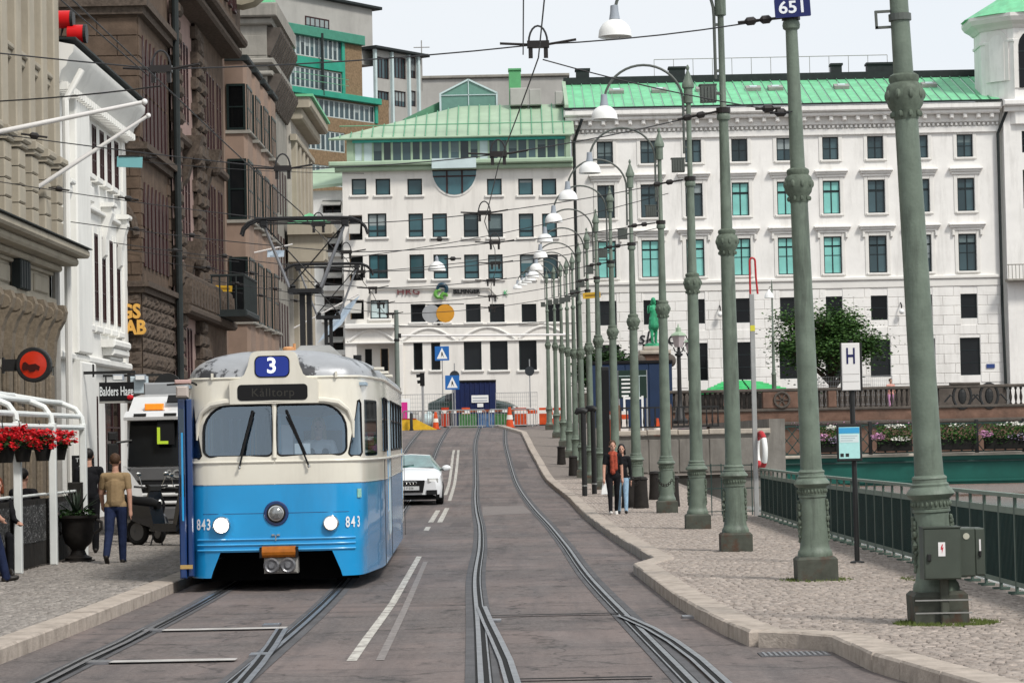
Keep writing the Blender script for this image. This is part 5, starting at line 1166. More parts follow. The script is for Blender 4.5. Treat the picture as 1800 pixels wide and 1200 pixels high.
# ------------------------------------------------------------------ retaining wall, balustrades, footbridge over the canal
M_conc = mat('weathered_concrete', (.2, .185, .165), .9, var=.2, scale=1.5, bump=.3, bscale=12, dirt=.65, dirtcol=(.075, .065, .055), streak=True, dscale=1.0)
M_cop = mat('stone_coping', (.42, .37, .31), .85, var=.2, scale=2, dirt=.4, dirtcol=(.15, .12, .1), dscale=1.2)
M_redst = mat('red_sandstone', (.16, .095, .07), .9, var=.3, scale=2.5, bump=.4, bscale=12, dirt=.5)
rw = thing('retaining_wall', 'grey weathered retaining wall with pale coping behind the lamp posts', 'wall', (3.7, 100, 0))
Lr = 5.8
part('wall_face', M_conc, rw, lambda mb: mb.box(0, Lr, 0, .6, -1.5, 1.75)); part('ledge', M_stone, rw, lambda mb: mb.cbox(-.05, Lr + .05, -.12, .1, .1, .3, .03))
for i in range(5): part('coping_stone', M_cop, rw, lambda mb: mb.cbox(-.05 + i * 1.18, 1.11 + i * 1.18, -.15, .7, 1.755, 1.95 + .02 * (i % 2), .03))
for i in range(5): part('wall_panel', M_conc, rw, lambda mb: mb.cbox(.03 + i * 1.16, 1.13 + i * 1.16, -.04, .01, .34, 1.6, .02))
part('wall_return', M_conc, rw, lambda mb: mb.box(Lr - .001, Lr + .6, .02, 32, -1.5, 2.3))
ir = thing('iron_railing', 'black iron railing with slim balusters above the retaining wall coping', 'railing', (at(1085, 740, 101).x, 101, 2.0))
wI = at(1182, 740, 101).x - at(1085, 740, 101).x
for z in (.05, .8): part('rail', M_blackmet, ir, lambda mb: mb.box(0, wI + 1.8, -.03, .03, z, z + .06))
for i in range(18): part('baluster', M_blackmet, ir, lambda mb: mb.lathe([(.025, .11), (.045, .3), (.025, .5), (.03, .8)], 8, (.15 + i * .22, 0, 0)))
for i in (0, 9): part('rail_post', M_redst, ir, lambda mb: mb.cbox(-.2 + i * .22, .12 + i * .22, -.12, .12, -.05, .95, .02))
# balustrade of the far quay
bs = thing('stone_balustrade', 'dark stone and iron balustrade on the red sandstone quay across the canal', 'balustrade', (0, 131.4, 0))
k2 = 1 / sc(131.4)
XL = at(1195, 700, 131.4).x; XRr = at(1860, 690, 131.4).x; ztr = at(1600, 678, 131.4).z; zbr = at(1600, 718, 131.4).z; zwl = at(1600, 743, 131.4).z
part('quay_face', M_redst, bs, lambda mb: mb.box(9.4, 80, .1, .8, -1.6, zwl)); part('string_ledge', M_stone, bs, lambda mb: mb.cbox(XL - 1, 80, -.15, .3, zwl, zwl + .18, .04)); part('parapet_base', M_redst, bs, lambda mb: mb.box(XL - 1, 80, 0, .5, zwl + .18, zbr))
part('top_rail', M_stone, bs, lambda mb: mb.cbox(XL - 1, XRr + 2, -.12, .4, ztr - .16, ztr, .04)); part('base_rail', M_stone, bs, lambda mb: mb.cbox(XL - 1, XRr + 2, -.1, .4, zbr, zbr + .14, .03))
balm = MB().lathe([(.07, 0), (.07, .06), (.035, .1), (.075, .35), (.08, .45), (.04, .75), (.035, .85), (.07, .9), (.07, 1)], 8).mesh('baluster', mat('baluster_stone', (.04, .034, .03), .85, var=.4, scale=5), True)
hgt = ztr - .16 - (zbr + .14)
x = XL - .8; panels = [(at(1340, 700, 131.4).x, at(1408, 700, 131.4).x), (at(1660, 700, 131.4).x, at(1765, 700, 131.4).x), (at(1455, 700, 131.4).x, at(1470, 700, 131.4).x)]
while x < XRr + 2:
    if not any(a - .1 < x < b + .1 for a, b in panels):
        o = link('baluster', balm, bs, (x, .15, zbr + .14)); o.scale = (1, 1, hgt)
    x += .26
for i, (a, b) in enumerate(panels):
    if i != 1:
        pn = part('parapet_panel', M_redst, bs, lambda mb: mb.cbox(a, b, -.1, .38, zbr + .143, ztr - .163, .04))
        if i == 0: part('carved_wheel', M_stone, pn, lambda mb: (mb.tube([((a + b) / 2 + .38 * math.cos(R(q)), -.14, (zbr + ztr) / 2 + .38 * math.sin(R(q))) for q in range(0, 361, 24)], .06, 6), [mb.bar(((a + b) / 2 - .36 * math.cos(R(q)), -.13, (zbr + ztr) / 2 - .36 * math.sin(R(q))), ((a + b) / 2 + .36 * math.cos(R(q)), -.13, (zbr + ztr) / 2 + .36 * math.sin(R(q))), .06) for q in (0, 60, 120)]))
    else:
        for f_ in (.3, .75):
            xx = a + (b - a) * f_; part('iron_wreath', M_blackmet, bs, lambda mb: (mb.tube([(xx + .45 * math.cos(R(q)), .0, (zbr + ztr) / 2 + .62 * math.sin(R(q))) for q in range(0, 361, 20)], .07, 6), mb.sphere((xx, 0, (zbr + ztr) / 2), (.22, .1, .4), 8, 6), mb.tube([(xx - .9, 0, zbr + .3), (xx - .6, 0, ztr - .5), (xx - .45, 0, (zbr + ztr) / 2)], .05, 6), mb.tube([(xx + .9, 0, zbr + .3), (xx + .6, 0, ztr - .5), (xx + .45, 0, (zbr + ztr) / 2)], .05, 6)))
        part('iron_ledge', M_stone, bs, lambda mb: mb.cbox(a + .3, b - 1.2, -.15, .3, ztr + .003, ztr + .12, .03))
# footbridge with teal girder, lattice railing and flower boxes
M_teal = mat('teal_girder', (.006, .08, .062), .5, var=.16, scale=.9, dirt=.4, dirtcol=(.006, .07, .06), dscale=.6)
YF = 108.0; XF0 = at(1345, 790, YF).x; XF1 = 27.0
zdk = at(1600, 797, YF).z; zgb = at(1800, 848, YF).z
fb = thing('footbridge', 'teal steel footbridge with lattice railing spanning the canal', 'bridge', (0, YF, 0))
def _gird(mb):
    n = 16; top = [(XF0 - 2 + (XF1 - XF0 + 2) * i / n, zdk - .12) for i in range(n + 1)]; bot = [(p[0], zdk - .5 - (zdk - .5 - zgb) * min(1, (p[0] - XF0 + 2) / 6) ** .6) for p in top]
    mb.prism([*bot, *top[::-1]], 0, .4)
part('girder', M_teal, fb, _gird)
part('deck_edge', M_cop, fb, lambda mb: mb.cbox(XF0 - 2, XF1, -.15, 3.5, zdk - .115, zdk, .03)); part('girder_flange', M_raild, fb, lambda mb: (mb.cbox(XF0, XF1, -.12, .0, zdk - .38, zdk - .3, .02), ))
part('girder_flange', M_teal, fb, lambda mb: mb.cbox(XF0 + 3, XF1, -.1, .0, zgb + .1, zgb + .2, .02))
zrt = at(1600, 744, YF).z
for z in (zdk + .02, zrt - .06): part('rail', M_raild, fb, lambda mb: mb.box(XF0 - .3, XF1, 0, .06, z, z + .06))
x = XF0
while x < XF1 - 1:
    part('lattice_bar', M_raild, fb, lambda mb: (mb.bar((x, .03, zdk + .08), (x + .9, .03, zrt - .06), .035))); part('lattice_bar', M_raild, fb, lambda mb: (mb.bar((x + .9, .03, zdk + .08), (x, .03, zrt - .06), .035))); x += .45
for px in (1345, 1432, 1530, 1620, 1717, 1800): part('rail_post', M_blackmet, fb, lambda mb: mb.cbox(at(px, 770, YF).x - .07, at(px, 770, YF).x + .07, -.05, .1, zdk, zrt + .12, .02))
# flower boxes
M_leaf = mat('leaf_green', (.045, .10, .022), .7, var=.5, scale=6)
M_leafd = mat('leaf_dark', (.022, .05, .014), .7, var=.5, scale=5)
M_fpink = mat('petal_pink', (.6, .3, .48), .6, var=.2, scale=12); M_fwhite = mat('petal_white', (.75, .72, .66), .6, var=.1); M_flil = mat('petal_lilac', (.45, .36, .5), .6, var=.2)
M_fred = mat('petal_red', (.62, .012, .02), .55, var=.35, scale=20)
M_trough = mat('black_trough', (.012, .011, .01), .8, var=.2)
def leaves(n, box, size, rnd, shape='box'):
    """small leaf quads scattered through a volume"""
    mb = MB()
    for i in range(n):
        while True:
            q = [rnd.uniform(-1, 1) for _ in range(3)]
            if shape == 'box' or sum(c * c for c in q) < 1: break
        c = Vector([box[j] + q[j] * box[j + 3] for j in range(3)]); s_ = size * rnd.uniform(.6, 1.4)
        e = Matrix.Rotation(rnd.uniform(0, 6.28), 3, 'Z') @ Matrix.Rotation(rnd.uniform(-1.3, 1.3), 3, 'X')
        mb.add([c + e @ Vector((-s_ * .5, 0, 0)), c + e @ Vector((0, -s_ * .35, 0)), c + e @ Vector((s_ * .5, 0, 0)), c + e @ Vector((0, s_ * .35, .1 * s_))], [(0, 1, 2, 3)])
    return mb
rnd = random.Random(11)
for i, (pa, pb, lab) in enumerate(((1440, 1478, 'flower trough hidden behind the blue timetable case'), (1540, 1600, 'flower trough of white and pink blooms left of the stout lamp post'), (1648, 1712, 'plain green leafy trough between lamp post and black rail post'), (1728, 1830, 'long flower trough with pink and lilac blooms at the far right'))):
    a = at(pa, 770, YF).x; b = at(pb, 770, YF).x; t = thing('flower_trough', lab, 'planter', ((a + b) / 2, YF - .35, zdk + .12), 0, 'flower troughs on the footbridge railing'); w = (b - a) / 2
    part('trough', M_trough, t, lambda mb: mb.cbox(-w, w, -.2, .2, 0, .45, .03))
    leaves(int(900 * w), (0, 0, .72, w * 1.02, .3, .34), .11, rnd).build('foliage', M_leaf, t); tag(leaves(int(350 * w), (0, -.1, .42, w, .25, .2), .11, rnd).build('foliage', M_leafd, t), kind='stuff')
    for m_, nn, zc_, xo in ((M_fwhite, 70, 1.02, 0), (M_flil if i != 1 else M_fwhite, 90, .5, .3 * w), (M_fpink, 110, .62, -w * .98)):
        if i == 2 and m_ is not M_fwhite: continue
        leaves(int(nn * (1 if i != 2 else .4)), (xo, -.25, zc_, .34 if m_ is M_fpink else w * .6, .16, .16 if m_ is not M_fwhite else .1), .1, rnd, 'ball').build('blossom', m_, t)
fl = leaves(160, (14.5, 131.2, zwl - .1, 6.5, .1, .25), .1, rnd); tag(fl.build('wall_creeper', M_fpink), 'sparse pink creeper blossom along the red sandstone quay', 'creeper', kind='stuff')
# ------------------------------------------------------------------ the tram
M_tblue = mat('tram_blue', (.012, .29, .62), .2, var=.05, scale=1.5, coat=.6, dirt=.35, dirtcol=(.02, .13, .27), streak=True, dscale=1.3)
M_tcream = mat('tram_cream', (.70, .665, .57), .25, var=.04, scale=1.5, coat=.5, dirt=.4, dirtcol=(.45, .41, .34), streak=True, dscale=1.3)
M_tin = mat('tram_interior', (.36, .45, .52), .7, var=.2)
M_tunder = mat('tram_underframe', (.004, .004, .004), .85, var=.2)
M_troof = mat('tram_roof', (.36, .37, .385), .38, .25, var=.16, scale=2.2, dirt=.93, dirtcol=(.03, .03, .034), dscale=1.9, dlo=.54, dhi=.575)
M_rubber = mat('rubber_seal', (.012, .012, .013), .6, var=0)
M_chrome = mat('chrome', (.62, .62, .6), .18, 1.0, var=.05)
M_navy = mat('door_navy', (.008, .035, .13), .25, var=.1, coat=.5)
M_wind = glass_mat('windscreen_glass', (.86, .94, 1.0), .2)
M_side = glass_mat('tram_side_glass', (.5, .53, .55), .08)
_half = [(0, -.06), (.35, -.05), (.7, -.02), (.90, .03), (1.0, .09), (1.06, .17), (1.10, .3), (1.15, .7), (1.21, 1.3), (1.28, 2.0), (1.31, 2.8)]
_front = _half
_rear = [(x, 15.0 - y) for x, y in _half][::-1]
_hr = _front + [(1.31, 5.0), (1.31, 7.5), (1.31, 10.0)] + _rear        # right side, front to rear
_loop = _hr + [(-x, y) for x, y in _hr[-2:0:-1]]
def rake(h): return max(0, h - 1.62) * .13
def body_pt(x, y, h):
    w = 1.0
    if h < .55: w = .985
    if h > 2.34: w = 1 - .03 * (h - 2.34)
    k = max(0, 1 - y / 1.2) if y < 7 else -max(0, 1 - (15 - y) / 1.2)
    return (x * w, y + rake(h) * k, h)
def front_y(x, h):
    xs = [p[0] for p in _half]; ys = [p[1] for p in _half]; y = float(np.interp(abs(x), xs, ys)); return y + rake(h) * max(0, 1 - y / 1.2)
def solid(rows, inset=0.0, kfun=None):
    mb = MB(); n = len(_loop)
    for h in rows:
        for x, y in _loop:
            xx = x * (1 - inset / 1.31); yy = 7.5 + (y - 7.5) * (1 - inset / 7.5); mb.v.append(body_pt(xx, yy, h))
    for i in range(len(rows) - 1):
        for j in range(n):
            j2 = (j + 1) % n; mb.f.append((i * n + j, i * n + j2, (i + 1) * n + j2, (i + 1) * n + j)); mb.m.append(kfun((rows[i] + rows[i + 1]) / 2))
    mb.f.append(tuple(reversed(range(n)))); mb.m.append(kfun(rows[0])); mb.f.append(tuple(range((len(rows) - 1) * n, len(rows) * n))); mb.m.append(kfun(rows[-1]))
    return mb
TM = [M_tblue, M_tcream, M_tin, M_tunder]
outer = solid([.17, .3, .49, .56, .97, 1.328, 1.35, 1.62, 1.7, 2.0, 2.34, 2.44, 2.66], 0, lambda h: 0 if h < 1.33 else 1).mesh('tram_body', TM)
inner = solid([.4, 1.0, 1.7, 2.3, 2.6], .06, lambda h: 2).mesh('inner', TM)
def cutter(build):
    mb = MB(); mb.k = 2; build(mb); return fixn(mb.mesh('cut', TM))
def side_box(y0, y1, z0, z1): return lambda mb: mb.box(-1.6, 1.6, y0, y1, z0, z1, 2)
WSL = rrect(-.90, -.025, 1.69, 2.33, (.10, .07, .05, .33), 6); WSR = [(-x, z) for x, z in WSL][::-1]
TRI = [(.925, 1.70), (.95, 1.67), (1.065, 1.67), (1.085, 1.71), (1.075, 2.33), (1.06, 2.37), (1.04, 2.36)]; TRIL = [(-x, z) for x, z in TRI][::-1]
NAR = rrect(1.115, 1.235, 1.66, 2.38, .02, 2); NARL = [(-x, z) for x, z in NAR][::-1]
skirt = [(-.86, .05), (.86, .05), (.80, .25), (.70, .49), (-.70, .49), (-.80, .25)]
SW = [(2.15, 3.2), (5.1, 6.5), (6.65, 8.05), (8.2, 9.6), (9.75, 11.1)]; SD = [(3.35, 4.95), (11.3, 12.9)]
cuts = [cutter(lambda mb, p=p: mb.prism(p, -.5, .8, 2)) for p in (WSL, WSR)]
cuts += [cutter(lambda mb, p=p: mb.prism(p, -.5, 1.9, 2)) for p in (TRI, TRIL, NAR, NARL)]
cuts += [cutter(lambda mb: mb.prism(skirt, -.5, 1.6, 3))]
cuts += [cutter(lambda mb, a=a, b=b: mb.box(-1.6, 1.6, a, b, 1.72, 2.42, 2)) for a, b in SW]
cuts += [cutter(lambda mb, a=a, b=b: mb.box(-1.6, 1.6, a, b, .45, 2.42, 2)) for a, b in SD]
tram = thing('tram', 'blue and cream tram 843 on line 3 with lit headlight', 'tram', (-3.09, 32.9, zg(33.0) + .005), R(1.2))
tmp = bpy.data.objects.new('tmp', outer); C.objects.link(tmp)
ops = [inner] + cuts; tmps = []
for me in ops:
    o = bpy.data.objects.new('cut', me); C.objects.link(o); tmps.append(o)
    md_ = tmp.modifiers.new('b', 'BOOLEAN'); md_.object = o; md_.operation = 'DIFFERENCE'; md_.solver = 'EXACT'
dg = bpy.context.evaluated_depsgraph_get(); bodym = bpy.data.meshes.new_from_object(tmp.evaluated_get(dg), depsgraph=dg); bodym.name = 'body'
for o in tmps: bpy.data.objects.remove(o)
bpy.data.objects.remove(tmp)
bodym.shade_smooth(); bodym.set_sharp_from_angle(angle=R(24))
body = link('body', bodym, tram)
# glass following the front
def front_pane(name, poly, m, off, parent, seal=True):
    n = len(poly); cx_m = sum(p[0] for p in poly) / n; cz_m = sum(p[1] for p in poly) / n
    vs = [(p[0], front_y(p[0], p[1]) + off, p[1]) for p in poly]; mid = [((p[0] + cx_m) / 2, front_y((p[0] + cx_m) / 2, (p[1] + cz_m) / 2) + off, (p[1] + cz_m) / 2) for p in poly]
    mb = MB(); mb.v = vs + mid + [(cx_m, front_y(cx_m, cz_m) + off, cz_m)]
    for i in range(n):
        j = (i + 1) % n; mb.f += [(i, j, n + j, n + i), (n + i, n + j, 2 * n)]; mb.m += [0, 0]
    o = mb.build(name, m, parent, True)
    if seal: MB().tube([Vector(v) + Vector((0, -off, 0)) for v in vs + vs[:1]], .013, 6).build('rubber_seal', M_rubber, o, True)
    return o
front_pane('windscreen', WSL, M_wind, .02, tram); front_pane('windscreen', WSR, M_wind, .02, tram)
for p in (TRI, TRIL): front_pane('corner_window', p, M_side, .012, tram)
M_quart = mat('quarter_glass', (.25, .23, .19), .15, var=.35, scale=9)
for s_ in (-1, 1):
    x0, x1 = 1.115, 1.235
    ysf = lambda x: float(np.interp(x, [p[0] for p in _half], [p[1] for p in _half]))
    MB().add([(s_ * x0, ysf(x0) + .03, 1.66), (s_ * x1, ysf(x1) + .03, 1.66), (s_ * x1, ysf(x1) + .05, 2.38), (s_ * x0, ysf(x0) + .05, 2.38)], [(0, 1, 2, 3)]).build('quarter_window', M_side, tram)
part('ticket_notice', mat('red_notice', (.5, .05, .06), .5, var=.2, scale=30), tram, lambda mb: mb.mbox(Matrix.Translation((1.17, 1.03, 1.85)) @ Matrix.Rotation(R(84), 4, 'Z'), (.5, .01, .22)))
for s_ in (-1, 1):
    for a, b in SW:
        o = part('side_window', M_side, tram, lambda mb: mb.box(s_ * 1.275 - .004, s_ * 1.275 + .004, a, b, 1.72, 2.42))
        part('window_frame', M_rubber, o, lambda mb: mb.tube([(s_ * 1.312, a, 1.72), (s_ * 1.312, b, 1.72), (s_ * 1.312, b, 2.42), (s_ * 1.312, a, 2.42), (s_ * 1.312, a, 1.72)], .016, 5))
        part('window_bar', M_chrome, o, lambda mb: mb.box(s_ * 1.30 - .008, s_ * 1.30 + .008, a, b, 2.13, 2.15))
    for a, b in SD:
        for k in range(4):
            y0 = a + (b - a) * k / 4; y1 = a + (b - a) * (k + 1) / 4
            o = part('door_leaf', M_tcream if k % 2 else M_tblue, tram, lambda mb: (mb.box(s_ * 1.27 - .02, s_ * 1.27 + .02, y0 + .01, y0 + .06, .45, 2.42), mb.box(s_ * 1.27 - .02, s_ * 1.27 + .02, y1 - .06, y1 - .01, .45, 2.42), mb.box(s_ * 1.27 - .02, s_ * 1.27 + .02, y0 + .06, y1 - .06, .45, .85)))
            part('door_glass', M_side, o, lambda mb: mb.box(s_ * 1.27 - .005, s_ * 1.27 + .005, y0 + .06, y1 - .06, .85, 2.42))
    for (z0, z1, nm) in ((1.60, 1.635, 'belt_moulding'), (2.655, 2.69, 'gutter')):
        pts = [body_pt(s_ * (x + .008), y, z0 + .015) for x, y in _hr if x > 0 or True]
        part(nm, M_tcream, tram, lambda mb: mb.tube(pts, .020, 6), True)
    part('skirt_line', M_chrome, tram, lambda mb: mb.tube([body_pt(s_ * (x + .004), y, 1.335) for x, y in _hr], .006, 5))
    # taper panel seams on the side
    for y in (2.05, 5.02, 13.0): part('panel_seam', M_rubber, tram, lambda mb: mb.box(s_ * 1.312 - .004, s_ * 1.312 + .004, y, y + .012, .2, 1.6))
# brow over the windscreens
br = [(-.985, 1.9), (-.975, 2.1), (-.92, 2.25), (-.80, 2.345), (-.62, 2.375), (-.3, 2.38), (0, 2.38)]
br = br + [(-x, z) for x, z in br[-2::-1]]
part('brow', M_tcream, tram, lambda mb: mb.tube([(x, front_y(x, z) - .035 + (.03 if z < 2.2 else 0), z) for x, z in br], [.012 if z < 2.0 else (.03 if z < 2.3 else .045) for x, z in br], 8), True)
part('centre_pillar', M_tcream, tram, lambda mb: mb.tube([(0, front_y(0, z) - .01, z) for z in (1.66, 1.9, 2.1, 2.36)], [.03, .022, .022, .034], 8), True)
# roof dome
def roofm():
    mb = MB(); n = len(_loop); K = 9
    for i in range(K + 1):
        a = PI / 2 * i / K; c = math.cos(a) ** .75; s_ = math.sin(a)
        for x, y in _loop:
            px_, py_, _ = body_pt(x, y, 2.66); e = (1 - c) * 1.1
            yy_ = py_ + (e * max(0, 1 - max(py_, 0) / 3.0) if y < 7.5 else -e * max(0, 1 - (15 - py_) / 3.0)); mb.v.append((px_ * (c if i < K else .02), yy_, 2.675 + .37 * s_))
    for i in range(K):
        for j in range(n):
            j2 = (j + 1) % n; mb.f.append((i * n + j, i * n + j2, (i + 1) * n + j2, (i + 1) * n + j)); mb.m.append(0)
    mb.f.append(tuple(reversed(range(n)))); mb.m.append(0); return mb
rf = roofm().build('roof', M_troof, tram, True, ang=60)
part('roof_vent', mat('vent_grey', (.3, .3, .29), .5, .2, var=.2), rf, lambda mb: mb.add([(.12, 1.6, 3.02), (.78, 1.6, 2.98), (.78, 2.7, 2.98), (.12, 2.7, 3.02), (.24, 1.75, 3.13), (.62, 1.75, 3.13), (.62, 2.55, 3.13), (.24, 2.55, 3.13)], [(0, 1, 5, 4), (1, 2, 6, 5), (2, 3, 7, 6), (3, 0, 4, 7), (4, 5, 6, 7)]))
part('beacon', mat('amber_beacon', (.62, .3, .12), .3, var=.1), rf, lambda mb: (mb.lathe([(.07, 3.03), (.08, 3.06), (.08, 3.13), (.05, 3.15)], 12, (.02, 2.6, 0)), mb.tube([(.1, 2.6, 3.03), (.1, 2.6, 3.19)], .02, 6)))
part('roof_box', M_lampg, rf, lambda mb: mb.cbox(.16, .42, 3.2, 4.4, 3.0, 3.12, .02))
part('aerial', M_rubber, rf, lambda mb: mb.cbox(.92, 1.02, 2.0, 2.3, 2.88, 3.0, .02))
for x in (-.78, .78): part('gutter_clip', M_tcream, rf, lambda mb: mb.box(x - .015, x + .015, front_y(x, 2.66) - .05, front_y(x, 2.66) - .0, 2.66, 2.74))
for y in (1.6, 3.6, 5.6): part('roof_step', M_tcream, rf, lambda mb: mb.cbox(1.2, 1.34, y, y + .12, 2.78, 2.82, .01))
# destination and line number housing
hous = [(-.56, 2.345), (.56, 2.345), (.565, 2.60), (.55, 2.64), (.44, 2.66), (.37, 2.71), (.325, 2.82), (.30, 2.93), (.27, 2.985), (.2, 3.005), (-.2, 3.005), (-.27, 2.985), (-.30, 2.93), (-.325, 2.82), (-.37, 2.71), (-.44, 2.66), (-.55, 2.64), (-.565, 2.60)]
fyb = front_y(0, 2.5) - .075
hb_ = part('sign_housing', M_tcream, tram, lambda mb: (mb.prism(hous, fyb, 1.4), mb.prism([(x * 1.0, z) for x, z in [(p[0] * .985, p[1] + (.0)) for p in hous]], fyb - .012, fyb + .01)))
part('number_rim', M_rubber, hb_, lambda mb: mb.prism(rrect(-.235, .205, 2.672, 2.945, .075, 5), fyb - .02, fyb))
nb = part('number_panel', mat('number_blue', (.008, .03, .27), .3, var=.04), hb_, lambda mb: mb.prism(rrect(-.222, .192, 2.685, 2.932, .068, 5), fyb - .026, fyb))
text('line_number', '3', .27, mat('number_white', (.85, .9, .93), .35, var=0, emit=((.85, .92, 1), .25)), hb_, (-.02, fyb - .029, 2.812), ext=.002, bold=.006)
part('destination_panel', M_dark, hb_, lambda mb: mb.prism(rrect(-.455, .425, 2.385, 2.585, .05, 5), fyb - .02, fyb))
text('destination_text', 'Kålltorp', .15, mat('dim_led', (.035, .033, .028), .5, var=0), hb_, (-.01, fyb - .022, 2.48), ext=.001, spacing=1.1)
# front details
for z in (.515, .582, .648):
    part('bumper_rib', mat('rib_blue', (.05, .36, .68), .2, var=.03, coat=.5), tram, lambda mb: mb.tube([(x, front_y(x, z) - .006, z) for x in np.linspace(-.99, .99, 21)], .013, 6), True)
def lamp(x, z, r, lit):
    f = front_y(x, z)
    o = part('headlight', M_blackmet if not lit else M_chrome, tram, lambda mb: mb.lathe([(r * 1.18, f + .03), (r * 1.22, f - .02), (r * 1.08, f - .045)], 24, (x, 0, z), axis='Y'))
    part('bezel', M_chrome, o, lambda mb: mb.lathe([(r * 1.1, f - .03), (r * 1.1, f - .055), (r * .96, f - .06)], 24, (x, 0, z), axis='Y'))
    part('lens', mat('headlight_on', (.9, .88, .84), .2, var=0, emit=((1.0, .93, .86), 9.0)) if lit == 2 else mat('headlight_glow', (.85, .8, .7), .15, var=0, emit=((1, .93, .8), .9)), o, lambda mb: mb.lathe([(r * .97, f - .045), (r * .9, f - .075), (r * .5, f - .095), (.005, f - .1)], 20, (x, 0, z), axis='Y'), True)
lamp(-.68, .83, .095, 2); lamp(.69, .83, .085, 1)
f = front_y(0, .97)
cl = part('centre_lamp', M_navy, tram, lambda mb: mb.lathe([(.155, f + .02), (.155, f - .012), (.145, f - .02), (.12, f - .02)], 28, (.01, 0, .97), axis='Y'))
part('lamp_ring', M_rubber, cl, lambda mb: mb.lathe([(.118, f - .01), (.118, f - .035), (.1, f - .045)], 28, (.01, 0, .97), axis='Y')); part('reflector', M_chrome, cl, lambda mb: mb.lathe([(.1, f - .02), (.098, f - .05), (.085, f - .052), (.07, f - .04)], 28, (.01, 0, .97), axis='Y'))
part('lens', mat('grey_lens', (.3, .31, .31), .12, .6, var=.4, scale=40), cl, lambda mb: mb.lathe([(.086, f - .045), (.06, f - .07), (.02, f - .078), (.004, f - .08)], 20, (.01, 0, .97), axis='Y'), True)
part('seam', M_navy, tram, lambda mb: mb.tube([(x, front_y(x, .972) - .001, .972) for x in np.linspace(-1.05, 1.05, 15)], .0035, 5))
M_num = mat('number_paint', (.78, .8, .8), .4, var=.02)
for x0 in (-.91, .965):
    fnn = empty('fleet_number', (0, 0, 0), 0, tram)
    for k, dg_ in enumerate('843'):
        x = x0 + (k - 1) * .066; sl = (front_y(x + .02, .83) - front_y(x - .02, .83)) / .04
        text('digit', dg_, .19, M_num, fnn, (x, front_y(x, .83) - .012, .835), rot=(PI / 2, 0, math.atan(sl)), ext=.001, sx=.62, bold=.003)
part('lid_latch', M_chrome, tram, lambda mb: (mb.box(-.05, -.015, -.085, -.055, .69, .71), mb.box(.015, .05, -.085, -.055, .69, .71), mb.box(-.006, .006, -.08, -.055, .63, .7)))
# coat of arms sticker on right corner
part('crest', mat('crest_green', (.25, .5, .42), .4, var=.3, scale=40), tram, lambda mb: mb.mbox(Matrix.Translation((1.045, .13, 1.2)) @ Matrix.Rotation(R(48), 4, 'Z'), (.07, .012, .11)))
# wipers
def wiper(x0, x1):
    p = [(x0, front_y(x0, 1.55) - .05, 1.55), (x0 + (x1 - x0) * .45, front_y(x0, 1.85) - .06, 1.87), (x1, front_y(x1, 2.15) - .03, 2.18)]
    o = part('wiper_arm', M_rubber, tram, lambda mb: mb.tube(p, [.012, .011, .008], 6)); a = Vector(p[1]).lerp(Vector(p[2]), -.55); b = Vector(p[2]) + Vector((0, .01, .08))
    part('wiper_blade', M_rubber, o, lambda mb: mb.bar(a, b, .022, .03)); part('wiper_pivot', M_chrome, o, lambda mb: mb.sphere(p[0], .022, 8, 6))
wiper(-.44, -.27); wiper(.43, .15)
# coupler
cp = part('coupler_bar', mat('orange_leather', (.36, .11, .008), .5, var=.2, scale=14), tram, lambda mb: (mb.tube([(-.17, -.12, .49), (.25, -.12, .49)], .072, 12)))
part('coupler_end', M_rubber, cp, lambda mb: (mb.box(-.2, -.17, -.19, -.04, .42, .55), mb.box(.25, .28, -.19, -.04, .42, .55)))
pl = part('coupler_plate', M_greypipe, tram, lambda mb: mb.cbox(-.15, .27, -.12, .25, .22, .42, .02))
for x in (-.055, .15): part('buffer_disc', mat('buffer_grey', (.22, .22, .23), .35, .6, var=.3, scale=20), pl, lambda mb: mb.lathe([(.1, -.06), (.1, -.16), (.08, -.18), (.05, -.16), (.03, -.19), (.004, -.19)], 20, (x, 0, .32), axis='Y'))
# underframe, bogies
part('under_shade_plate', M_tunder, tram, lambda mb: mb.box(-1.0, 1.0, .75, .8, .1, .6)); part('underframe', M_tunder, tram, lambda mb: (mb.box(-1.15, 1.15, .9, 14.1, .32, .48), mb.box(-.7, .7, 1.2, 1.3, .12, .5), mb.box(-1.0, 1.0, 6, 9, .2, .4)))  # first plate is added: black stand-in for shade behind the front skirt opening
whm = MB().lathe([(.33, -.07), (.35, -.06), (.35, -.04), (.32, -.035), (.32, .05), (.3, .06), (.1, .03), (.08, .08)], 20, axis='X').mesh('wheel', M_blackmet)
for y in (2.2, 4.0, 11.0, 12.8):
    for s_ in (-1, 1): link('wheel', whm, tram, (s_ * .72, y, .345), (0, 0, 0 if s_ > 0 else PI))
for y in (3.1, 11.9): part('bogie_frame', M_tunder, tram, lambda mb: (mb.box(-1.0, -.85, y - 1.3, y + 1.3, .3, .5), mb.box(.85, 1.0, y - 1.3, y + 1.3, .3, .5), mb.box(-.9, .9, y - .15, y + .15, .3, .45)))
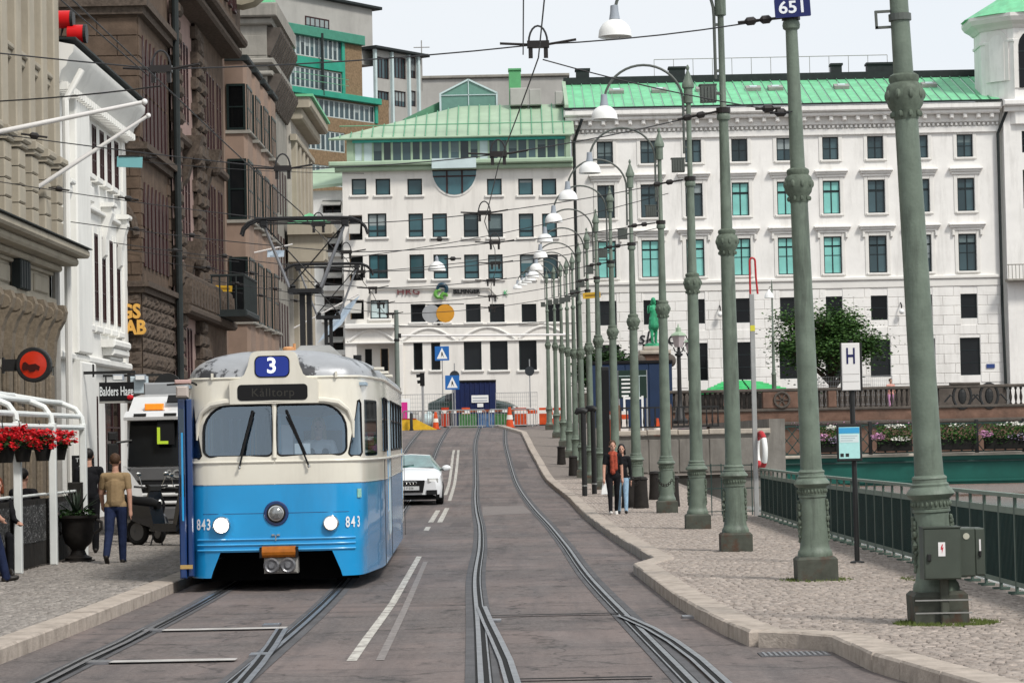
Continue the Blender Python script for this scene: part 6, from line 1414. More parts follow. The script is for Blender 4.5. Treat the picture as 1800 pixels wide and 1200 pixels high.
# cab interior
part('cab_floor', M_tin, tram, lambda mb: mb.box(-.9, .9, .12, 2.2, .60, .66)); part('saloon_floor', M_tin, tram, lambda mb: mb.box(-1.2, 1.2, 2.21, 12.8, .60, .66)); part('dashboard', M_tin, tram, lambda mb: mb.add([(-.95, .12, .66), (.95, .12, .66), (.95, .55, .66), (-.95, .55, .66), (-.95, .14, 1.66), (.95, .14, 1.66), (.95, .5, 1.5), (-.95, .5, 1.5)], [(0, 1, 5, 4), (4, 5, 6, 7), (1, 2, 6, 5), (2, 3, 7, 6), (3, 0, 4, 7)]))
part('cab_bulkhead', mat('bulkhead_blue', (.2, .45, .65), .6, var=.1), tram, lambda mb: (mb.box(.02, 1.1, 1.75, 1.8, .66, 2.6), mb.box(.0, .03, .75, 1.8, .66, 2.4)))
part('sun_visor', M_dark, tram, lambda mb: mb.prism([(-.9, 2.2), (-.6, 2.165), (-.45, 2.16), (-.2, 2.19), (0, 2.22), (.3, 2.18), (.45, 2.165), (.6, 2.17), (.9, 2.21), (.9, 2.4), (-.9, 2.4)], .2, .23))
part('driver_seat', M_rubber, tram, lambda mb: (mb.cbox(.28, .78, 1.35, 1.5, 1.1, 2.0, .06), mb.cbox(.28, .78, .95, 1.45, 1.02, 1.14, .04)))
part('paper_sheet', M_lampw, tram, lambda mb: (mb.mbox(Matrix.Translation((.33, .3, 1.77)) @ Matrix.Rotation(R(20), 4, 'X'), (.2, .005, .14))))
part('ticket_machine', M_lampg, tram, lambda mb: (mb.cbox(.05, .2, .45, .6, 1.55, 2.08, .01), mb.cbox(.1, .35, .4, .6, 1.5, 1.7, .01)))
part('ceiling_panel', M_tin, tram, lambda mb: mb.box(-1.15, 1.15, .3, 14.7, 2.56, 2.6))
for i in range(7):
    for s_ in (-1, 1): part('passenger_seat', M_navy, tram, lambda mb: (mb.cbox(s_ * .8 - .4, s_ * .8 + .4, 2.5 + i * 1.6, 2.6 + i * 1.6, 1.0, 1.65, .03), mb.cbox(s_ * .8 - .4, s_ * .8 + .4, 2.05 + i * 1.6, 2.5 + i * 1.6, .98, 1.06, .03)))
# folded front door leaf and mirror on the left
dl = part('door_leaf', M_navy, tram, lambda mb: mb.cbox(-1.2, -1.115, -.1, .55, .18, 2.42, .015)); part('door_leaf', M_navy, tram, lambda mb: mb.cbox(-1.105, -1.03, -.06, .5, .2, 2.42, .015))
part('grab_rail', M_tblue, dl, lambda mb: mb.tube([(-1.15, -.13, .9), (-1.15, -.13, 2.0)], .014, 6)); part('door_edge', mat('brass_edge', (.5, .33, .12), .4, .5, var=.1), dl, lambda mb: mb.box(-1.195, -1.04, -.108, -.098, .3, .35))
part('leaf_glass', M_side, dl, lambda mb: mb.box(-1.19, -1.12, -.106, -.102, 1.2, 2.3))
mr_ = part('mirror', mat('mirror_back', (.46, .4, .36), .4, var=.15), tram, lambda mb: mb.cbox(-1.2, -1.05, -.28, -.15, 2.44, 2.58, .02)); part('mirror_arm', M_rubber, mr_, lambda mb: mb.tube([(-1.32, -.2, 2.6), (-1.0, -.15, 2.62), (-.98, .1, 2.6)], .014, 6)); part('indicator', mat('pink_lens', (.5, .33, .3), .3, var=.1), mr_, lambda mb: mb.cbox(-1.22, -1.02, -.22, -.1, 2.61, 2.66, .01))
# pantograph on a tall mast
M_pan = mat('pantograph_black', (.014, .014, .015), .55, var=.1); M_pans = mat('pantograph_tube', (.22, .22, .23), .35, .7, var=.2)
pg = empty('pantograph', (0, 7.0, 0), 0, tram)
part('mast', M_pan, pg, lambda mb: (mb.box(-.09, -.015, -.1, .1, 3.0, 4.12), mb.box(.015, .09, -.1, .1, 3.0, 4.12))); part('base_frame', M_pan, pg, lambda mb: (mb.box(-.26, .26, -.25, -.19, 4.12, 4.18), mb.box(-.26, .26, .19, .25, 4.12, 4.18), mb.box(-.26, -.2, -.19, .19, 4.12, 4.18), mb.box(.2, .26, -.19, .19, 4.12, 4.18), mb.box(-.1, .1, -.19, .19, 4.1, 4.15)))
for s_ in (-1, 1):
    part('insulator', M_pan, pg, lambda mb: mb.lathe([(.03, 4.17), (.06, 4.19), (.04, 4.21), (.06, 4.23), (.03, 4.26)], 10, (s_ * .2, 0, 0)))
    part('lower_arm', M_pans, pg, lambda mb: (mb.tube([(s_ * .24, -.2, 4.2), (s_ * .62, -.05, 5.18)], .022, 7), mb.tube([(s_ * .24, .2, 4.2), (s_ * .62, .05, 5.18)], .016, 6)))
    part('cross_stay', M_pan, pg, lambda mb: mb.tube([(s_ * .22, 0, 4.24), (-s_ * .60, 0, 5.16)], .012, 6))
    part('head_joint', M_pan, pg, lambda mb: mb.cbox(s_ * .62 - .05, s_ * .62 + .05, -.16, .16, 5.14, 5.24, .01))
for y in (-.15, .15):
    hd = [(-.96, y, 5.02), (-.93, y, 5.12), (-.85, y, 5.2), (-.72, y, 5.255), (-.4, y, 5.265), (.4, y, 5.265), (.72, y, 5.255), (.85, y, 5.2), (.93, y, 5.12), (.96, y, 5.02)]
    part('collector_bow', M_pan, pg, lambda mb: (mb.tube(hd, .022, 7), mb.tube([(-.7, y, 5.2), (.7, y, 5.2)], .012, 6)))
# rear car: copy with its parts, coupled behind
tram2 = copy_tree(tram); tram2['label'] = 'second tram car coupled behind, its pantograph showing above the roof'; tram2['group'] = 'coupled tram cars'; tram['group'] = 'coupled tram cars'
tram2.location = (-3.62, 48.6, zg(50) + .005); tram2.rotation_euler = (0, 0, R(3.4))
for ch in tram2.children:
    if ch.name.startswith('pantograph'): ch.location.z = .3; ch.scale = (1, 1, 1.02)
# ------------------------------------------------------------------ people
M_skin = mat('skin', (.52, .29, .21), .55, var=.08, scale=20); M_hairb = mat('hair_brown', (.075, .042, .025), .6, var=.3, scale=60); M_hairr = mat('hair_red', (.16, .045, .02), .6, var=.3, scale=60); M_hairk = mat('hair_black', (.012, .01, .009), .55, var=.2, scale=60)
M_denim = mat('denim', (.016, .024, .06), .85, var=.35, scale=9, bump=.3, bscale=40); M_black = mat('black_cloth', (.010, .010, .012), .85, var=.3, scale=10); M_shoe = mat('shoe_dark', (.02, .017, .015), .5, var=.2)
M_tan = mat('tan_cotton', (.30, .21, .115), .9, var=.12, scale=8, bump=.3, bscale=25); M_wshirt = mat('white_cotton', (.72, .73, .76), .85, var=.06, scale=8, bump=.2, bscale=25)
M_scarf = mat('red_scarf', (.3, .06, .035), .85, var=.6, scale=22); M_pale_d = mat('pale_denim', (.28, .42, .55), .85, var=.25, scale=12); M_sole = mat('white_sneaker', (.6, .58, .55), .6, var=.1)
def capsule(mb, a, b, ra, rb, n=10):
    a = Vector(a); b = Vector(b); d = b - a; Ln = max(d.length, 1e-4); u = d / Ln
    pts = [a - u * ra * .999, a - u * ra * .8, a - u * ra * .4, a, a.lerp(b, .5), b, b + u * rb * .4, b + u * rb * .8, b + u * rb * .999]
    rs = [ra * .05, ra * .6, ra * .917, ra, (ra + rb) / 2, rb, rb * .917, rb * .6, rb * .05]; mb.tube(pts, rs, n)
def person(name, label, loc, rz=0.0, H=1.75, top=None, bottom=None, skin=M_skin, shoe=M_shoe, sleeve='short', hair=M_hairb, hairlen=0, legs=((10, 4), (-14, 22)), arms=((-12, 10, 8), (14, 10, 14)), lean=0, seated=False, head_yaw=0, extra=None, coat=0.0, vox=.0105, group=None, cat='person', fem=False):
    """one continuous body grown from tapered limbs, faces -y; legs (hip swing, knee bend), arms (swing, spread, elbow bend) for right (-x) and left (+x)"""
    P = []                                   # primitives: kind, data, tag
    def cap(a, b, ra, rb, tg): P.append(('c', Vector(a), Vector(b), ra, rb, tg))
    def ell(c, r, tg): P.append(('e', Vector(c), r, tg))
    hipz = .93; L1, L2 = .43, .42
    def rot(a): return Vector((0, -math.sin(R(a)), -math.cos(R(a))))
    feet = []
    for s_, (sw, kn) in zip((-1, 1), legs):
        h = Vector((s_ * .09, 0, hipz)); k = h + rot(sw) * L1; f = k + rot(sw - kn) * L2; feet.append(f)
        g = .012 if not fem else .0
        cap(h, k, .088 + g, .062 + g, 'B'); cap(k, f, .062 + g, .045 + g, 'B'); ft = rot(sw - kn + 90 - (18 if kn > 15 else 0))
        cap(f + Vector((0, .03, -.03)), f + ft * .15 + Vector((0, 0, -.045)), .042, .036, 'F')
    T = lambda z, y=0: Vector((0, -math.sin(R(lean)) * (z - hipz) + y, hipz + (z - hipz) * math.cos(R(lean))))
    sh = .185 if not fem else .165
    ell(T(.93), (.158 if not fem else .165, .11, .12), 'B'); ell(T(1.08), (.15 if not fem else .135, .105, .13), 'T'); ell(T(1.25), (.175 if not fem else .155, .115, .16), 'T'); ell(T(1.37), (.185 if not fem else .16, .10, .10), 'T')
    cap(T(1.40) + Vector((-sh + .03, 0, 0)), T(1.40) + Vector((sh - .03, 0, 0)), .065, .065, 'T')
    cap(T(1.28), T(1.0), .135 if not fem else .118, .15 if not fem else .13, 'T')
    if coat: cap(T(1.05), T(1.05 - coat), .15, .2, 'T')
    cap(T(1.42), T(1.53), .055, .052, 'S')
    hc = T(1.63) + Vector((0, -.01, 0))
    hy = Matrix.Rotation(R(head_yaw), 3, 'Z')
    ell(hc + Vector((0, .008, .025)), (.076, .095, .10), 'S'); ell(hc + hy @ Vector((0, -.022, -.05)), (.056, .068, .068), 'S'); cap(hc + hy @ Vector((0, -.088, .005)), hc + hy @ Vector((0, -.104, -.028)), .010, .014, 'S')
    for s_ in (-1, 1): ell(hc + hy @ Vector((s_ * .078, .012, -.005)), (.012, .02, .032), 'S')
    for s_, (sw, sp_, el) in zip((-1, 1), arms):
        s0 = T(1.40) + Vector((s_ * sh, 0, 0)); side = Vector((s_ * math.sin(R(sp_)), 0, 0)); d1 = (rot(sw) * math.cos(R(sp_)) + side).normalized(); e = s0 + d1 * .29
        d2 = (rot(sw + el) * math.cos(R(sp_ * .4)) + side * .3).normalized(); w = e + d2 * .25
        tg2 = 'T' if sleeve == 'long' else 'S'
        cap(s0, s0.lerp(e, .62), .062, .056, 'T'); cap(s0.lerp(e, .5), e, .047, .042, 'T' if sleeve == 'long' else 'S'); cap(e, w, .042, .031, tg2)
        hd = w + d2 * .05; cap(w, hd + d2 * .03, .03, .034, 'S'); fw = rot(sw + el + 35)
        for q in range(4):
            o_ = Vector((0, 0, 0)) + Vector((0, -1, 0)) * (.024 - .016 * q) if abs(d2.z) > .6 else Vector((1, 0, 0)) * (.024 - .016 * q)
            ln_ = (.036, .042, .04, .03)[q]; b0 = hd + d2 * .04 + o_; b1 = b0 + d2 * ln_; b2 = b1 + (d2 * .7 + fw * .5).normalized() * ln_ * .8
            cap(b0, b1, .0095, .009, 'S'); cap(b1, b2, .009, .008, 'S')
        tb = hd + d2 * .0 + (Vector((0, -1, 0)) if abs(d2.z) > .6 else Vector((-s_, 0, 0))) * .03; cap(tb, tb + (d2 * .7 + (Vector((0, -1, 0)) if abs(d2.z) > .6 else Vector((-s_, 0, 0))) * .6).normalized() * .045, .011, .009, 'S')
    if extra: extra(cap, ell, T)
    mb = MB()
    for p in P:
        if p[0] == 'c': capsule(mb, p[1], p[2], p[3], p[4])
        else: mb.sphere(p[1], p[2], 14, 10)
    me = mb.mesh('figure', M_skin); o = bpy.data.objects.new('figure', me); C.objects.link(o)
    rm = o.modifiers.new('r', 'REMESH'); rm.mode = 'VOXEL'; rm.voxel_size = vox
    sm = o.modifiers.new('s', 'SMOOTH'); sm.iterations = 2; sm.factor = .5
    dg = bpy.context.evaluated_depsgraph_get(); bm_ = bpy.data.meshes.new_from_object(o.evaluated_get(dg), depsgraph=dg); bpy.data.objects.remove(o)
    tags = 'TBSFX'; bm_.materials.clear()
    for m_ in (top, bottom, skin, shoe, M_scarf): bm_.materials.append(m_)
    nf = len(bm_.polygons); cen = np.empty(nf * 3); bm_.polygons.foreach_get('center', cen); cen = cen.reshape(-1, 3); best = np.full(nf, 9e9); idx = np.zeros(nf, int)
    for p in P:
        if p[0] == 'c':
            a = np.array(p[1]); b = np.array(p[2]); d = b - a; t = np.clip(((cen - a) @ d) / max(d @ d, 1e-9), 0, 1); q = a + t[:, None] * d; dist = np.linalg.norm(cen - q, axis=1) - (p[3] + (p[4] - p[3]) * t)
        else: c_ = np.array(p[1]); r_ = np.array(p[2]); dist = (np.linalg.norm((cen - c_) / r_, axis=1) - 1) * r_.min()
        k = dist < best; best[k] = dist[k]; idx[k] = tags.index(p[-1])
    # trousers end and shirt hem stay level
    if not seated and not coat:
        hem = .92; k = (np.abs(cen[:, 0]) < .2) & (cen[:, 2] > .78) & (cen[:, 2] < 1.12) & (idx <= 1); idx[k] = np.where(cen[k][:, 2] > hem, 0, 1)
    bm_.polygons.foreach_set('material_index', idx.astype(np.int32)); bm_.shade_smooth()
    lowest = min(f.z for f in feet) - .075 if not seated else 0
    t = thing(name, label, cat, loc, rz, group); sc_ = H / 1.75
    b = link('body', bm_, t, (0, 0, -lowest * sc_)); b.scale = (sc_,) * 3
    if hair:
        hm = MB(); hm.sphere(hc + Vector((0, .022, .042)), (.088, .098, .098), 16, 12)
        if hairlen: capsule(hm, hc + Vector((0, .06, .0)), hc + Vector((0, .075, -hairlen)), .075, .05); [capsule(hm, hc + Vector((s_ * .07, .02, .01)), hc + Vector((s_ * .08, .03, -hairlen)), .03, .03) for s_ in (-1, 1)]
        hb2 = hm.build('hair', hair, t, True, (0, 0, -lowest * sc_)); hb2.scale = (sc_,) * 3
    for s_ in (-1, 1):
        p = hc + hy @ Vector((s_ * .03, -.073, .002)); e = MB().sphere(p, .011, 8, 6).build('eye', M_dark, t, True, (0, 0, -lowest * sc_)); e.scale = (sc_,) * 3
    return t
g = ground(205, 992, .1); person('person', 'person in tan t-shirt and jeans walking away beside the tram', g, PI - .05, 1.66, M_tan, M_denim, legs=((6, 4), (-14, 20)), arms=((-8, 9, 6), (16, 12, 26)))
g = Vector((at(157, 900, 43.5).x, 43.5, zg(43.5) + KH)); person('person', 'person dressed all in black behind the big planter urn', g, PI + .1, 1.74, M_black, M_black, hair=M_hairk, sleeve='long', arms=((10, 8, 60), (4, 10, 40)))
g = Vector((at(-24, 1030, 34.3).x, 34.3, zg(34.3) + .1)); person('person', 'person in white shirt and jeans at the terrace fence', g, PI / 2 + .5, 1.70, M_wshirt, M_denim, sleeve='long', legs=((20, 6), (-16, 10)), arms=((-15, 10, 10), (20, 14, 20)))
YP = 59.0; k_ = zg(YP) + KH
person('person', 'person in black with red patterned scarf walking on the quay', (at(1079, 895, YP).x, YP, k_), .08, 1.68, M_black, M_black, shoe=M_sole, hair=M_hairb, legs=((12, 3), (-10, 18)), arms=((6, 10, 10), (-8, 8, 12)), fem=True, extra=lambda cap, ell, T: (ell(T(1.44), (.115, .10, .08), 'X'), cap(T(1.40) + Vector((-.03, -.10, 0)), T(1.02) + Vector((-.02, -.12, 0)), .05, .06, 'X'), cap(T(1.40) + Vector((.05, -.10, 0)), T(1.1) + Vector((.05, -.12, 0)), .045, .055, 'X')))
person('person', 'person in pale jeans and dark jacket beside the one in red scarf', (at(1093, 893, YP + .5).x + .02, YP + .5, k_), -.05, 1.60, M_black, M_pale_d, hair=M_hairk, sleeve='long', legs=((-8, 14), (14, 3)), arms=((6, 8, 12), (-8, 8, 12)), fem=True, hairlen=.12)
bagp = at(1062, 843, YP - .1); bt = thing('carrier_bag', 'small white carrier bag in the hand of the scarfed walker', 'bag', bagp)
part('bag_body', M_lampw, bt, lambda mb: mb.add([(-.07, -.04, -.32), (.07, -.04, -.32), (.07, .04, -.32), (-.07, .04, -.32), (-.04, -.02, -.08), (.04, -.02, -.08), (.04, .02, -.08), (-.04, .02, -.08)], [(0, 3, 2, 1), (4, 5, 6, 7), (0, 1, 5, 4), (1, 2, 6, 5), (2, 3, 7, 6), (3, 0, 4, 7)])); part('handle', M_lampw, bt, lambda mb: mb.tube([(-.03, 0, -.08), (-.02, 0, 0), (.02, 0, 0), (.03, 0, -.08)], .008, 5))
# tram driver
tc_ = tram.location; dv = person('person', 'tram driver in white shirt and dark waistcoat behind the windscreen', (0, 0, 0), R(1.2), 1.70, M_wshirt, M_black, hair=mat('hair_fair', (.3, .2, .1), .6, var=.2), hairlen=.3, sleeve='long', legs=((85, 80), (85, 80)), arms=((38, 14, 50), (34, 16, 55)), seated=True, fem=True, extra=lambda cap, ell, T: (ell(T(1.2) + Vector((-.075, -.035, 0)), (.075, .10, .17), 'B'), ell(T(1.2) + Vector((.075, -.035, 0)), (.075, .10, .17), 'B')))
dv.location = tram.matrix_basis @ Vector((.5, .95, 0.46))
# seated guests on the terrace
person('person', 'seated guest with red hair facing out over the terrace fence', (at(13, 850, 36.4).x - .15, 36.4, zg(37) - .35 + KH), .4, 1.7, M_black, M_black, hair=M_hairr, sleeve='long', legs=((85, 85), (85, 85)), arms=((20, 12, 60), (20, 12, 60)), seated=True, fem=True, hairlen=.1)
person('person', 'seated guest in dark jacket with back turned on the terrace', (at(58, 850, 39.6).x - .15, 39.6, zg(37) - .35 + KH), PI - .4, 1.78, M_black, M_black, hair=M_hairk, sleeve='long', legs=((85, 85), (85, 85)), arms=((20, 12, 60), (20, 12, 60)), seated=True)
for px, Y in ((13, 36.4), (58, 39.6)):
    ch = thing('terrace_chair', 'dark cafe chair under the ' + ('red haired guest' if px == 13 else 'guest with back turned'), 'chair', (at(px, 850, Y).x - .15, Y, zg(Y) + KH))
    part('seat', M_blackmet, ch, lambda mb: mb.cbox(-.22, .22, -.22, .22, .42, .46, .01)); part('backrest', M_blackmet, ch, lambda mb: mb.cbox(-.22, .22, .2 if px == 13 else -.24, .24 if px == 13 else -.2, .46, .85, .01))
    for a in (-.2, .2):
        for b in (-.2, .2): part('leg', M_blackmet, ch, lambda mb: mb.tube([(a, b, 0), (a, b, .42)], .015, 6))
# ------------------------------------------------------------------ terrace with white pergola
M_wsteel = mat('white_steel', (.72, .74, .72), .4, var=.06, dirt=.2, dirtcol=(.4, .42, .4), streak=True)
tp = [ground(46, 1011, .1), ground(83, 995, .1), ground(115, 982, .1)]
Ys = [tp[0].y - 2.7, tp[0].y, tp[1].y, tp[2].y]; TX = -7.02
pg2 = thing('terrace_pergola', 'white steel pergola frame over the pavement terrace', 'pergola', (TX, 0, 0))
for i, y in enumerate(Ys):
    z = zg(y) + KH
    part('post', M_wsteel, pg2, lambda mb: mb.cbox(-.055, .055, y - .055, y + .055, z, 2.12, .012))
    part('roof_hoop', M_wsteel, pg2, lambda mb: mb.tube([(0, y, 2.05), (-.02, y, 2.22), (-.12, y, 2.36), (-.3, y, 2.44), (-1.5, y, 2.66), (-3.2, y, 2.9)], .045, 8), True)
for (x, z) in ((-.0, 2.06), (-.06, 2.24), (-.35, 2.47), (-1.1, 2.6), (-1.8, 2.73)): part('beam', M_wsteel, pg2, lambda mb: mb.tube([(x, Ys[0] - 3, z), (x, Ys[-1] + .05, z)], .04, 8))
part('awning_roll', mat('maroon_cloth', (.10, .02, .035), .8, var=.2), pg2, lambda mb: mb.tube([(-1.9, Ys[0] - 3, 2.9), (-1.9, Ys[1] + .2, 2.9)], .1, 10))
M_panelb = mat('terrace_board', (.022, .02, .018), .7, var=.4, scale=5)
M_scrib = mat('banner_print', (.03, .03, .03), .7, var=.0)
def scribble():
    m = M_scrib; t = m.node_tree; b = t.nodes['Principled BSDF']; geo = t.nodes.new('ShaderNodeNewGeometry'); mp_ = t.nodes.new('ShaderNodeMapping'); mp_.inputs['Scale'].default_value = (1, 5, 9)
    n = t.nodes.new('ShaderNodeTexNoise'); n.inputs['Scale'].default_value = 1.2; n.inputs['Detail'].default_value = 1.5; n.inputs['Distortion'].default_value = 1.5; r = t.nodes.new('ShaderNodeValToRGB')
    e = r.color_ramp.elements; e[0].position = .5; e[0].color = (.03, .03, .03, 1); e[1].position = .56; e[1].color = (.03, .03, .03, 1); q = r.color_ramp.elements.new(.53); q.color = (.32, .32, .32, 1)
    t.links.new(geo.outputs['Position'], mp_.inputs[0]); t.links.new(mp_.outputs[0], n.inputs[0]); t.links.new(n.outputs[0], r.inputs[0]); t.links.new(r.outputs[0], b.inputs['Base Color'])
scribble()
fn = thing('terrace_fence', 'black boarded terrace fence with printed banner behind white posts', 'fence', (TX - .12, 0, 0))
for a, b in zip([Ys[0] - 3] + Ys[:-1], Ys):
    z = zg(b) + KH
    for k in range(8): part('board', M_panelb, fn, lambda mb: mb.cbox(-.02, .02, a + .06 + (b - a - .12) * k / 8, a + .06 + (b - a - .12) * (k + 1) / 8 - .01, z + .03, z + 1.0, .004))
    part('banner', M_scrib, fn, lambda mb: mb.box(.021, .027, a + .1, b - .1, z + .38, z + .92)); part('top_rail', M_wsteel if a > Ys[0] - 1 else M_wsteel, fn, lambda mb: mb.tube([(0, a, z + 1.06), (0, b, z + 1.06)], .022, 7))
part('end_post', M_panelb, fn, lambda mb: mb.cbox(-.12, .12, Ys[-1] - .1, Ys[-1] + .2, zg(43) + KH, zg(43) + 1.32, .02))
rnd = random.Random(23)
for i, (px, Y) in enumerate(((10, 35.0), (40, 36.4), (75, 38.1), (103, 39.6))):
    X = at(px, 780, Y).x; bt = thing('flower_basket', 'black hanging pot full of red geraniums on white terrace frame', 'flower pot', (X, Y, 1.58), 0, 'red geranium pots along the terrace')
    part('pot', M_trough, bt, lambda mb: mb.lathe([(.09, -.02), (.13, .18), (.145, .19), (.145, .21), (.12, .21)], 14)); part('hanger', M_blackmet, bt, lambda mb: mb.tube([(.0, .0, .2), (-.05, 0, .55), (TX - X, 0, .57)], .008, 5))
    leaves(260, (0, 0, .25, .21, .2, .13), .065, rnd, 'ball').build('foliage', M_leafd, bt)
    fm = MB()
    for k in range(40):
        a = rnd.uniform(0, 6.28); q = .25 * rnd.random() ** .6; c = (q * math.cos(a), q * math.sin(a), .36 + rnd.uniform(-.1, .14) - q * .45); l_ = leaves(18, (*c, .05, .05, .045), .05, rnd, 'ball'); fm.add(l_.v, l_.f)
    fm.build('blossom', M_fred, bt)
# planter urn with yucca
g = Vector((at(138, 985, 40.3).x, 40.3, zg(40.3) + KH)); ur = thing('planter_urn', 'big black urn planter with spiky palm by the terrace end', 'planter', g)
part('urn', M_bol, ur, lambda mb: mb.lathe([(.2, 0), (.21, .06), (.13, .1), (.1, .17), (.13, .22), (.2, .28), (.24, .4), (.25, .58), (.27, .64), (.31, .67), (.31, .71), (.26, .71), (.24, .66)], 24), True); part('plinth', M_bol, ur, lambda mb: mb.cbox(-.22, .22, -.22, .22, -.02, .02, .01)); part('urn_handle', M_bol, ur, lambda mb: mb.tube([(.25, 0, .42), (.36, 0, .5), (.36, 0, .6), (.27, 0, .64)], .025, 7), True); part('urn_handle', M_bol, ur, lambda mb: mb.tube([(-.25, 0, .42), (-.36, 0, .5), (-.36, 0, .6), (-.27, 0, .64)], .025, 7), True)
M_spike = mat('spiky_leaf', (.03, .045, .03), .5, var=.3)
for i in range(26):
    a = rnd.uniform(0, 6.28); tl = rnd.uniform(.15, 1.05); Ln = rnd.uniform(.34, .5); d = Vector((math.cos(a) * math.sin(tl), math.sin(a) * math.sin(tl), math.cos(tl))); sd_ = d.cross(Vector((0, 0, 1))).normalized() * .022; b0 = Vector((-.02, 0, .72))
    MB().add([b0 - sd_, b0 + sd_, b0 + d * Ln * .6 + sd_ * .8, b0 + d * Ln - Vector((0, 0, .04 * tl)), b0 + d * Ln * .6 - sd_ * .8], [(0, 1, 2, 3, 4)]).build('leaf', M_spike, ur)
leaves(200, (0, 0, .73, .24, .24, .07), .07, rnd).build('underplanting', M_leafd, ur)
# ------------------------------------------------------------------ signs on the left fronts
Yr = 52.5; p_ = at(60, 641, Yr); rs = thing('round_sign', 'round red illuminated sign with dark bull figure on a bracket', 'sign', p_)
rr_ = 31 / sc(Yr)
part('rim', M_blackmet, rs, lambda mb: mb.lathe([(rr_ * .9, .1), (rr_, .09), (rr_, -.09), (rr_ * .93, -.1)], 28, axis='Y')); part('sign_face', mat('red_face', (.42, .022, .006), .3, var=.25, scale=2.5, emit=((.5, .03, .01), .12)), rs, lambda mb: mb.lathe([(rr_ * .93, -.085), (rr_ * .6, -.115), (.01, -.125)], 28, axis='Y'), True)
part('bull_mark', mat('dark_red_mark', (.05, .006, .004), .5, var=0), rs, lambda mb: mb.prism([(-.22, -.06), (-.2, -.12), (-.1, -.1), (-.06, -.15), (.02, -.14), (.06, -.1), (.12, -.12), (.14, -.04), (.05, .02), (-.08, .0), (-.15, .06), (-.2, .04)], -.14, -.12))
part('bracket', M_blackmet, rs, lambda mb: (mb.box(-.62, -rr_, -.03, .03, -.12, .12), mb.box(-.64, -.6, -.06, .06, -.16, .16)))
Yh = 61.0
def onp(px, py, Y=Yh): return at(px, py, Y)
a = onp(164, 655); b = onp(238, 656)
hs_ = thing('hanging_sign', 'black hanging sign with white lettering Balders Hage on iron bar', 'sign', onp(205, 688))
o_ = hs_.location
part('bar', M_blackmet, hs_, lambda mb: (mb.box(a.x - o_.x - 1.2, b.x - o_.x, -.03, .03, a.z - o_.z - .035, a.z - o_.z + .035), mb.box(a.x - o_.x - .02, a.x - o_.x + .02, -.02, .02, a.z - o_.z - .1, a.z - o_.z + .2)))
for px in (186, 226): part('hanger_rod', M_blackmet, hs_, lambda mb: mb.tube([(onp(px, 660).x - o_.x, 0, onp(px, 660).z - o_.z), (onp(px, 675).x - o_.x, 0, onp(px, 672).z - o_.z)], .02, 6))
hw2 = 30.5 / sc(Yh); part('board', M_dark, hs_, lambda mb: mb.cbox(-hw2, hw2, -.03, .03, -.22, .22, .01)); part('board_trim', M_greypipe, hs_, lambda mb: mb.box(-hw2, hw2, -.034, .03, -.27, -.222))
text('sign_letters', 'Balders Hage', .3, mat('sign_white', (.72, .75, .75), .5, var=0), hs_, (0, -.034, 0), ext=.002, sx=.5, bold=.004)
part('red_ornament', M_fred, hs_, lambda mb: mb.sphere((.33, -.1, -.14), (.08, .05, .06), 8, 6))
def ctag(px0, px1, py, Y, nm, lab, hpx=4):
    a = at(px0, py, Y); b = at(px1, py, Y); t = thing(nm, lab, 'bracket', a); part('arm', M_blackmet, t, lambda mb: mb.box(-1.5, b.x - a.x, -.03, .03, -.03, .03)); return t, a, b
t, a, b = ctag(205, 285, 660, 66, 'sign_bracket', 'long black iron bracket arm past the hanging sign')
d_ = thing('lamp_box', 'pale blue grey light box hung under the long bracket', 'lamp', at(245, 678, 66)); part('case', mat('pale_case', (.5, .58, .62), .5, var=.1), d_, lambda mb: mb.cbox(-.22, .22, -.1, .1, -.2, .24, .02)); part('base', M_blackmet, d_, lambda mb: mb.cbox(-.26, .34, -.12, .12, -.42, -.22, .02))
for px in (208, 247): q = thing('spot_lamp', 'small grey spotlight on the bracket, ' + ('wall end' if px == 208 else 'street end'), 'lamp', at(px, 663, 65.8)); part('lamp_head', M_lampg, q, lambda mb: mb.cbox(-.13, .13, -.1, .1, -.08, .07, .02)); part('lamp_glass', M_lampw, q, lambda mb: mb.box(-.11, .11, -.105, -.101, -.06, .04))
q = thing('round_sign', 'round black shop sign on bracket near the tram roof corner', 'sign', at(295, 680, 62)); part('disc', M_dark, q, lambda mb: mb.lathe([(.3, -.04), (.3, .04)], 22, axis='Y')); part('rim', M_blackmet, q, lambda mb: mb.lathe([(.3, -.05), (.33, -.05), (.33, .05), (.3, .05)], 22, axis='Y')); text('sign_letters', 'GOT', .17, M_greypipe, q, (0, -.045, .08), ext=.002)
q = thing('pavement_board', 'black pavement sign board with white letters by shop door', 'sign', Vector((at(147, 900, 47.5).x, 47.5, zg(47) + KH))); part('board', M_dark, q, lambda mb: mb.cbox(-.2, .2, -.03, .03, .6, 1.62, .01)); part('post', M_blackmet, q, lambda mb: mb.box(-.03, .03, -.02, .02, 0, .6)); text('sign_letters', 'TYP', .1, MATS['sign_white'], q, (-.04, -.034, 1.53), ext=.002); text('sign_letters', 'F', .34, MATS['sign_white'], q, (0, -.034, 1.3), ext=.002, bold=.01)
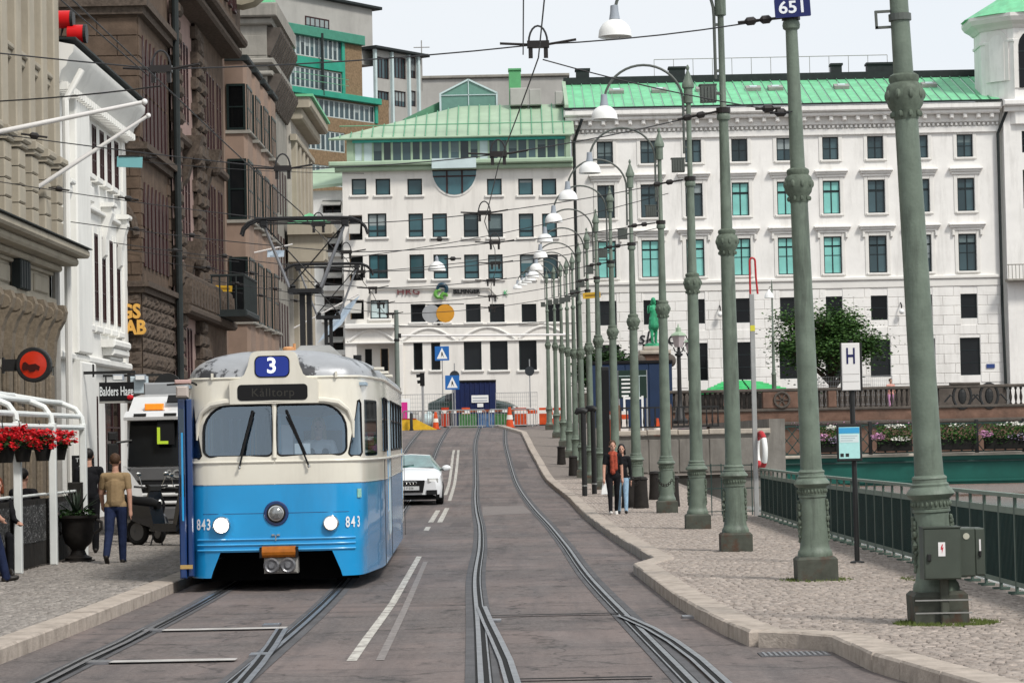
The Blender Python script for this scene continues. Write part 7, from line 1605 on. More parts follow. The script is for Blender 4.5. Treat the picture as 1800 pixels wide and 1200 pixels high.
# flag poles
M_flagp = mat('flagpole_white', (.78, .76, .74), .35, var=.04)
for (pb, pt_, Y, lab) in (((-146, 262), (250, 180), 45, 'upper long white flagpole slanting out from the beige building'), ((56, 336), (258, 205), 56.2, 'lower white flagpole slanting out from the beige building')):
    a = at(*pb, Y); b = at(*pt_, Y); t = thing('flagpole', lab, 'flagpole', a, 0, 'white wall flagpoles'); d = b - a
    part('pole', M_flagp, t, lambda mb: mb.tube([(0, 0, 0), d * .5, d], [.05, .045, .035], 10), True); part('finial', M_flagp, t, lambda mb: mb.sphere(d + d.normalized() * .04, .055, 10, 7), True); part('wall_socket', M_blackmet, t, lambda mb: (mb.tube([Vector((-.15, 0, -.08)), d * .06], .065, 8), mb.box(-.2, -.05, -.08, .08, -.25, .1)))
# red drum lamps
for px, py, lab in ((110, 35, 'upper red drum lamp half hidden behind beige building edge'), (133, 60, 'lower red drum lamp beside the white house chimney')):
    p_ = at(px, py, 60.3); t = thing('drum_lamp', lab, 'lamp', p_, 0, 'red drum lamps'); part('drum', mat('lamp_red', (.6, .01, .012), .35, var=.1), t, lambda mb: mb.lathe([(.2, -.18), (.21, -.17), (.21, .2), (.17, .22)], 20, axis='X'), True); part('end_cap', M_blackmet, t, lambda mb: mb.lathe([(.22, .19), (.22, .26)], 20, axis='X')); part('arm', M_blackmet, t, lambda mb: mb.tube([(0, 0, -.2), (-.05, 0, -.4), (-.9, 0, -.42)], .03, 6))
t = thing('chimney', 'weathered grey chimney stack on the white house roof corner', 'chimney', at(128, 110, 61.8)); part('stack', M_greystone, t, lambda mb: mb.cbox(-.22, .2, -.2, .3, -1.2, .25, .03)); part('pot', M_wbl, t, lambda mb: mb.add([(.1, -.15, -.1), (.32, -.15, -.1), (.4, -.2, .3), (.02, -.2, .3), (.1, .15, -.1), (.32, .15, -.1), (.4, .2, .3), (.02, .2, .3)], [(0, 1, 2, 3), (5, 4, 7, 6), (1, 5, 6, 2), (4, 0, 3, 7), (3, 2, 6, 7)]))
t = thing('wire_sign', 'pale teal plate hung on the overhead wires', 'sign', at(228, 285, 49.5)); part('plate', mat('teal_plate', (.18, .42, .44), .4, var=.06), t, lambda mb: mb.mbox(Matrix.Rotation(R(3), 4, 'Y'), (.48, .03, .2))); part('clip', M_blackmet, t, lambda mb: mb.box(-.2, .2, -.03, .03, .1, .13))
for px, py, Y, lab in ((392, 507, 86, 'yellow sign plate hung before the pink building'), (1040, 519, 89, 'yellow sign plate fixed across a far lamp post')):
    t = thing('yellow_sign', lab, 'sign', at(px, py, Y)); part('plate', mat('sign_yellow', (.55, .33, .03), .45, var=.1), t, lambda mb: mb.mbox(Matrix.Rotation(R(-3 if px > 900 else 3), 4, 'Y'), (.6, .03, .2))); part('rod', M_blackmet, t, lambda mb: mb.tube([(-.35, .03, 0), (.35, .03, 0)] if px > 900 else [(-1.2, .03, 0), (.3, .03, 0)], .012, 5))
    part('print_line', mat('sign_brown', (.25, .14, .02), .6, var=0), t, lambda mb: mb.mbox(Matrix.Rotation(R(-3 if px > 900 else 3), 4, 'Y') @ Matrix.Translation((0, -.018, 0)), (.45, .004, .06)))
# ------------------------------------------------------------------ truck
YT = 52.0; xt = at(333, 800, YT).x
tk = thing('truck', 'white lorry cab with orange beacon and dark windscreen beside the pavement', 'truck', (xt, YT, zg(YT) + .1))
M_tw = mat('truck_white', (.68, .68, .67), .3, var=.05, coat=.4); M_tg = mat('truck_grey', (.11, .11, .112), .4, var=.1); M_tgl = mat('truck_glass', (.008, .009, .01), .08, var=.2, spec=.2)
hw_ = 1.25
fixn(part('cab', M_tw, tk, lambda mb: mb.prismx([(.0, .45), (0, 1.3), (.18, 2.35), (.35, 2.48), (1.1, 2.78), (2.2, 2.85), (2.2, .45)], -hw_, hw_)).data)
fixn(part('windscreen', M_tgl, tk, lambda mb: mb.add([(-hw_ + .03, -.03, 1.38), (hw_ - .03, -.03, 1.38), (hw_ - .06, .13, 2.28), (-hw_ + .06, .13, 2.28), (-hw_ + .03, .02, 1.38), (hw_ - .03, .02, 1.38), (hw_ - .06, .2, 2.28), (-hw_ + .06, .2, 2.28)], [(0, 1, 2, 3), (4, 7, 6, 5), (0, 4, 5, 1), (1, 5, 6, 2), (2, 6, 7, 3), (3, 7, 4, 0)])).data)
fixn(part('sun_visor', M_tw, tk, lambda mb: mb.prismx([(-.18, 2.30), (-.2, 2.36), (.1, 2.48), (.2, 2.4), (.05, 2.3)], -hw_ - .02, hw_ + .02)).data)
for x in (-.95, -.35, .5): part('marker_lamp', M_blackmet, tk, lambda mb: mb.cbox(x - .12, x + .12, -.2, -.1, 2.37, 2.43, .01))
part('lower_fascia', M_blackmet, tk, lambda mb: mb.cbox(-hw_ - .005, hw_ + .005, -.05, .3, .46, 1.34, .02)); part('front_panel', M_tg, tk, lambda mb: mb.cbox(-hw_ + .08, hw_ - .08, -.09, .02, 1.1, 1.36, .02)); text('maker_letters', 'SCANIA', .22, M_chrome, tk, (-.02, -.1, 1.22), ext=.01, bold=.006, spacing=1.15)
part('grille', M_dark, tk, lambda mb: mb.cbox(-hw_ + .12, hw_ - .12, -.07, .02, .6, 1.09, .02))
for z in (.98, .82, .66): part('grille_bar', M_tw, tk, lambda mb: mb.tube([(-hw_ + .2, -.1, z), (hw_ - .2, -.1, z)], .035, 8))
part('bumper', M_tg, tk, lambda mb: mb.cbox(-hw_, hw_, -.12, .3, .3, .58, .04)); part('corner_deflector', M_tw, tk, lambda mb: mb.prism([(-hw_ - .06, .75), (-hw_ + .35, .68), (-hw_ + .3, .95), (-hw_ + .1, 1.25), (-hw_ - .05, 1.4)], -.14, .1))
for s_ in (-1, 1):
    o = part('mirror', M_blackmet, tk, lambda mb: (mb.cbox(s_ * (hw_ + .25) - .1, s_ * (hw_ + .25) + .1, -.2, -.05, 1.3, 1.85, .03), mb.cbox(s_ * (hw_ + .25) - .09, s_ * (hw_ + .25) + .09, -.2, -.05, 1.9, 2.08, .03))); part('mirror_arm', M_blackmet, o, lambda mb: mb.tube([(s_ * (hw_ + .2), -.1, 1.86), (s_ * (hw_ - .1), .05, 1.9)], .025, 6))
    part('headlamp', M_lens, tk, lambda mb: mb.cbox(s_ * .95 - .2, s_ * .95 + .2, -.15, -.1, .38, .54, .02)); part('wheel', M_rubber, tk, lambda mb: mb.lathe([(.3, -.15), (.5, -.14), (.5, .14), (.3, .15)], 20, (s_ * 1.05, 1.4, .5), axis='X'))
bc = part('beacon_bar', mat('beacon_orange', (.75, .2, .01), .3, var=.2, scale=14, emit=((1, .3, .02), .25)), tk, lambda mb: mb.cbox(-.92, -.56, .3, .5, 2.5, 2.63, .02)); part('beacon_foot', M_blackmet, bc, lambda mb: mb.box(-.95, -.53, .32, .48, 2.45, 2.498))
part('roof_window', M_dark, tk, lambda mb: mb.mbox(Matrix.Translation((-.2, .6, 2.72)) @ Matrix.Rotation(R(30), 4, 'X'), (.6, .3, .02)))
ls_ = part('learner_plate', M_dark, tk, lambda mb: mb.cbox(-.62, -.28, -.12, -.05, 1.8, 2.35, .01)); part('letter_l', mat('lime', (.55, .75, .05), .5, var=0), ls_, lambda mb: (mb.box(-.62, -.56, -.125, -.121, 1.82, 2.15), mb.box(-.56, -.4, -.125, -.121, 1.82, 1.88)))
part('load_box', mat('truck_box', (.3, .31, .32), .5, var=.1), tk, lambda mb: mb.cbox(-hw_, hw_, 2.5, 8.5, .9, 3.1, .03))
# ------------------------------------------------------------------ scooters
M_scd = mat('scooter_dark', (.012, .013, .016), .25, var=.2, coat=.6); M_tyre = mat('tyre', (.012, .012, .012), .8, var=.1)
def scooter(lab, loc, rz):
    t = thing('motor_scooter', lab, 'scooter', loc, rz, 'scooters parked behind the tram')
    for y in (-.62, .62):
        o = part('wheel', M_tyre, t, lambda mb: mb.tube([(0, y + .2 * math.cos(R(q)), .25 + .2 * math.sin(R(q))) for q in range(0, 361, 20)], .052, 8), True); part('rim', M_tg, o, lambda mb: mb.lathe([(.16, -.03), (.05, -.04), (.05, .04), (.16, .03)], 14, (0, y, .25), axis='X'))
    fixn(part('leg_shield', M_scd, t, lambda mb: mb.add([(-.18, -.42, .38), (.18, -.42, .38), (.2, -.52, .7), (.12, -.5, .95), (-.12, -.5, .95), (-.2, -.52, .7), (-.14, -.3, .38), (.14, -.3, .38), (.15, -.38, .7), (.1, -.4, .93), (-.1, -.4, .93), (-.15, -.38, .7)], [(0, 1, 2, 3, 4, 5), (6, 11, 10, 9, 8, 7), (0, 6, 7, 1), (1, 7, 8, 2), (2, 8, 9, 3), (3, 9, 10, 4), (4, 10, 11, 5), (5, 11, 6, 0)])).data)
    part('front_mudguard', M_scd, t, lambda mb: mb.tube([(0, -.62 + .27 * math.cos(R(q)), .25 + .27 * math.sin(R(q))) for q in range(20, 175, 20)], .075, 8), True)
    part('floorboard', M_scd, t, lambda mb: mb.cbox(-.16, .16, -.42, .2, .26, .4, .03)); fixn(part('tail_body', M_scd, t, lambda mb: mb.add([(-.16, .1, .3), (.16, .1, .3), (.18, .2, .7), (-.18, .2, .7), (-.1, .85, .5), (.1, .85, .5), (.12, .92, .76), (-.12, .92, .76)], [(0, 1, 2, 3), (4, 7, 6, 5), (3, 2, 6, 7), (0, 4, 5, 1), (1, 5, 6, 2), (0, 3, 7, 4)])).data)
    part('seat', M_rubber, t, lambda mb: (mb.tube([(0, .12, .72), (0, .3, .755), (0, .55, .78), (0, .88, .82)], [.07, .1, .1, .07], 10)), True)
    hb3 = part('handlebar', M_blackmet, t, lambda mb: (mb.tube([(-.34, -.32, 1.04), (-.15, -.42, 1.02), (.15, -.42, 1.02), (.34, -.32, 1.04)], .02, 7), mb.cbox(-.13, .13, -.52, -.36, .93, 1.07, .03)))
    for s_ in (-1, 1): part('mirror', M_chrome, hb3, lambda mb: (mb.tube([(s_ * .2, -.38, 1.04), (s_ * .27, -.4, 1.22)], .008, 5), mb.sphere((s_ * .28, -.4, 1.26), (.06, .02, .04), 8, 6)))
    for s_ in (-1, 1): part('headlight', M_lens, t, lambda mb: mb.sphere((s_ * .08, -.53, .74), (.05, .03, .06), 8, 6))
    part('fork', M_chrome, t, lambda mb: mb.tube([(.07, -.62, .25), (.06, -.48, .75)], .02, 6)); part('stand', M_blackmet, t, lambda mb: (mb.tube([(-.1, .15, .28), (-.16, .2, 0)], .014, 6), mb.tube([(.1, .15, .28), (.16, .2, 0)], .014, 6))); part('exhaust', M_chrome, t, lambda mb: mb.tube([(.15, .3, .28), (.17, .8, .36)], [.04, .055], 8), True); part('number_plate', M_lampw, t, lambda mb: mb.box(-.09, .09, .93, .94, .5, .62))
    return t
g = ground(286, 955, .11); scooter('dark scooter turned to the tram with pale side lamps', (at(290, 955, 46.5).x, 46.5, zg(46.5) + .11), R(58))
scooter('black scooter parked behind the dark one, mostly hidden', (at(252, 950, 48.2).x, 48.2, zg(48) + .11), R(35))
# ------------------------------------------------------------------ white car behind the tram
M_car = mat('car_white', (.78, .79, .8), .22, var=.02, coat=.6); M_cgl = mat('car_glass', (.10, .2, .19), .06, var=.5, scale=1.8, spec=.8); M_plate = mat('plate_grey', (.55, .56, .56), .4, var=.05)
def car(name, label, loc, rz, body, group=None, glass=None):
    glass = glass or M_cgl
    t = thing(name, label, 'car', loc, rz, group)
    # cross-sections front (y=0) to rear: half widths and heights at sill, waist, shoulder, top edge, top centre
    st = [(0.0, .62, .74, .70, .50, .30, .48, .66, .70, .72), (.12, .80, .86, .80, .58, .22, .50, .74, .80, .82), (.5, .88, .91, .86, .66, .20, .55, .82, .90, .93), (1.0, .90, .91, .88, .68, .20, .58, .88, .98, 1.01), (1.35, .90, .91, .88, .66, .20, .58, .92, 1.02, 1.05),
          (2.05, .90, .92, .88, .56, .20, .58, .96, 1.37, 1.41), (2.9, .90, .92, .88, .56, .20, .58, .98, 1.39, 1.43), (3.7, .90, .92, .87, .58, .22, .58, .99, 1.24, 1.27), (4.25, .88, .90, .84, .62, .25, .58, .98, 1.04, 1.06), (4.6, .76, .82, .76, .58, .36, .56, .9, .95, .96)]
    V = []; F = []; K = []
    for (y, a, b, c, d, z0, z1, z2, z3, z4) in st:
        half = [(a, z0), (b, z1), (c, z2), (d, z3), (0, z4)]
        for s_, row in ((-1, half), (1, half[-2::-1])): V += [(s_ * x, y + (.06 * (x / .9) ** 2 if y < .2 else 0), z) for x, z in row]
    n = 9
    for i in range(len(st) - 1):
        for j in range(n - 1):
            F.append((i * n + j, (i + 1) * n + j, (i + 1) * n + j + 1, i * n + j + 1)); K.append(1 if (i in (4, 7) and j in (3, 4)) or (i in (4, 5, 6) and j in (2, 5)) else 0)
    F.append(tuple(range(n))); K.append(0); F.append(tuple(reversed(range((len(st) - 1) * n, len(st) * n)))); K.append(0)
    mb = MB(); mb.v = V; mb.f = F; mb.m = K; me = fixn(mb.mesh('body', [body, glass], True, 32)); link('body', me, t)
    part('grille', M_dark, t, lambda mb: mb.prism([(-.42, .68), (-.36, .36), (.36, .36), (.42, .68), (.40, .70), (-.40, .70)], -.03, .1)); part('plate', M_plate, t, lambda mb: mb.box(-.26, .26, -.045, -.03, .43, .54)); text('plate_text', 'F 036', .09, M_blackmet, t, (0, -.047, .485), ext=.001)
    part('emblem', M_chrome, t, lambda mb: [mb.tube([(-.135 + k * .09 + .055 * math.cos(R(q)), -.04, .625 + .045 * math.sin(R(q))) for q in range(0, 361, 30)], .009, 5) for k in range(4)])
    for s_ in (-1, 1):
        hl_ = part('headlight', M_lens, t, lambda mb: mb.mbox(Matrix.Translation((s_ * .63, .10, .69)) @ Matrix.Rotation(R(s_ * 20), 4, 'Z'), (.3, .1, .12))); part('lamp', M_lampw, hl_, lambda mb: mb.mbox(Matrix.Translation((s_ * .63, .05, .69)) @ Matrix.Rotation(R(s_ * 20), 4, 'Z'), (.2, .04, .07)))
        part('air_intake', M_dark, t, lambda mb: mb.mbox(Matrix.Translation((s_ * .60, .06, .36)) @ Matrix.Rotation(R(s_ * 12), 4, 'Z'), (.3, .1, .13)))
        mi = part('mirror', body, t, lambda mb: mb.sphere((s_ * 1.02, 1.45, 1.02), (.13, .07, .08), 10, 8), True); part('mirror_stalk', M_blackmet, mi, lambda mb: mb.box(min(s_ * .84, s_ * 1.0), max(s_ * .84, s_ * 1.0), 1.43, 1.49, .95, .99))
        for y in (.85, 3.6):
            w = part('wheel', M_tyre, t, lambda mb: mb.lathe([(.2, -.11), (.31, -.1), (.33, -.06), (.33, .06), (.31, .1), (.2, .11)], 20, (s_ * .82, y, .33), axis='X')); part('rim', M_chrome, w, lambda mb: mb.lathe([(.2, -.06), (.05, -.1), (.05, .1), (.2, .06)], 14, (s_ * .84, y, .33), axis='X'))
    part('underside', M_tunder, t, lambda mb: mb.box(-.82, .82, .1, 4.4, .16, .3)); part('wiper', M_rubber, t, lambda mb: mb.bar((-.5, 1.38, 1.06), (.1, 1.5, 1.12), .02)); part('windscreen_trim', M_rubber, t, lambda mb: (mb.bar((-.66, 1.35, 1.03), (.66, 1.35, 1.03), .03)))
    return t
YA = 73.0; car('car', 'white saloon car driving behind the tram', (at(721, 880, YA).x, YA, zg(YA)), R(1.5), M_car)
YV = 166.0
car('car', 'tall dark green van parked beyond the blue site container', (at(908, 705, YV).x, YV, zg(YV)), R(84), mat('car_dark', (.012, .03, .025), .25, var=.1, coat=.5), glass=M_gldark).scale = (1.3, 1.2, 1.6)
# ------------------------------------------------------------------ site works at the end of the street
YS = 152.0; zs = zg(YS)
def gx(px, Y=YS, py=740): return at(px, py, Y).x
M_galv = mat('galvanised_barrier', (.36, .36, .36), .45, .5, var=.15)
def barrier(x0, x1, Y, lab, z=None):
    t = thing('crowd_barrier', lab, 'barrier', (x0, Y, zg(Y) if z is None else z), 0, 'steel crowd barriers across the street end'); w = x1 - x0
    part('frame', M_galv, t, lambda mb: mb.tube([(0.05, 0, .12), (0.05, 0, .95), (.15, 0, 1.06), (w - .15, 0, 1.06), (w - .05, 0, .95), (w - .05, 0, .12), (.05, 0, .12)], .035, 6))
    for i in range(1, 15): part('bar', M_galv, t, lambda mb: mb.tube([(w * i / 15, 0, .12), (w * i / 15, 0, 1.05)], .02, 5))
    for x in (.25, w - .25): part('foot', M_galv, t, lambda mb: mb.tube([(x, -.3, 0), (x, -.1, .1), (x, .1, .1), (x, .3, 0)], .02, 5))
xs = [gx(p) for p in (705, 782, 857, 945)]
for i in range(3): barrier(xs[i] + .05, xs[i + 1] - .05, YS, ('barrier before the yellow ramp', 'barrier before the blue site container', 'barrier beside the orange cone and far lamp posts')[i].replace('barrier', 'grey steel crowd barrier'))
def boxthing(nm, lab, cat, px0, px1, py0, py1, Y, dep, m, pn='case', c=.04, extra=None, z0=None):
    a = at(px0, py1, Y); b = at(px1, py0, Y); zb = zg(Y) if z0 is None else z0; t = thing(nm, lab, cat, ((a.x + b.x) / 2, Y, zb)); w = (b.x - a.x) / 2
    part(pn, m, t, lambda mb: mb.cbox(-w, w, 0, dep, 0, b.z - zb, c))
    if extra: extra(t, w, b.z - zb)
    return t
M_navyc = mat('container_navy', (.008, .016, .07), .5, var=.15, scale=1.5, dirt=.3, dirtcol=(.03, .03, .05)); M_bluec = mat('container_blue', (.016, .034, .08), .55, var=.12, scale=1.2, dirt=.3, dirtcol=(.02, .03, .07))
def ribs(t, w, h):
    n = int(2 * w / .3)
    for i in range(n): part('rib', M_navyc, t, lambda mb: mb.cbox(-w + .1 + i * .3, -w + .22 + i * .3, -.05, .01, .1, h - .12, .02))
    part('top_edge', M_dark, t, lambda mb: mb.cbox(-w - .03, w + .03, -.08, .1, h - .1, h + .03, .02))
    o = part('notice', M_lampw, t, lambda mb: mb.box(w * -.15, w * .65, -.075, -.06, h * .52, h * .68)); part('notice', M_lampw, t, lambda mb: mb.box(w * .12, w * .4, -.075, -.06, h * .42, h * .5))
    for i in range(2): part('notice_line', M_lampg, o, lambda mb: mb.box(-w * .1, w * .6, -.08, -.0755, h * (.55 + .06 * i), h * (.57 + .06 * i)))
boxthing('site_container', 'navy blue site container with white notices behind the barriers', 'container', 798, 871, 668, 745, 160, 2.5, M_navyc, 'container_wall', .03, ribs)
def ribs2(t, w, h):
    n = int(2 * w / .6)
    for i in range(n): part('panel', M_bluec, t, lambda mb: mb.cbox(-w + i * 2 * w / n + .02, -w + (i + 1) * 2 * w / n - .02, -.04, .01, .05, h - .15, .02))
    part('top_edge', M_dark, t, lambda mb: mb.cbox(-w - .03, w + .03, -.1, .1, h - .12, h + .05, .02))
boxthing('site_hoarding', 'tall blue hoarding of panels behind the lamp posts and statue', 'hoarding', 1038, 1181, 634, 735, 146, .4, M_bluec, 'hoarding_wall', .03, ribs2)
# yellow ramp, pink sign, cones, bollards
a = at(703, 750, 150); b = at(768, 750, 150)
t = thing('yellow_ramp', 'yellow cable ramp lying before the crowd barrier', 'ramp', (a.x - 1, 150.4, zg(150.4))); w = b.x - a.x + 1
fixn(part('ramp_body', mat('ramp_yellow', (.7, .42, .03), .5, var=.2, scale=3), t, lambda mb: mb.prism([(0, 0), (w, 0), (w - .7, .35), (w - 1.2, .62), (0, .62)], 0, .8)).data); part('ramp_edge', mat('ramp_red', (.4, .04, .02), .5, var=.1), t, lambda mb: mb.box(0, w - 1.2, -.02, .5, .621, .68))
t = thing('site_sign', 'pink and white site sign beside the tram rear', 'sign', (gx(712, 156), 156, zg(156))); part('board', M_lampw, t, lambda mb: mb.cbox(-.32, .32, 0, .06, .5, 1.75, .01)); part('pink_panel', mat('magenta', (.62, .03, .25), .5, var=.05), t, lambda mb: mb.box(-.28, .16, -.006, -.001, .55, 1.55)); part('leg', M_lampw, t, lambda mb: mb.box(-.28, -.2, 0, .05, 0, .5)); part('leg', M_lampw, t, lambda mb: mb.box(.2, .28, 0, .05, 0, .5))
M_or = mat('cone_orange', (.55, .07, .015), .5, var=.3, scale=3); M_orw = mat('cone_white', (.75, .7, .65), .5, var=.05)
def cone(px, Y, h, lab):
    t = thing('traffic_cone', lab, 'cone', (gx(px, Y), Y, zg(Y)), 0, 'orange site cones'); part('cone_body', M_or, t, lambda mb: mb.lathe([(.2 * h, .03), (.16 * h, .3 * h), (.1 * h, .8 * h), (.07 * h, h)], 14), True); part('base', M_or, t, lambda mb: mb.cbox(-.28 * h, .28 * h, -.28 * h, .28 * h, 0, .04, .01)); part('band', M_orw, t, lambda mb: mb.lathe([(.165 * h, .4 * h), (.135 * h, .62 * h)], 14))
cone(896, 151.2, 1.2, 'tall orange cone standing before the barrier end'); cone(766, 151.5, 1.0, 'orange cone next to the yellow ramp'); cone(1113, 120, .9, 'orange cone by the iron railing behind lamp posts'); cone(1155, 128, 1.2, 'orange red cone below the statue')
for i_, (p0, p1, Y_, m_) in enumerate(((905, 925, 153.2, M_or), (928, 944, 156.0, M_orw), (948, 962, 157.0, M_or), (972, 990, 150.0, mat('mesh_red', (.5, .05, .02), .6, var=.3)), (812, 826, 156.5, M_or), (776, 789, 156.0, mat('mesh_red', (.5, .05, .02), .6)), (1062, 1080, 112.0, M_or), (1090, 1104, 113.0, M_orw))):
    boxthing('barrier_board', ('orange board at the barrier end by the cone', 'white board behind the far barrier end', 'orange board between far lamp posts', 'red board behind the farthest lamp posts', 'small orange board before the container', 'red board beside the blue crossing sign', 'orange board on the wall behind the iron railing', 'white board on the wall behind the iron railing')[i_], 'board', p0, p1, 716 if Y_ > 140 else 722, 740, Y_, .08, m_, 'board', .01, lambda t, w, h: (part('foot', M_dark, t, lambda mb: mb.box(-w, w, -.2, .25, 0, .06)), part('stripe', M_orw if m_ is not M_orw else M_or, t, lambda mb: mb.box(-w, w, -.006, -.001, h - .35, h - .15))))
cone(969, 158, 1.0, 'orange cone between the far lamp posts')
for px, lab in ((795, 'low blue pedestrian crossing sign before the site container'), (777, 'high blue pedestrian crossing sign by office front')):
    lo = px == 795; Y = 154.5 if lo else 170.0; p_ = at(px, 672 if lo else 621, Y); s_ = 12.5 / sc(Y); t = thing('crossing_sign', lab, 'sign', (p_.x, Y, zg(Y)), 0, 'blue crossing signs'); h = p_.z - zg(Y)
    part('pole', M_galv, t, lambda mb: mb.tube([(0, .03, 0), (0, .03, h + s_)], .035, 8)); pl_ = part('plate', mat('sign_blue', (.02, .13, .4), .4, var=.05), t, lambda mb: mb.box(-s_, s_, -.03, 0, h - s_, h + s_)); part('triangle', M_lampw, pl_, lambda mb: mb.prism([(-s_ * .75, h - s_ * .75), (s_ * .75, h - s_ * .75), (0, h + s_ * .8)], -.036, -.0305))
    part('walking_figure', M_dark, pl_, lambda mb: (mb.prism([(-.05 * s_ * 3, h - s_ * .6), (.0, h - s_ * .2), (s_ * .25, h - s_ * .6), (s_ * .12, h - s_ * .1), (s_ * .05, h + s_ * .2), (-s_ * .08, h + s_ * .2)], -.04, -.0365)))
for px, py, Y, lab in ((799, 660, 158, 'round dark sign back above the blue container'), (931, 652, 165, 'round dark sign back on pole by office window')):
    p_ = at(px, py, Y); h = p_.z - zg(Y); t = thing('round_road_sign', lab, 'sign', (p_.x, Y, zg(Y)), 0, 'round sign backs'); part('pole', M_galv, t, lambda mb: mb.tube([(0, .04, 0), (0, .04, h + .75)], .035, 8)); part('disc', mat('sign_back', (.03, .035, .04), .5, var=.1), t, lambda mb: mb.lathe([(.3, -.02), (.3, .01)], 20, (0, 0, h), axis='Y'))
p_ = at(741, 672, 150.5); t = thing('signal_post', 'grey post with dark signal head turned sideways by the ramp', 'traffic signal', (gx(744, 150.5), 150.5, zg(150.5))); h = p_.z - zg(150.5)
part('pole', M_galv, t, lambda mb: mb.tube([(0, 0, 0), (0, 0, h)], .07, 8)); sg = part('signal_head', M_dark, t, lambda mb: mb.cbox(-.14, .12, -.12, .12, h - .2, h + .55, .03)); part('visor', M_dark, sg, lambda mb: mb.tube([(-.1, 0, h + .4), (-.35, 0, h + .38)], .1, 10)); part('visor', M_dark, sg, lambda mb: mb.tube([(-.1, 0, h + .05), (-.3, 0, h + .03)], .1, 10))
for px, Y in ((723, 150.0),): t = thing('dark_bollard', 'slim dark bollard standing by the yellow ramp', 'bollard', (gx(px, Y), Y, zg(Y))); part('shaft', M_blackmet, t, lambda mb: mb.lathe([(.09, 0), (.09, .95), (.06, 1.0), (.01, 1.02)], 12), True); part('base', M_blackmet, t, lambda mb: mb.lathe([(.13, 0), (.13, .06), (.1, .08)], 12))
# tall grey steel pole behind the tram
Yp = 118.0; p_ = at(698, 545, Yp); t = thing('wire_pole', 'tall plain grey steel pole behind the tram carrying wires', 'pole', (at(700, 740, Yp).x, Yp, zg(Yp))); h = p_.z - zg(Yp)
part('shaft', mat('pole_grey', (.17, .2, .18), .6, var=.15), t, lambda mb: mb.lathe([(.13, 0), (.12, 2), (.1, h)], 12), True); part('relay_box', M_greypipe, t, lambda mb: mb.cbox(-.16, .16, -.25, -.05, h - 4.1, h - 3.5, .03)); part('clamp', M_blackmet, t, lambda mb: mb.lathe([(.13, h - 1.4), (.13, h - 1.3)], 12))
t = thing('cross_arm', 'long pale horizontal wire arm before the office front', 'wire arm', at(702, 590, Yp)); e_ = at(1007, 588, Yp) - at(702, 590, Yp); part('arm', M_flagp, t, lambda mb: mb.tube([(0, 0, 0), e_], .05, 8)); part('clamp', M_blackmet, t, lambda mb: mb.box(-.08, .08, -.08, .08, -.1, .1))
# wire mesh site fence panels
M_mesh = mat('mesh_wire', (.3, .31, .32), .5, .4, var=.1)
for i, (p0, p1, Y) in enumerate(((705, 790, 157), (872, 945, 158), (1440, 1500, 140), (1500, 1570, 140))):
    x0, x1 = gx(p0, Y), gx(p1, Y); t = thing('mesh_fence', 'see-through wire mesh fence panel ' + ('behind the yellow ramp', 'beside the dark estate car', 'by the tree across the canal', 'behind the H stop sign')[i], 'fence', (x0, Y, zg(Y) if i < 2 else 2.7)); w = x1 - x0
    part('frame', M_galv, t, lambda mb: mb.tube([(0, 0, 0), (0, 0, 2.0), (w, 0, 2.0), (w, 0, 0), (0, 0, 0)], .022, 6))
    mm = MB()
    for k in range(1, 20): mm.tube([(w * k / 20, 0, 0), (w * k / 20, 0, 2.0)], .006, 4)
    for k in range(1, 8): mm.tube([(0, 0, k * .25), (w, 0, k * .25)], .006, 4)
    tag(mm.build('mesh_infill', M_mesh, t), kind='stuff')
for i, (px, m_) in enumerate(((718, M_lampg), (728, M_grey), (752, M_pale), (765, M_grey))):
    Y = 163; t = thing('rubble_sack', ('white', 'grey', 'pale', 'brown')[i] + ' builder sack lying behind the mesh fence', 'sack', (gx(px, Y), Y, zg(Y))); part('sack_body', m_, t, lambda mb: mb.sphere((0, 0, .4), (.5, .4, .45), 10, 7), True); part('sack_neck', m_, t, lambda mb: mb.sphere((.1, 0, .85), (.18, .16, .15), 8, 6), True)
# green and blue site mats inside the barriers
for i, (px0, px1, m_) in enumerate(((806, 838, mat('mat_green', (.06, .17, .06), .6, var=.4, scale=4)), (840, 868, mat('mat_blue', (.07, .14, .27), .6, var=.4, scale=4)), (870, 892, mat('mat_green', (.08, .3, .1), .6)))):
    boxthing('site_mat', ('green', 'blue', 'pale green')[i] + ' sheet hung inside the barrier before the container', 'sheet', px0, px1, 728, 738, 154, .05, m_, 'sheet', .01, lambda t, w, h: part('sheet_hem', m_, t, lambda mb: mb.cbox(-w, w, -.02, .06, h, h + .04, .01)))
boxthing('site_plank', 'red and white striped warning plank above the barriers', 'plank', 785, 930, 718, 723, 154.6, .04, mat('plank_rust', (.3, .09, .04), .6, var=.6, scale=6), 'plank', .01, lambda t, w, h: [part('stripe', M_lampw, t, lambda mb: mb.box(-w + .3 + k * .75, -w + .6 + k * .75, -.008, -.001, h - .18, h)) for k in range(int(2 * w / .75))], z0=at(850, 724, 154.6).z)
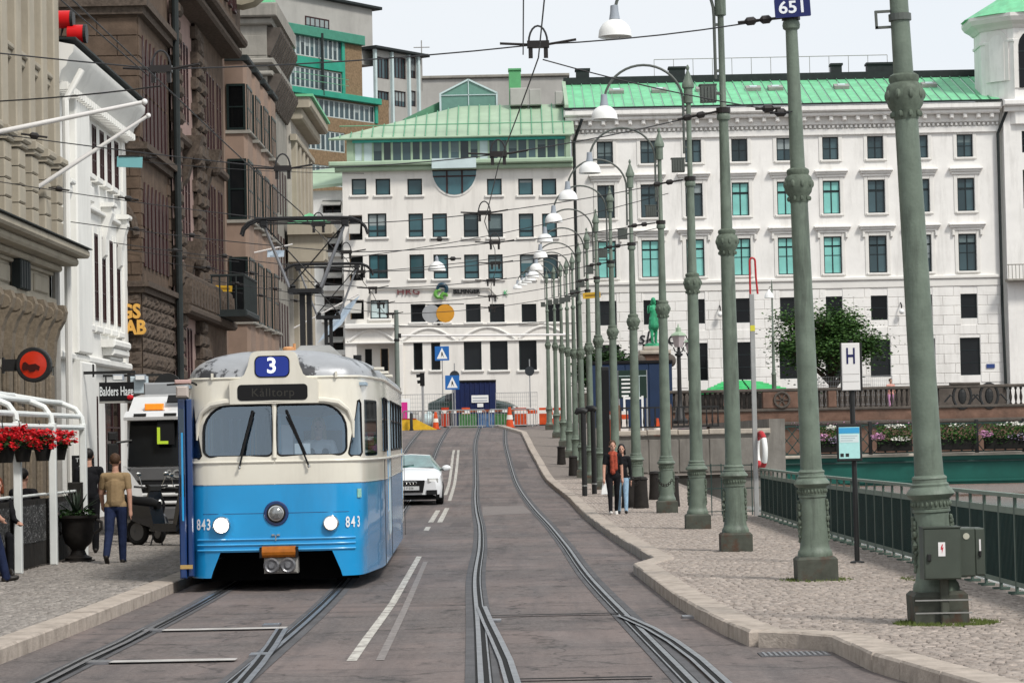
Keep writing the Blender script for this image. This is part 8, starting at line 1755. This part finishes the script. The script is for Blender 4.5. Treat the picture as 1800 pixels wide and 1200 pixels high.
# information board, statue, lanterns, tarps, trees
YI = 122.0; zq = zg(YI); a = at(1088, 700, YI); b = at(1136, 650, YI)
t = thing('information_board', 'dark green information board with white text lines behind lamp posts', 'sign', ((a.x + b.x) / 2, YI, zq)); w = (b.x - a.x) / 2; z0 = a.z - zq; z1 = b.z - zq
part('board', mat('board_green', (.012, .03, .022), .5, var=.1), t, lambda mb: mb.cbox(-w, w, -.03, .03, z0, z1, .01)); part('board_frame', M_pale, t, lambda mb: (mb.box(-w, w, -.036, -.031, z1 - .28, z1 - .25), mb.box(w - .35, w - .33, -.036, -.031, z0, z1 - .28)))
for i, (la, lb) in enumerate(((-.8, .3), (-.8, -.1), (-.8, .35), (-.8, .2), (-.8, -.3))): part('text_line', M_lampw, t, lambda mb: mb.box(w * la, w * lb, -.036, -.031, z1 - .47 - i * .19, z1 - .39 - i * .19))
for x in (-w, w): part('post', M_galv, t, lambda mb: mb.tube([(x, .04, 0), (x, .04, z1)], .04, 6))
part('white_frame', M_lampw, t, lambda mb: (mb.box(-w * .7, -w * .55, -.1, -.05, 0, z0 + .1), mb.box(w * .6, w * .75, -.1, -.05, 0, z0 + .1), mb.box(-w * .55, w * .6, -.1, -.05, z0 - .05, z0 + .05)))
YSt = 158.0; p_ = at(1150, 603, YSt); M_verd = mat('verdigris', (.03, .27, .13), .5, var=.5, scale=2.5, dirt=.5, dirtcol=(.012, .06, .035), dscale=1.5)
ped = thing('pedestal', 'stone pedestal with dark bronze garlands under the green statue', 'pedestal', (p_.x, YSt, zg(YSt))); hp_ = p_.z - zg(YSt)
part('block', M_redst, ped, lambda mb: mb.cbox(-.75, .75, -.75, .75, 0, hp_ - .7, .05)); part('cap', M_cop, ped, lambda mb: (mb.cbox(-.95, .95, -.95, .95, hp_ - .7, hp_ - .45, .06), mb.cbox(-.7, .7, -.7, .7, hp_ - .448, hp_ - .2, .05))); part('bronze_base', M_verd, ped, lambda mb: mb.lathe([(.62, hp_ - .2), (.55, hp_ - .05), (.4, hp_)], 16))
for s_ in (-1, 1): part('garland', M_stone, ped, lambda mb: (mb.sphere((s_ * .9, -.8, hp_ - 1.1), (.35, .3, .4), 10, 7), mb.tube([(s_ * .9, -.85, hp_ - 1.0), (s_ * .45, -.9, hp_ - 1.35), (0, -.9, hp_ - 1.2)], .12, 7)), True)
person('statue', 'green bronze statue of a standing figure in a long coat on pedestal', (p_.x, YSt, p_.z), R(15), 2.75, M_verd, M_verd, M_verd, M_verd, 'long', M_verd, .12, ((3, 2), (-4, 4)), ((35, 16, 105), (25, 20, 100)), coat=.38, cat='statue', extra=lambda cap, ell, T: cap(T(1.1), T(.62) + Vector((0, .05, 0)), .15, .21, 'T'))
for px, py0, py1, Y, lab in ((1192, 572, 720, 127, 'ornate black lantern post with green cap beside the statue'), (1214, 585, 720, 140, 'second lantern post half hidden behind a lamp post')):
    tp_ = at(px, py0, Y); t = thing('lantern_post', lab, 'lantern', (tp_.x, Y, 2.3), 0, 'cast iron lantern posts'); h = tp_.z - 2.3
    part('column', M_blackmet, t, lambda mb: mb.lathe([(.4, 0), (.4, .15), (.25, .3), (.2, .7), (.13, .8), (.11, 1.2), (.1, h - 1.5), (.2, h - 1.45), (.2, h - 1.38), (.08, h - 1.3), (.07, h - 1.05)], 12), True); part('lantern_cap', M_copper2, t, lambda mb: mb.lathe([(.42, h - .5), (.38, h - .42), (.15, h - .3), (.14, h - .12), (.05, h - .08), (.02, h + .08)], 6)); part('lantern_glass', mat('lantern_pane', (.42, .36, .36), .3, var=.1), t, lambda mb: mb.lathe([(.22, h - 1.05), (.36, h - .5)], 6)); part('lantern_cradle', M_blackmet, t, lambda mb: (mb.tube([(.25, 0, h - 1.05), (.18, 0, h - 1.25), (0, 0, h - 1.3)], .03, 6), mb.tube([(-.25, 0, h - 1.05), (-.18, 0, h - 1.25), (0, 0, h - 1.3)], .03, 6), mb.tube([(.36, 0, h - .5), (.5, 0, h - .8), (.3, 0, h - 1.0)], .025, 6), mb.tube([(-.36, 0, h - .5), (-.5, 0, h - .8), (-.3, 0, h - 1.0)], .025, 6)))
M_gt = mat('green_tarp', (.02, .42, .11), .45, var=.25, scale=2)
for i in range(7):
    Y = 141 + i * .35; x0 = at(1232 + 6 * i, 690, Y).x; x1 = at(1402 - 10 * i, 690, Y).x; t = thing('green_pipe_bundle', 'bright green plastic pipes bundled behind the balustrade', 'pipes', (x0, Y, at(1300, 690, 141).z + .09 * i), 0, 'bundles of bright green pipes')
    for k in range(3): part('pipe', M_gt, t, lambda mb: mb.tube([(0, k * .12, .02 * k), ((x1 - x0) * .3, k * .12, .12 + .03 * (i % 3)), ((x1 - x0) * .6, k * .12, .06 + .05 * (k % 2)), (x1 - x0, k * .12, .0)], .07, 7), True)
    part('strap', M_dark, t, lambda mb: mb.box((x1 - x0) * .5, (x1 - x0) * .5 + .06, -.08, .32, -.05, .2))
t = thing('pipe_trestle', 'low dark timber stack under the green pipes', 'timber', (at(1320, 690, 142).x, 142, 2.6)); hh = at(1300, 690, 141).z - 2.6
for k in range(5): part('beam', M_panelb, t, lambda mb: mb.cbox(-3.2, 2.8, -1 + k * .5, -.7 + k * .5, 0, hh - .05, .02))
Yg = 138.0; tp_ = at(1353, 492, Yg); t = thing('park_lamp', 'thin grey lamp post with hanging white dome across the canal', 'lamp post', (at(1361, 690, Yg).x, Yg, 2.6)); h = tp_.z - 2.6
part('shaft', M_pole, t, lambda mb: mb.lathe([(.13, 0), (.12, 2.2), (.15, 2.25), (.09, 2.4), (.07, 4.2), (.1, 4.25), (.05, 4.4), (.04, h - .3), (.01, h)], 10), True); part('lamp_shade', M_lampw, t, lambda mb: mb.lathe([(.26, h - .95), (.22, h - .75), (.1, h - .62), (.04, h - .5)], 14, (-.15, 0, 0)), True); part('lamp_arm', M_armg, t, lambda mb: mb.tube([(0, 0, h - .4), (-.12, 0, h - .35), (-.15, 0, h - .5)], .02, 5))
person('person', 'person in pink behind the stone balustrade across the canal', (at(1566, 700, 135).x, 135, 2.75), .3, 1.7, mat('pink_cloth', (.6, .3, .25), .8, var=.3, scale=6), M_fpink, vox=.02, hair=M_hairb)
person('person', 'person leaning by the green pipes in pale clothes', (at(1278, 700, 134).x, 134, 2.6), .3, 1.5, M_flil, M_denim, vox=.02, lean=25)
# suspended street lamp and paired discs on wires
p_ = at(768, 475, 76); t = thing('wire_lamp', 'white dome lamp hanging from the span wire before the office', 'lamp', p_); part('lamp_shade', M_lampw, t, lambda mb: mb.lathe([(.26, -.02), (.25, .06), (.2, .17), (.1, .24), (.06, .26)], 18), True); part('socket', M_lampg, t, lambda mb: mb.lathe([(.06, .26), (.05, .36), (.02, .42)], 10)); part('lens', M_lens, t, lambda mb: mb.lathe([(.24, 0), (.1, -.03), (.01, -.035)], 14))
p_ = at(770, 551, 120); t = thing('disc_signs', 'pair of round wire hung discs, one grey and one orange', 'sign', p_); r_ = 16 / sc(120)
part('disc', mat('disc_grey', (.36, .37, .38), .5, var=.1), t, lambda mb: mb.lathe([(r_, -.03), (r_, .03)], 22, (-r_ * .75, 0, 0), axis='Y')); part('disc', mat('disc_orange', (.6, .28, .03), .45, var=.08), t, lambda mb: mb.lathe([(r_, -.05), (r_, .01)], 22, (r_ * .8, 0, 0), axis='Y')); part('rod', M_blackmet, t, lambda mb: mb.tube([(-1.2, .04, r_), (1.2, .04, r_)], .02, 5))
# flags by the pantographs
for px, py, Y, lab in ((590, 575, 100, 'pale blue flag drooping from a wall pole behind the tram'), (470, 465, 92, 'small white banner by the oriel house')):
    p_ = at(px, py, Y); t = thing('flag', lab, 'flag', p_); mb = MB()
    for i in range(7):
        for j in range(5): mb.v.append((i * (.16 if px == 590 else .1) - j * .18 * (px == 590), .06 * math.sin(i * 1.3 + j), .5 - j * (.28 if px == 590 else .06) + i * .12 * (px == 590)))
    for i in range(6):
        for j in range(4): a = i * 5 + j; mb.f.append((a, a + 1, a + 6, a + 5)); mb.m.append(0)
    mb.build('cloth', mat('flag_pale', (.5, .6, .7), .8, var=.2, scale=2), t, True); part('staff', M_flagp, t, lambda mb: mb.tube([(-1.6, 0, .0), (.9, .0, 1.25)] if px == 590 else [(-.6, 0, .4), (.9, 0, .7)], .03, 6))
# ------------------------------------------------------------------ trees
M_bark = mat('bark', (.06, .045, .03), .9, var=.3, scale=8, bump=.5, bscale=30)
def tree(label, loc, H, spread, nleaf, seed, lm, lm2, leaf=.22, tz=.3):
    rn = random.Random(seed); t = thing('tree', label, 'tree', loc); mb = MB(); tips = []
    def limb(a, d, L_, r, depth):
        b = a + d * L_; m_ = a.lerp(b, .5) + Vector((rn.uniform(-.1, .1), rn.uniform(-.1, .1), 0)) * L_ * .3; mb.tube([a, m_, b], [r, r * .8, r * .6], 6)
        if depth == 0 or L_ < .25: tips.append(b); return
        for k in range(rn.randint(3, 4)):
            q = Vector((rn.gauss(0, .75) * spread, rn.gauss(0, .75) * spread, rn.uniform(.1, .9))).normalized(); limb(a.lerp(b, rn.uniform(.6, 1)), (d * .55 + q).normalized(), L_ * rn.uniform(.62, .8), r * .55, depth - 1)
        tips.append(b)
    limb(Vector((0, 0, -.1)), Vector((.03, 0, 1)), H * .25, H * .035, 4)
    mb.build('trunk', M_bark, t, True)
    L1 = MB(); L2 = MB(); per = max(3, nleaf // max(1, len(tips)))
    for p in tips:
        cl = rn.uniform(.2, .5) * H / 6
        for k in range(per):
            c = p + Vector((rn.gauss(0, cl), rn.gauss(0, cl), rn.gauss(0, cl * .7))); s_ = leaf * rn.uniform(.5, 1.3); e = Matrix.Rotation(rn.uniform(0, 6.28), 3, 'Z') @ Matrix.Rotation(rn.uniform(-1.1, 1.1), 3, 'X')
            (L1 if rn.random() < .6 else L2).add([c + e @ Vector((-s_ * .5, 0, 0)), c + e @ Vector((0, -s_ * .3, 0)), c + e @ Vector((s_ * .5, 0, 0)), c + e @ Vector((0, s_ * .3, s_ * .12))], [(0, 1, 2, 3)])
    tag(L1.build('crown', lm, t), kind='stuff'); tag(L2.build('crown', lm2, t), kind='stuff'); return t
M_tl1 = mat('tree_leaf', (.06, .125, .03), .65, var=.45, scale=1.5); M_tl2 = mat('tree_leaf_dark', (.025, .06, .016), .65, var=.4, scale=1.5)
tree('leafy green tree before the ivory building beside the H sign', (at(1462, 690, 144).x, 144, 2.6), 9.0, .9, 22000, 33, M_tl1, M_tl2, .2)
tree('dark dense tree behind the lamp posts left of the statue', (at(1082, 690, 172).x, 172, 2.7), 7.0, .75, 9000, 9, M_tl2, mat('tree_leaf_deep', (.016, .036, .012), .65, var=.4, scale=1.5), .3)
tree('narrow dark tree behind the blue hoarding', (at(1052, 690, 176).x, 176, 2.7), 7.4, .5, 6000, 13, M_tl2, MATS['tree_leaf_deep'], .3)
# ------------------------------------------------------------------ overhead wires
M_wire = mat('overhead_wire', (.03, .03, .032), .5, var=.1)
M_ins = mat('insulator_brown', (.02, .017, .016), .4, var=.2)
def wire(label, pts, r=.008, sag=0.0, name='overhead_wire', group='overhead tram wires'):
    """a hanging wire through points; sag in metres between each pair"""
    t = thing(name, label, 'wire', pts[0], 0, group); o_ = Vector(pts[0]); P = []
    for a, b in zip(pts[:-1], pts[1:]):
        a = Vector(a); b = Vector(b)
        for i in range(6):
            u = i / 6; p = a.lerp(b, u); p.z -= sag * 4 * u * (1 - u); P.append(p - o_)
    P.append(Vector(pts[-1]) - o_); part('strand', M_wire, t, lambda mb: mb.tube(P, r, 5)); return t
def insul(t, p, d, L_=.3):
    o_ = t.location; p = Vector(p) - o_; d = Vector(d).normalized()
    part('insulator', M_ins, t, lambda mb: (mb.tube([p - d * L_ * .5, p + d * L_ * .5], .018, 6), mb.tube([p - d * .07, p - d * .04, p + d * .04, p + d * .07], [.02, .05, .05, .02], 8)))
hang = {}
def hanger(t, p, loop=True):
    """the strain bar with its hoop that carries the contact wire"""
    o_ = t.location; q = Vector(p) - o_
    part('hanger_bar', M_ins, t, lambda mb: (mb.tube([q + Vector((-.45, 0, .02)), q + Vector((-.12, 0, .0)), q + Vector((.12, 0, .0)), q + Vector((.45, 0, .05))], .016, 6), mb.box(q.x - .13, q.x + .13, -.05 + q.y, .05 + q.y, q.z - .04, q.z + .04)))
    for s_ in (-.09, .09): part('hanger_clamp', M_ins, t, lambda mb: mb.box(q.x + s_ - .025, q.x + s_ + .025, q.y - .03, q.y + .03, q.z - .16, q.z - .04))
    if loop: part('hoop', M_wire, t, lambda mb: mb.tube([q + Vector((.11 * math.cos(R(a)), 0, .02 + .2 * math.sin(R(a)))) for a in range(0, 181, 18)], .012, 6))
labs = ['nearest thick span wire between lamp post with 651 plate and the beige building', 'span wire above the tram cab', 'span wire just behind the front pantograph', 'span wire near the suspended dome lamp posts', 'span wire over the white car', 'span wire before the brown building', 'thin far span wire by the oriel house', 'thinnest far span wire by the grey tower']
rp = []; lp_ = []
for k, i in enumerate(range(1, 9)):
    po = post_obj[i]; Y = po.location.y; lx_ = po.location.x + (leans.get(i, 0)) * 6.5
    zp = po.location.z + 6.62; xr_ = [.3, -.25, -.6, -.5, -.55, -.75, -.8, -.9][k]; xl_ = [-4.15, -3.5, -3.75, -3.9, -4.0, -4.1, -4.3, -4.4][k]
    zr_ = 6.38 + (zg(Y) if Y > 80 else 0) - (.35 if k in (1, 2) else .15 if k else 0); zl_ = zr_ - (.15 if k else .2)
    R_ = (xr_, Y, zr_); L_ = (xl_, Y, zl_); E_ = (-10.3, Y, zp + (.3 if k != 0 else .4))
    t = wire(labs[k] , [(lx_ - .08, Y, zp), R_, L_, E_], .009 if k < 3 else .011, .05)
    hanger(t, R_, k < 4); hanger(t, L_, k < 5); rp.append((xr_, Y, zr_ - .16)); lp_.append((xl_, Y, zl_ - .16))
    d = Vector(R_) - Vector((lx_, Y, zp)); insul(t, Vector((lx_, Y, zp)) + d * .1, d, .5); insul(t, Vector((lx_, Y, zp)) + d * .16, d, .3); d2 = Vector(E_) - Vector(L_); insul(t, Vector(L_) + d2 * .75, d2, .4); insul(t, Vector(L_) + d2 * .55, d2, .4)
    part('pole_clamp', M_ins, po, lambda mb: mb.lathe([(.11, 6.58), (.11, 6.66)], 12))
wire('contact wire above the right hand track', [(.16, 8, 6.35), (.42, 16, 6.3)] + rp, .009, .02); wire('second contact wire running beside it above the right track', [(-.12, 8, 6.35), (.12, 16, 6.3), (.12, 30.6, 6.25)], .008, 0)
wire('contact wire above the tram and its pantographs', [(-5.2, 8, 6.7), (-4.6, 18, 6.4)] + [lp_[0], (-3.3, 40, 5.28)] + lp_[2:], .009, .02); wire('second wire beside the one above the tram', [(-5.6, 8, 6.7), (-4.9, 18, 6.45), (-4.3, 30.7, 6.1)], .008, 0)
t = wire('slack pull-off wire from hanger to the lamp post with 651 plate', [(.35, 30.7, 6.2), at(1335, 190, 30.7), at(1393, 196, 30.6)], .008, .04); insul(t, at(1350, 191, 30.7), (1, 0, 0), .3); insul(t, at(1372, 198, 30.7), (1, 0, 0), .25)
t = wire('pull-off wire from tram hanger to the beige building', [(-4.15, 30.7, 5.98), at(0, 178, 33), at(-160, 215, 34)], .010, .02)
for k, (a, b, Y, lab) in enumerate((((640, 478), (1160, 400), 62, 'slanting stay wire across the office front'), ((600, 455), (1175, 340), 60, 'upper slanting stay wire across the office front'), ((690, 572), (960, 565), 118, 'low thin wire before the office ground floor'), ((100, 265), (640, 305), 70, 'wire crossing the white house upper windows'), ((0, 395), (420, 460), 70, 'wire crossing the white house middle'))):
    t = wire(lab, [at(*a, Y), at(*b, Y)], .009 if Y < 100 else .016, .15); insul(t, at(a[0] + (b[0] - a[0]) * .3, a[1] + (b[1] - a[1]) * .3, Y), (1, 0, 0), .4)
# ------------------------------------------------------------------ grass tufts at post feet
M_grass = mat('grass', (.10, .13, .035), .8, var=.4, scale=10)
def tuft(cx__, cy__, n, rx__, ry__, lab):
    rn = random.Random(int(cy__ * 10)); mb = MB()
    for i in range(n):
        a = rn.uniform(0, 6.28); q = rn.uniform(.75, 1.2); x = cx__ + rx__ * q * math.cos(a); y = cy__ + ry__ * q * math.sin(a); z = zg(y) + KH - .01; h = rn.uniform(.015, .05); w = .006; dx = rn.uniform(-.03, .03)
        mb.add([(x - w, y, z), (x + w, y, z), (x + dx, y + rn.uniform(-.02, .02), z + h)], [(0, 1, 2)])
    tag(mb.build('grass', M_grass), lab, 'grass', kind='stuff')
tuft(post_obj[0].location.x + .05, post_obj[0].location.y - .1, 1500, .38, .34, 'grass growing round the stout lamp post foot'); tuft(post_obj[1].location.x, post_obj[1].location.y, 400, .36, .32, 'grass round the 651 lamp post foot'); tuft(4.6, 30.4, 200, .2, .4, 'grass tufts by the railing foot')
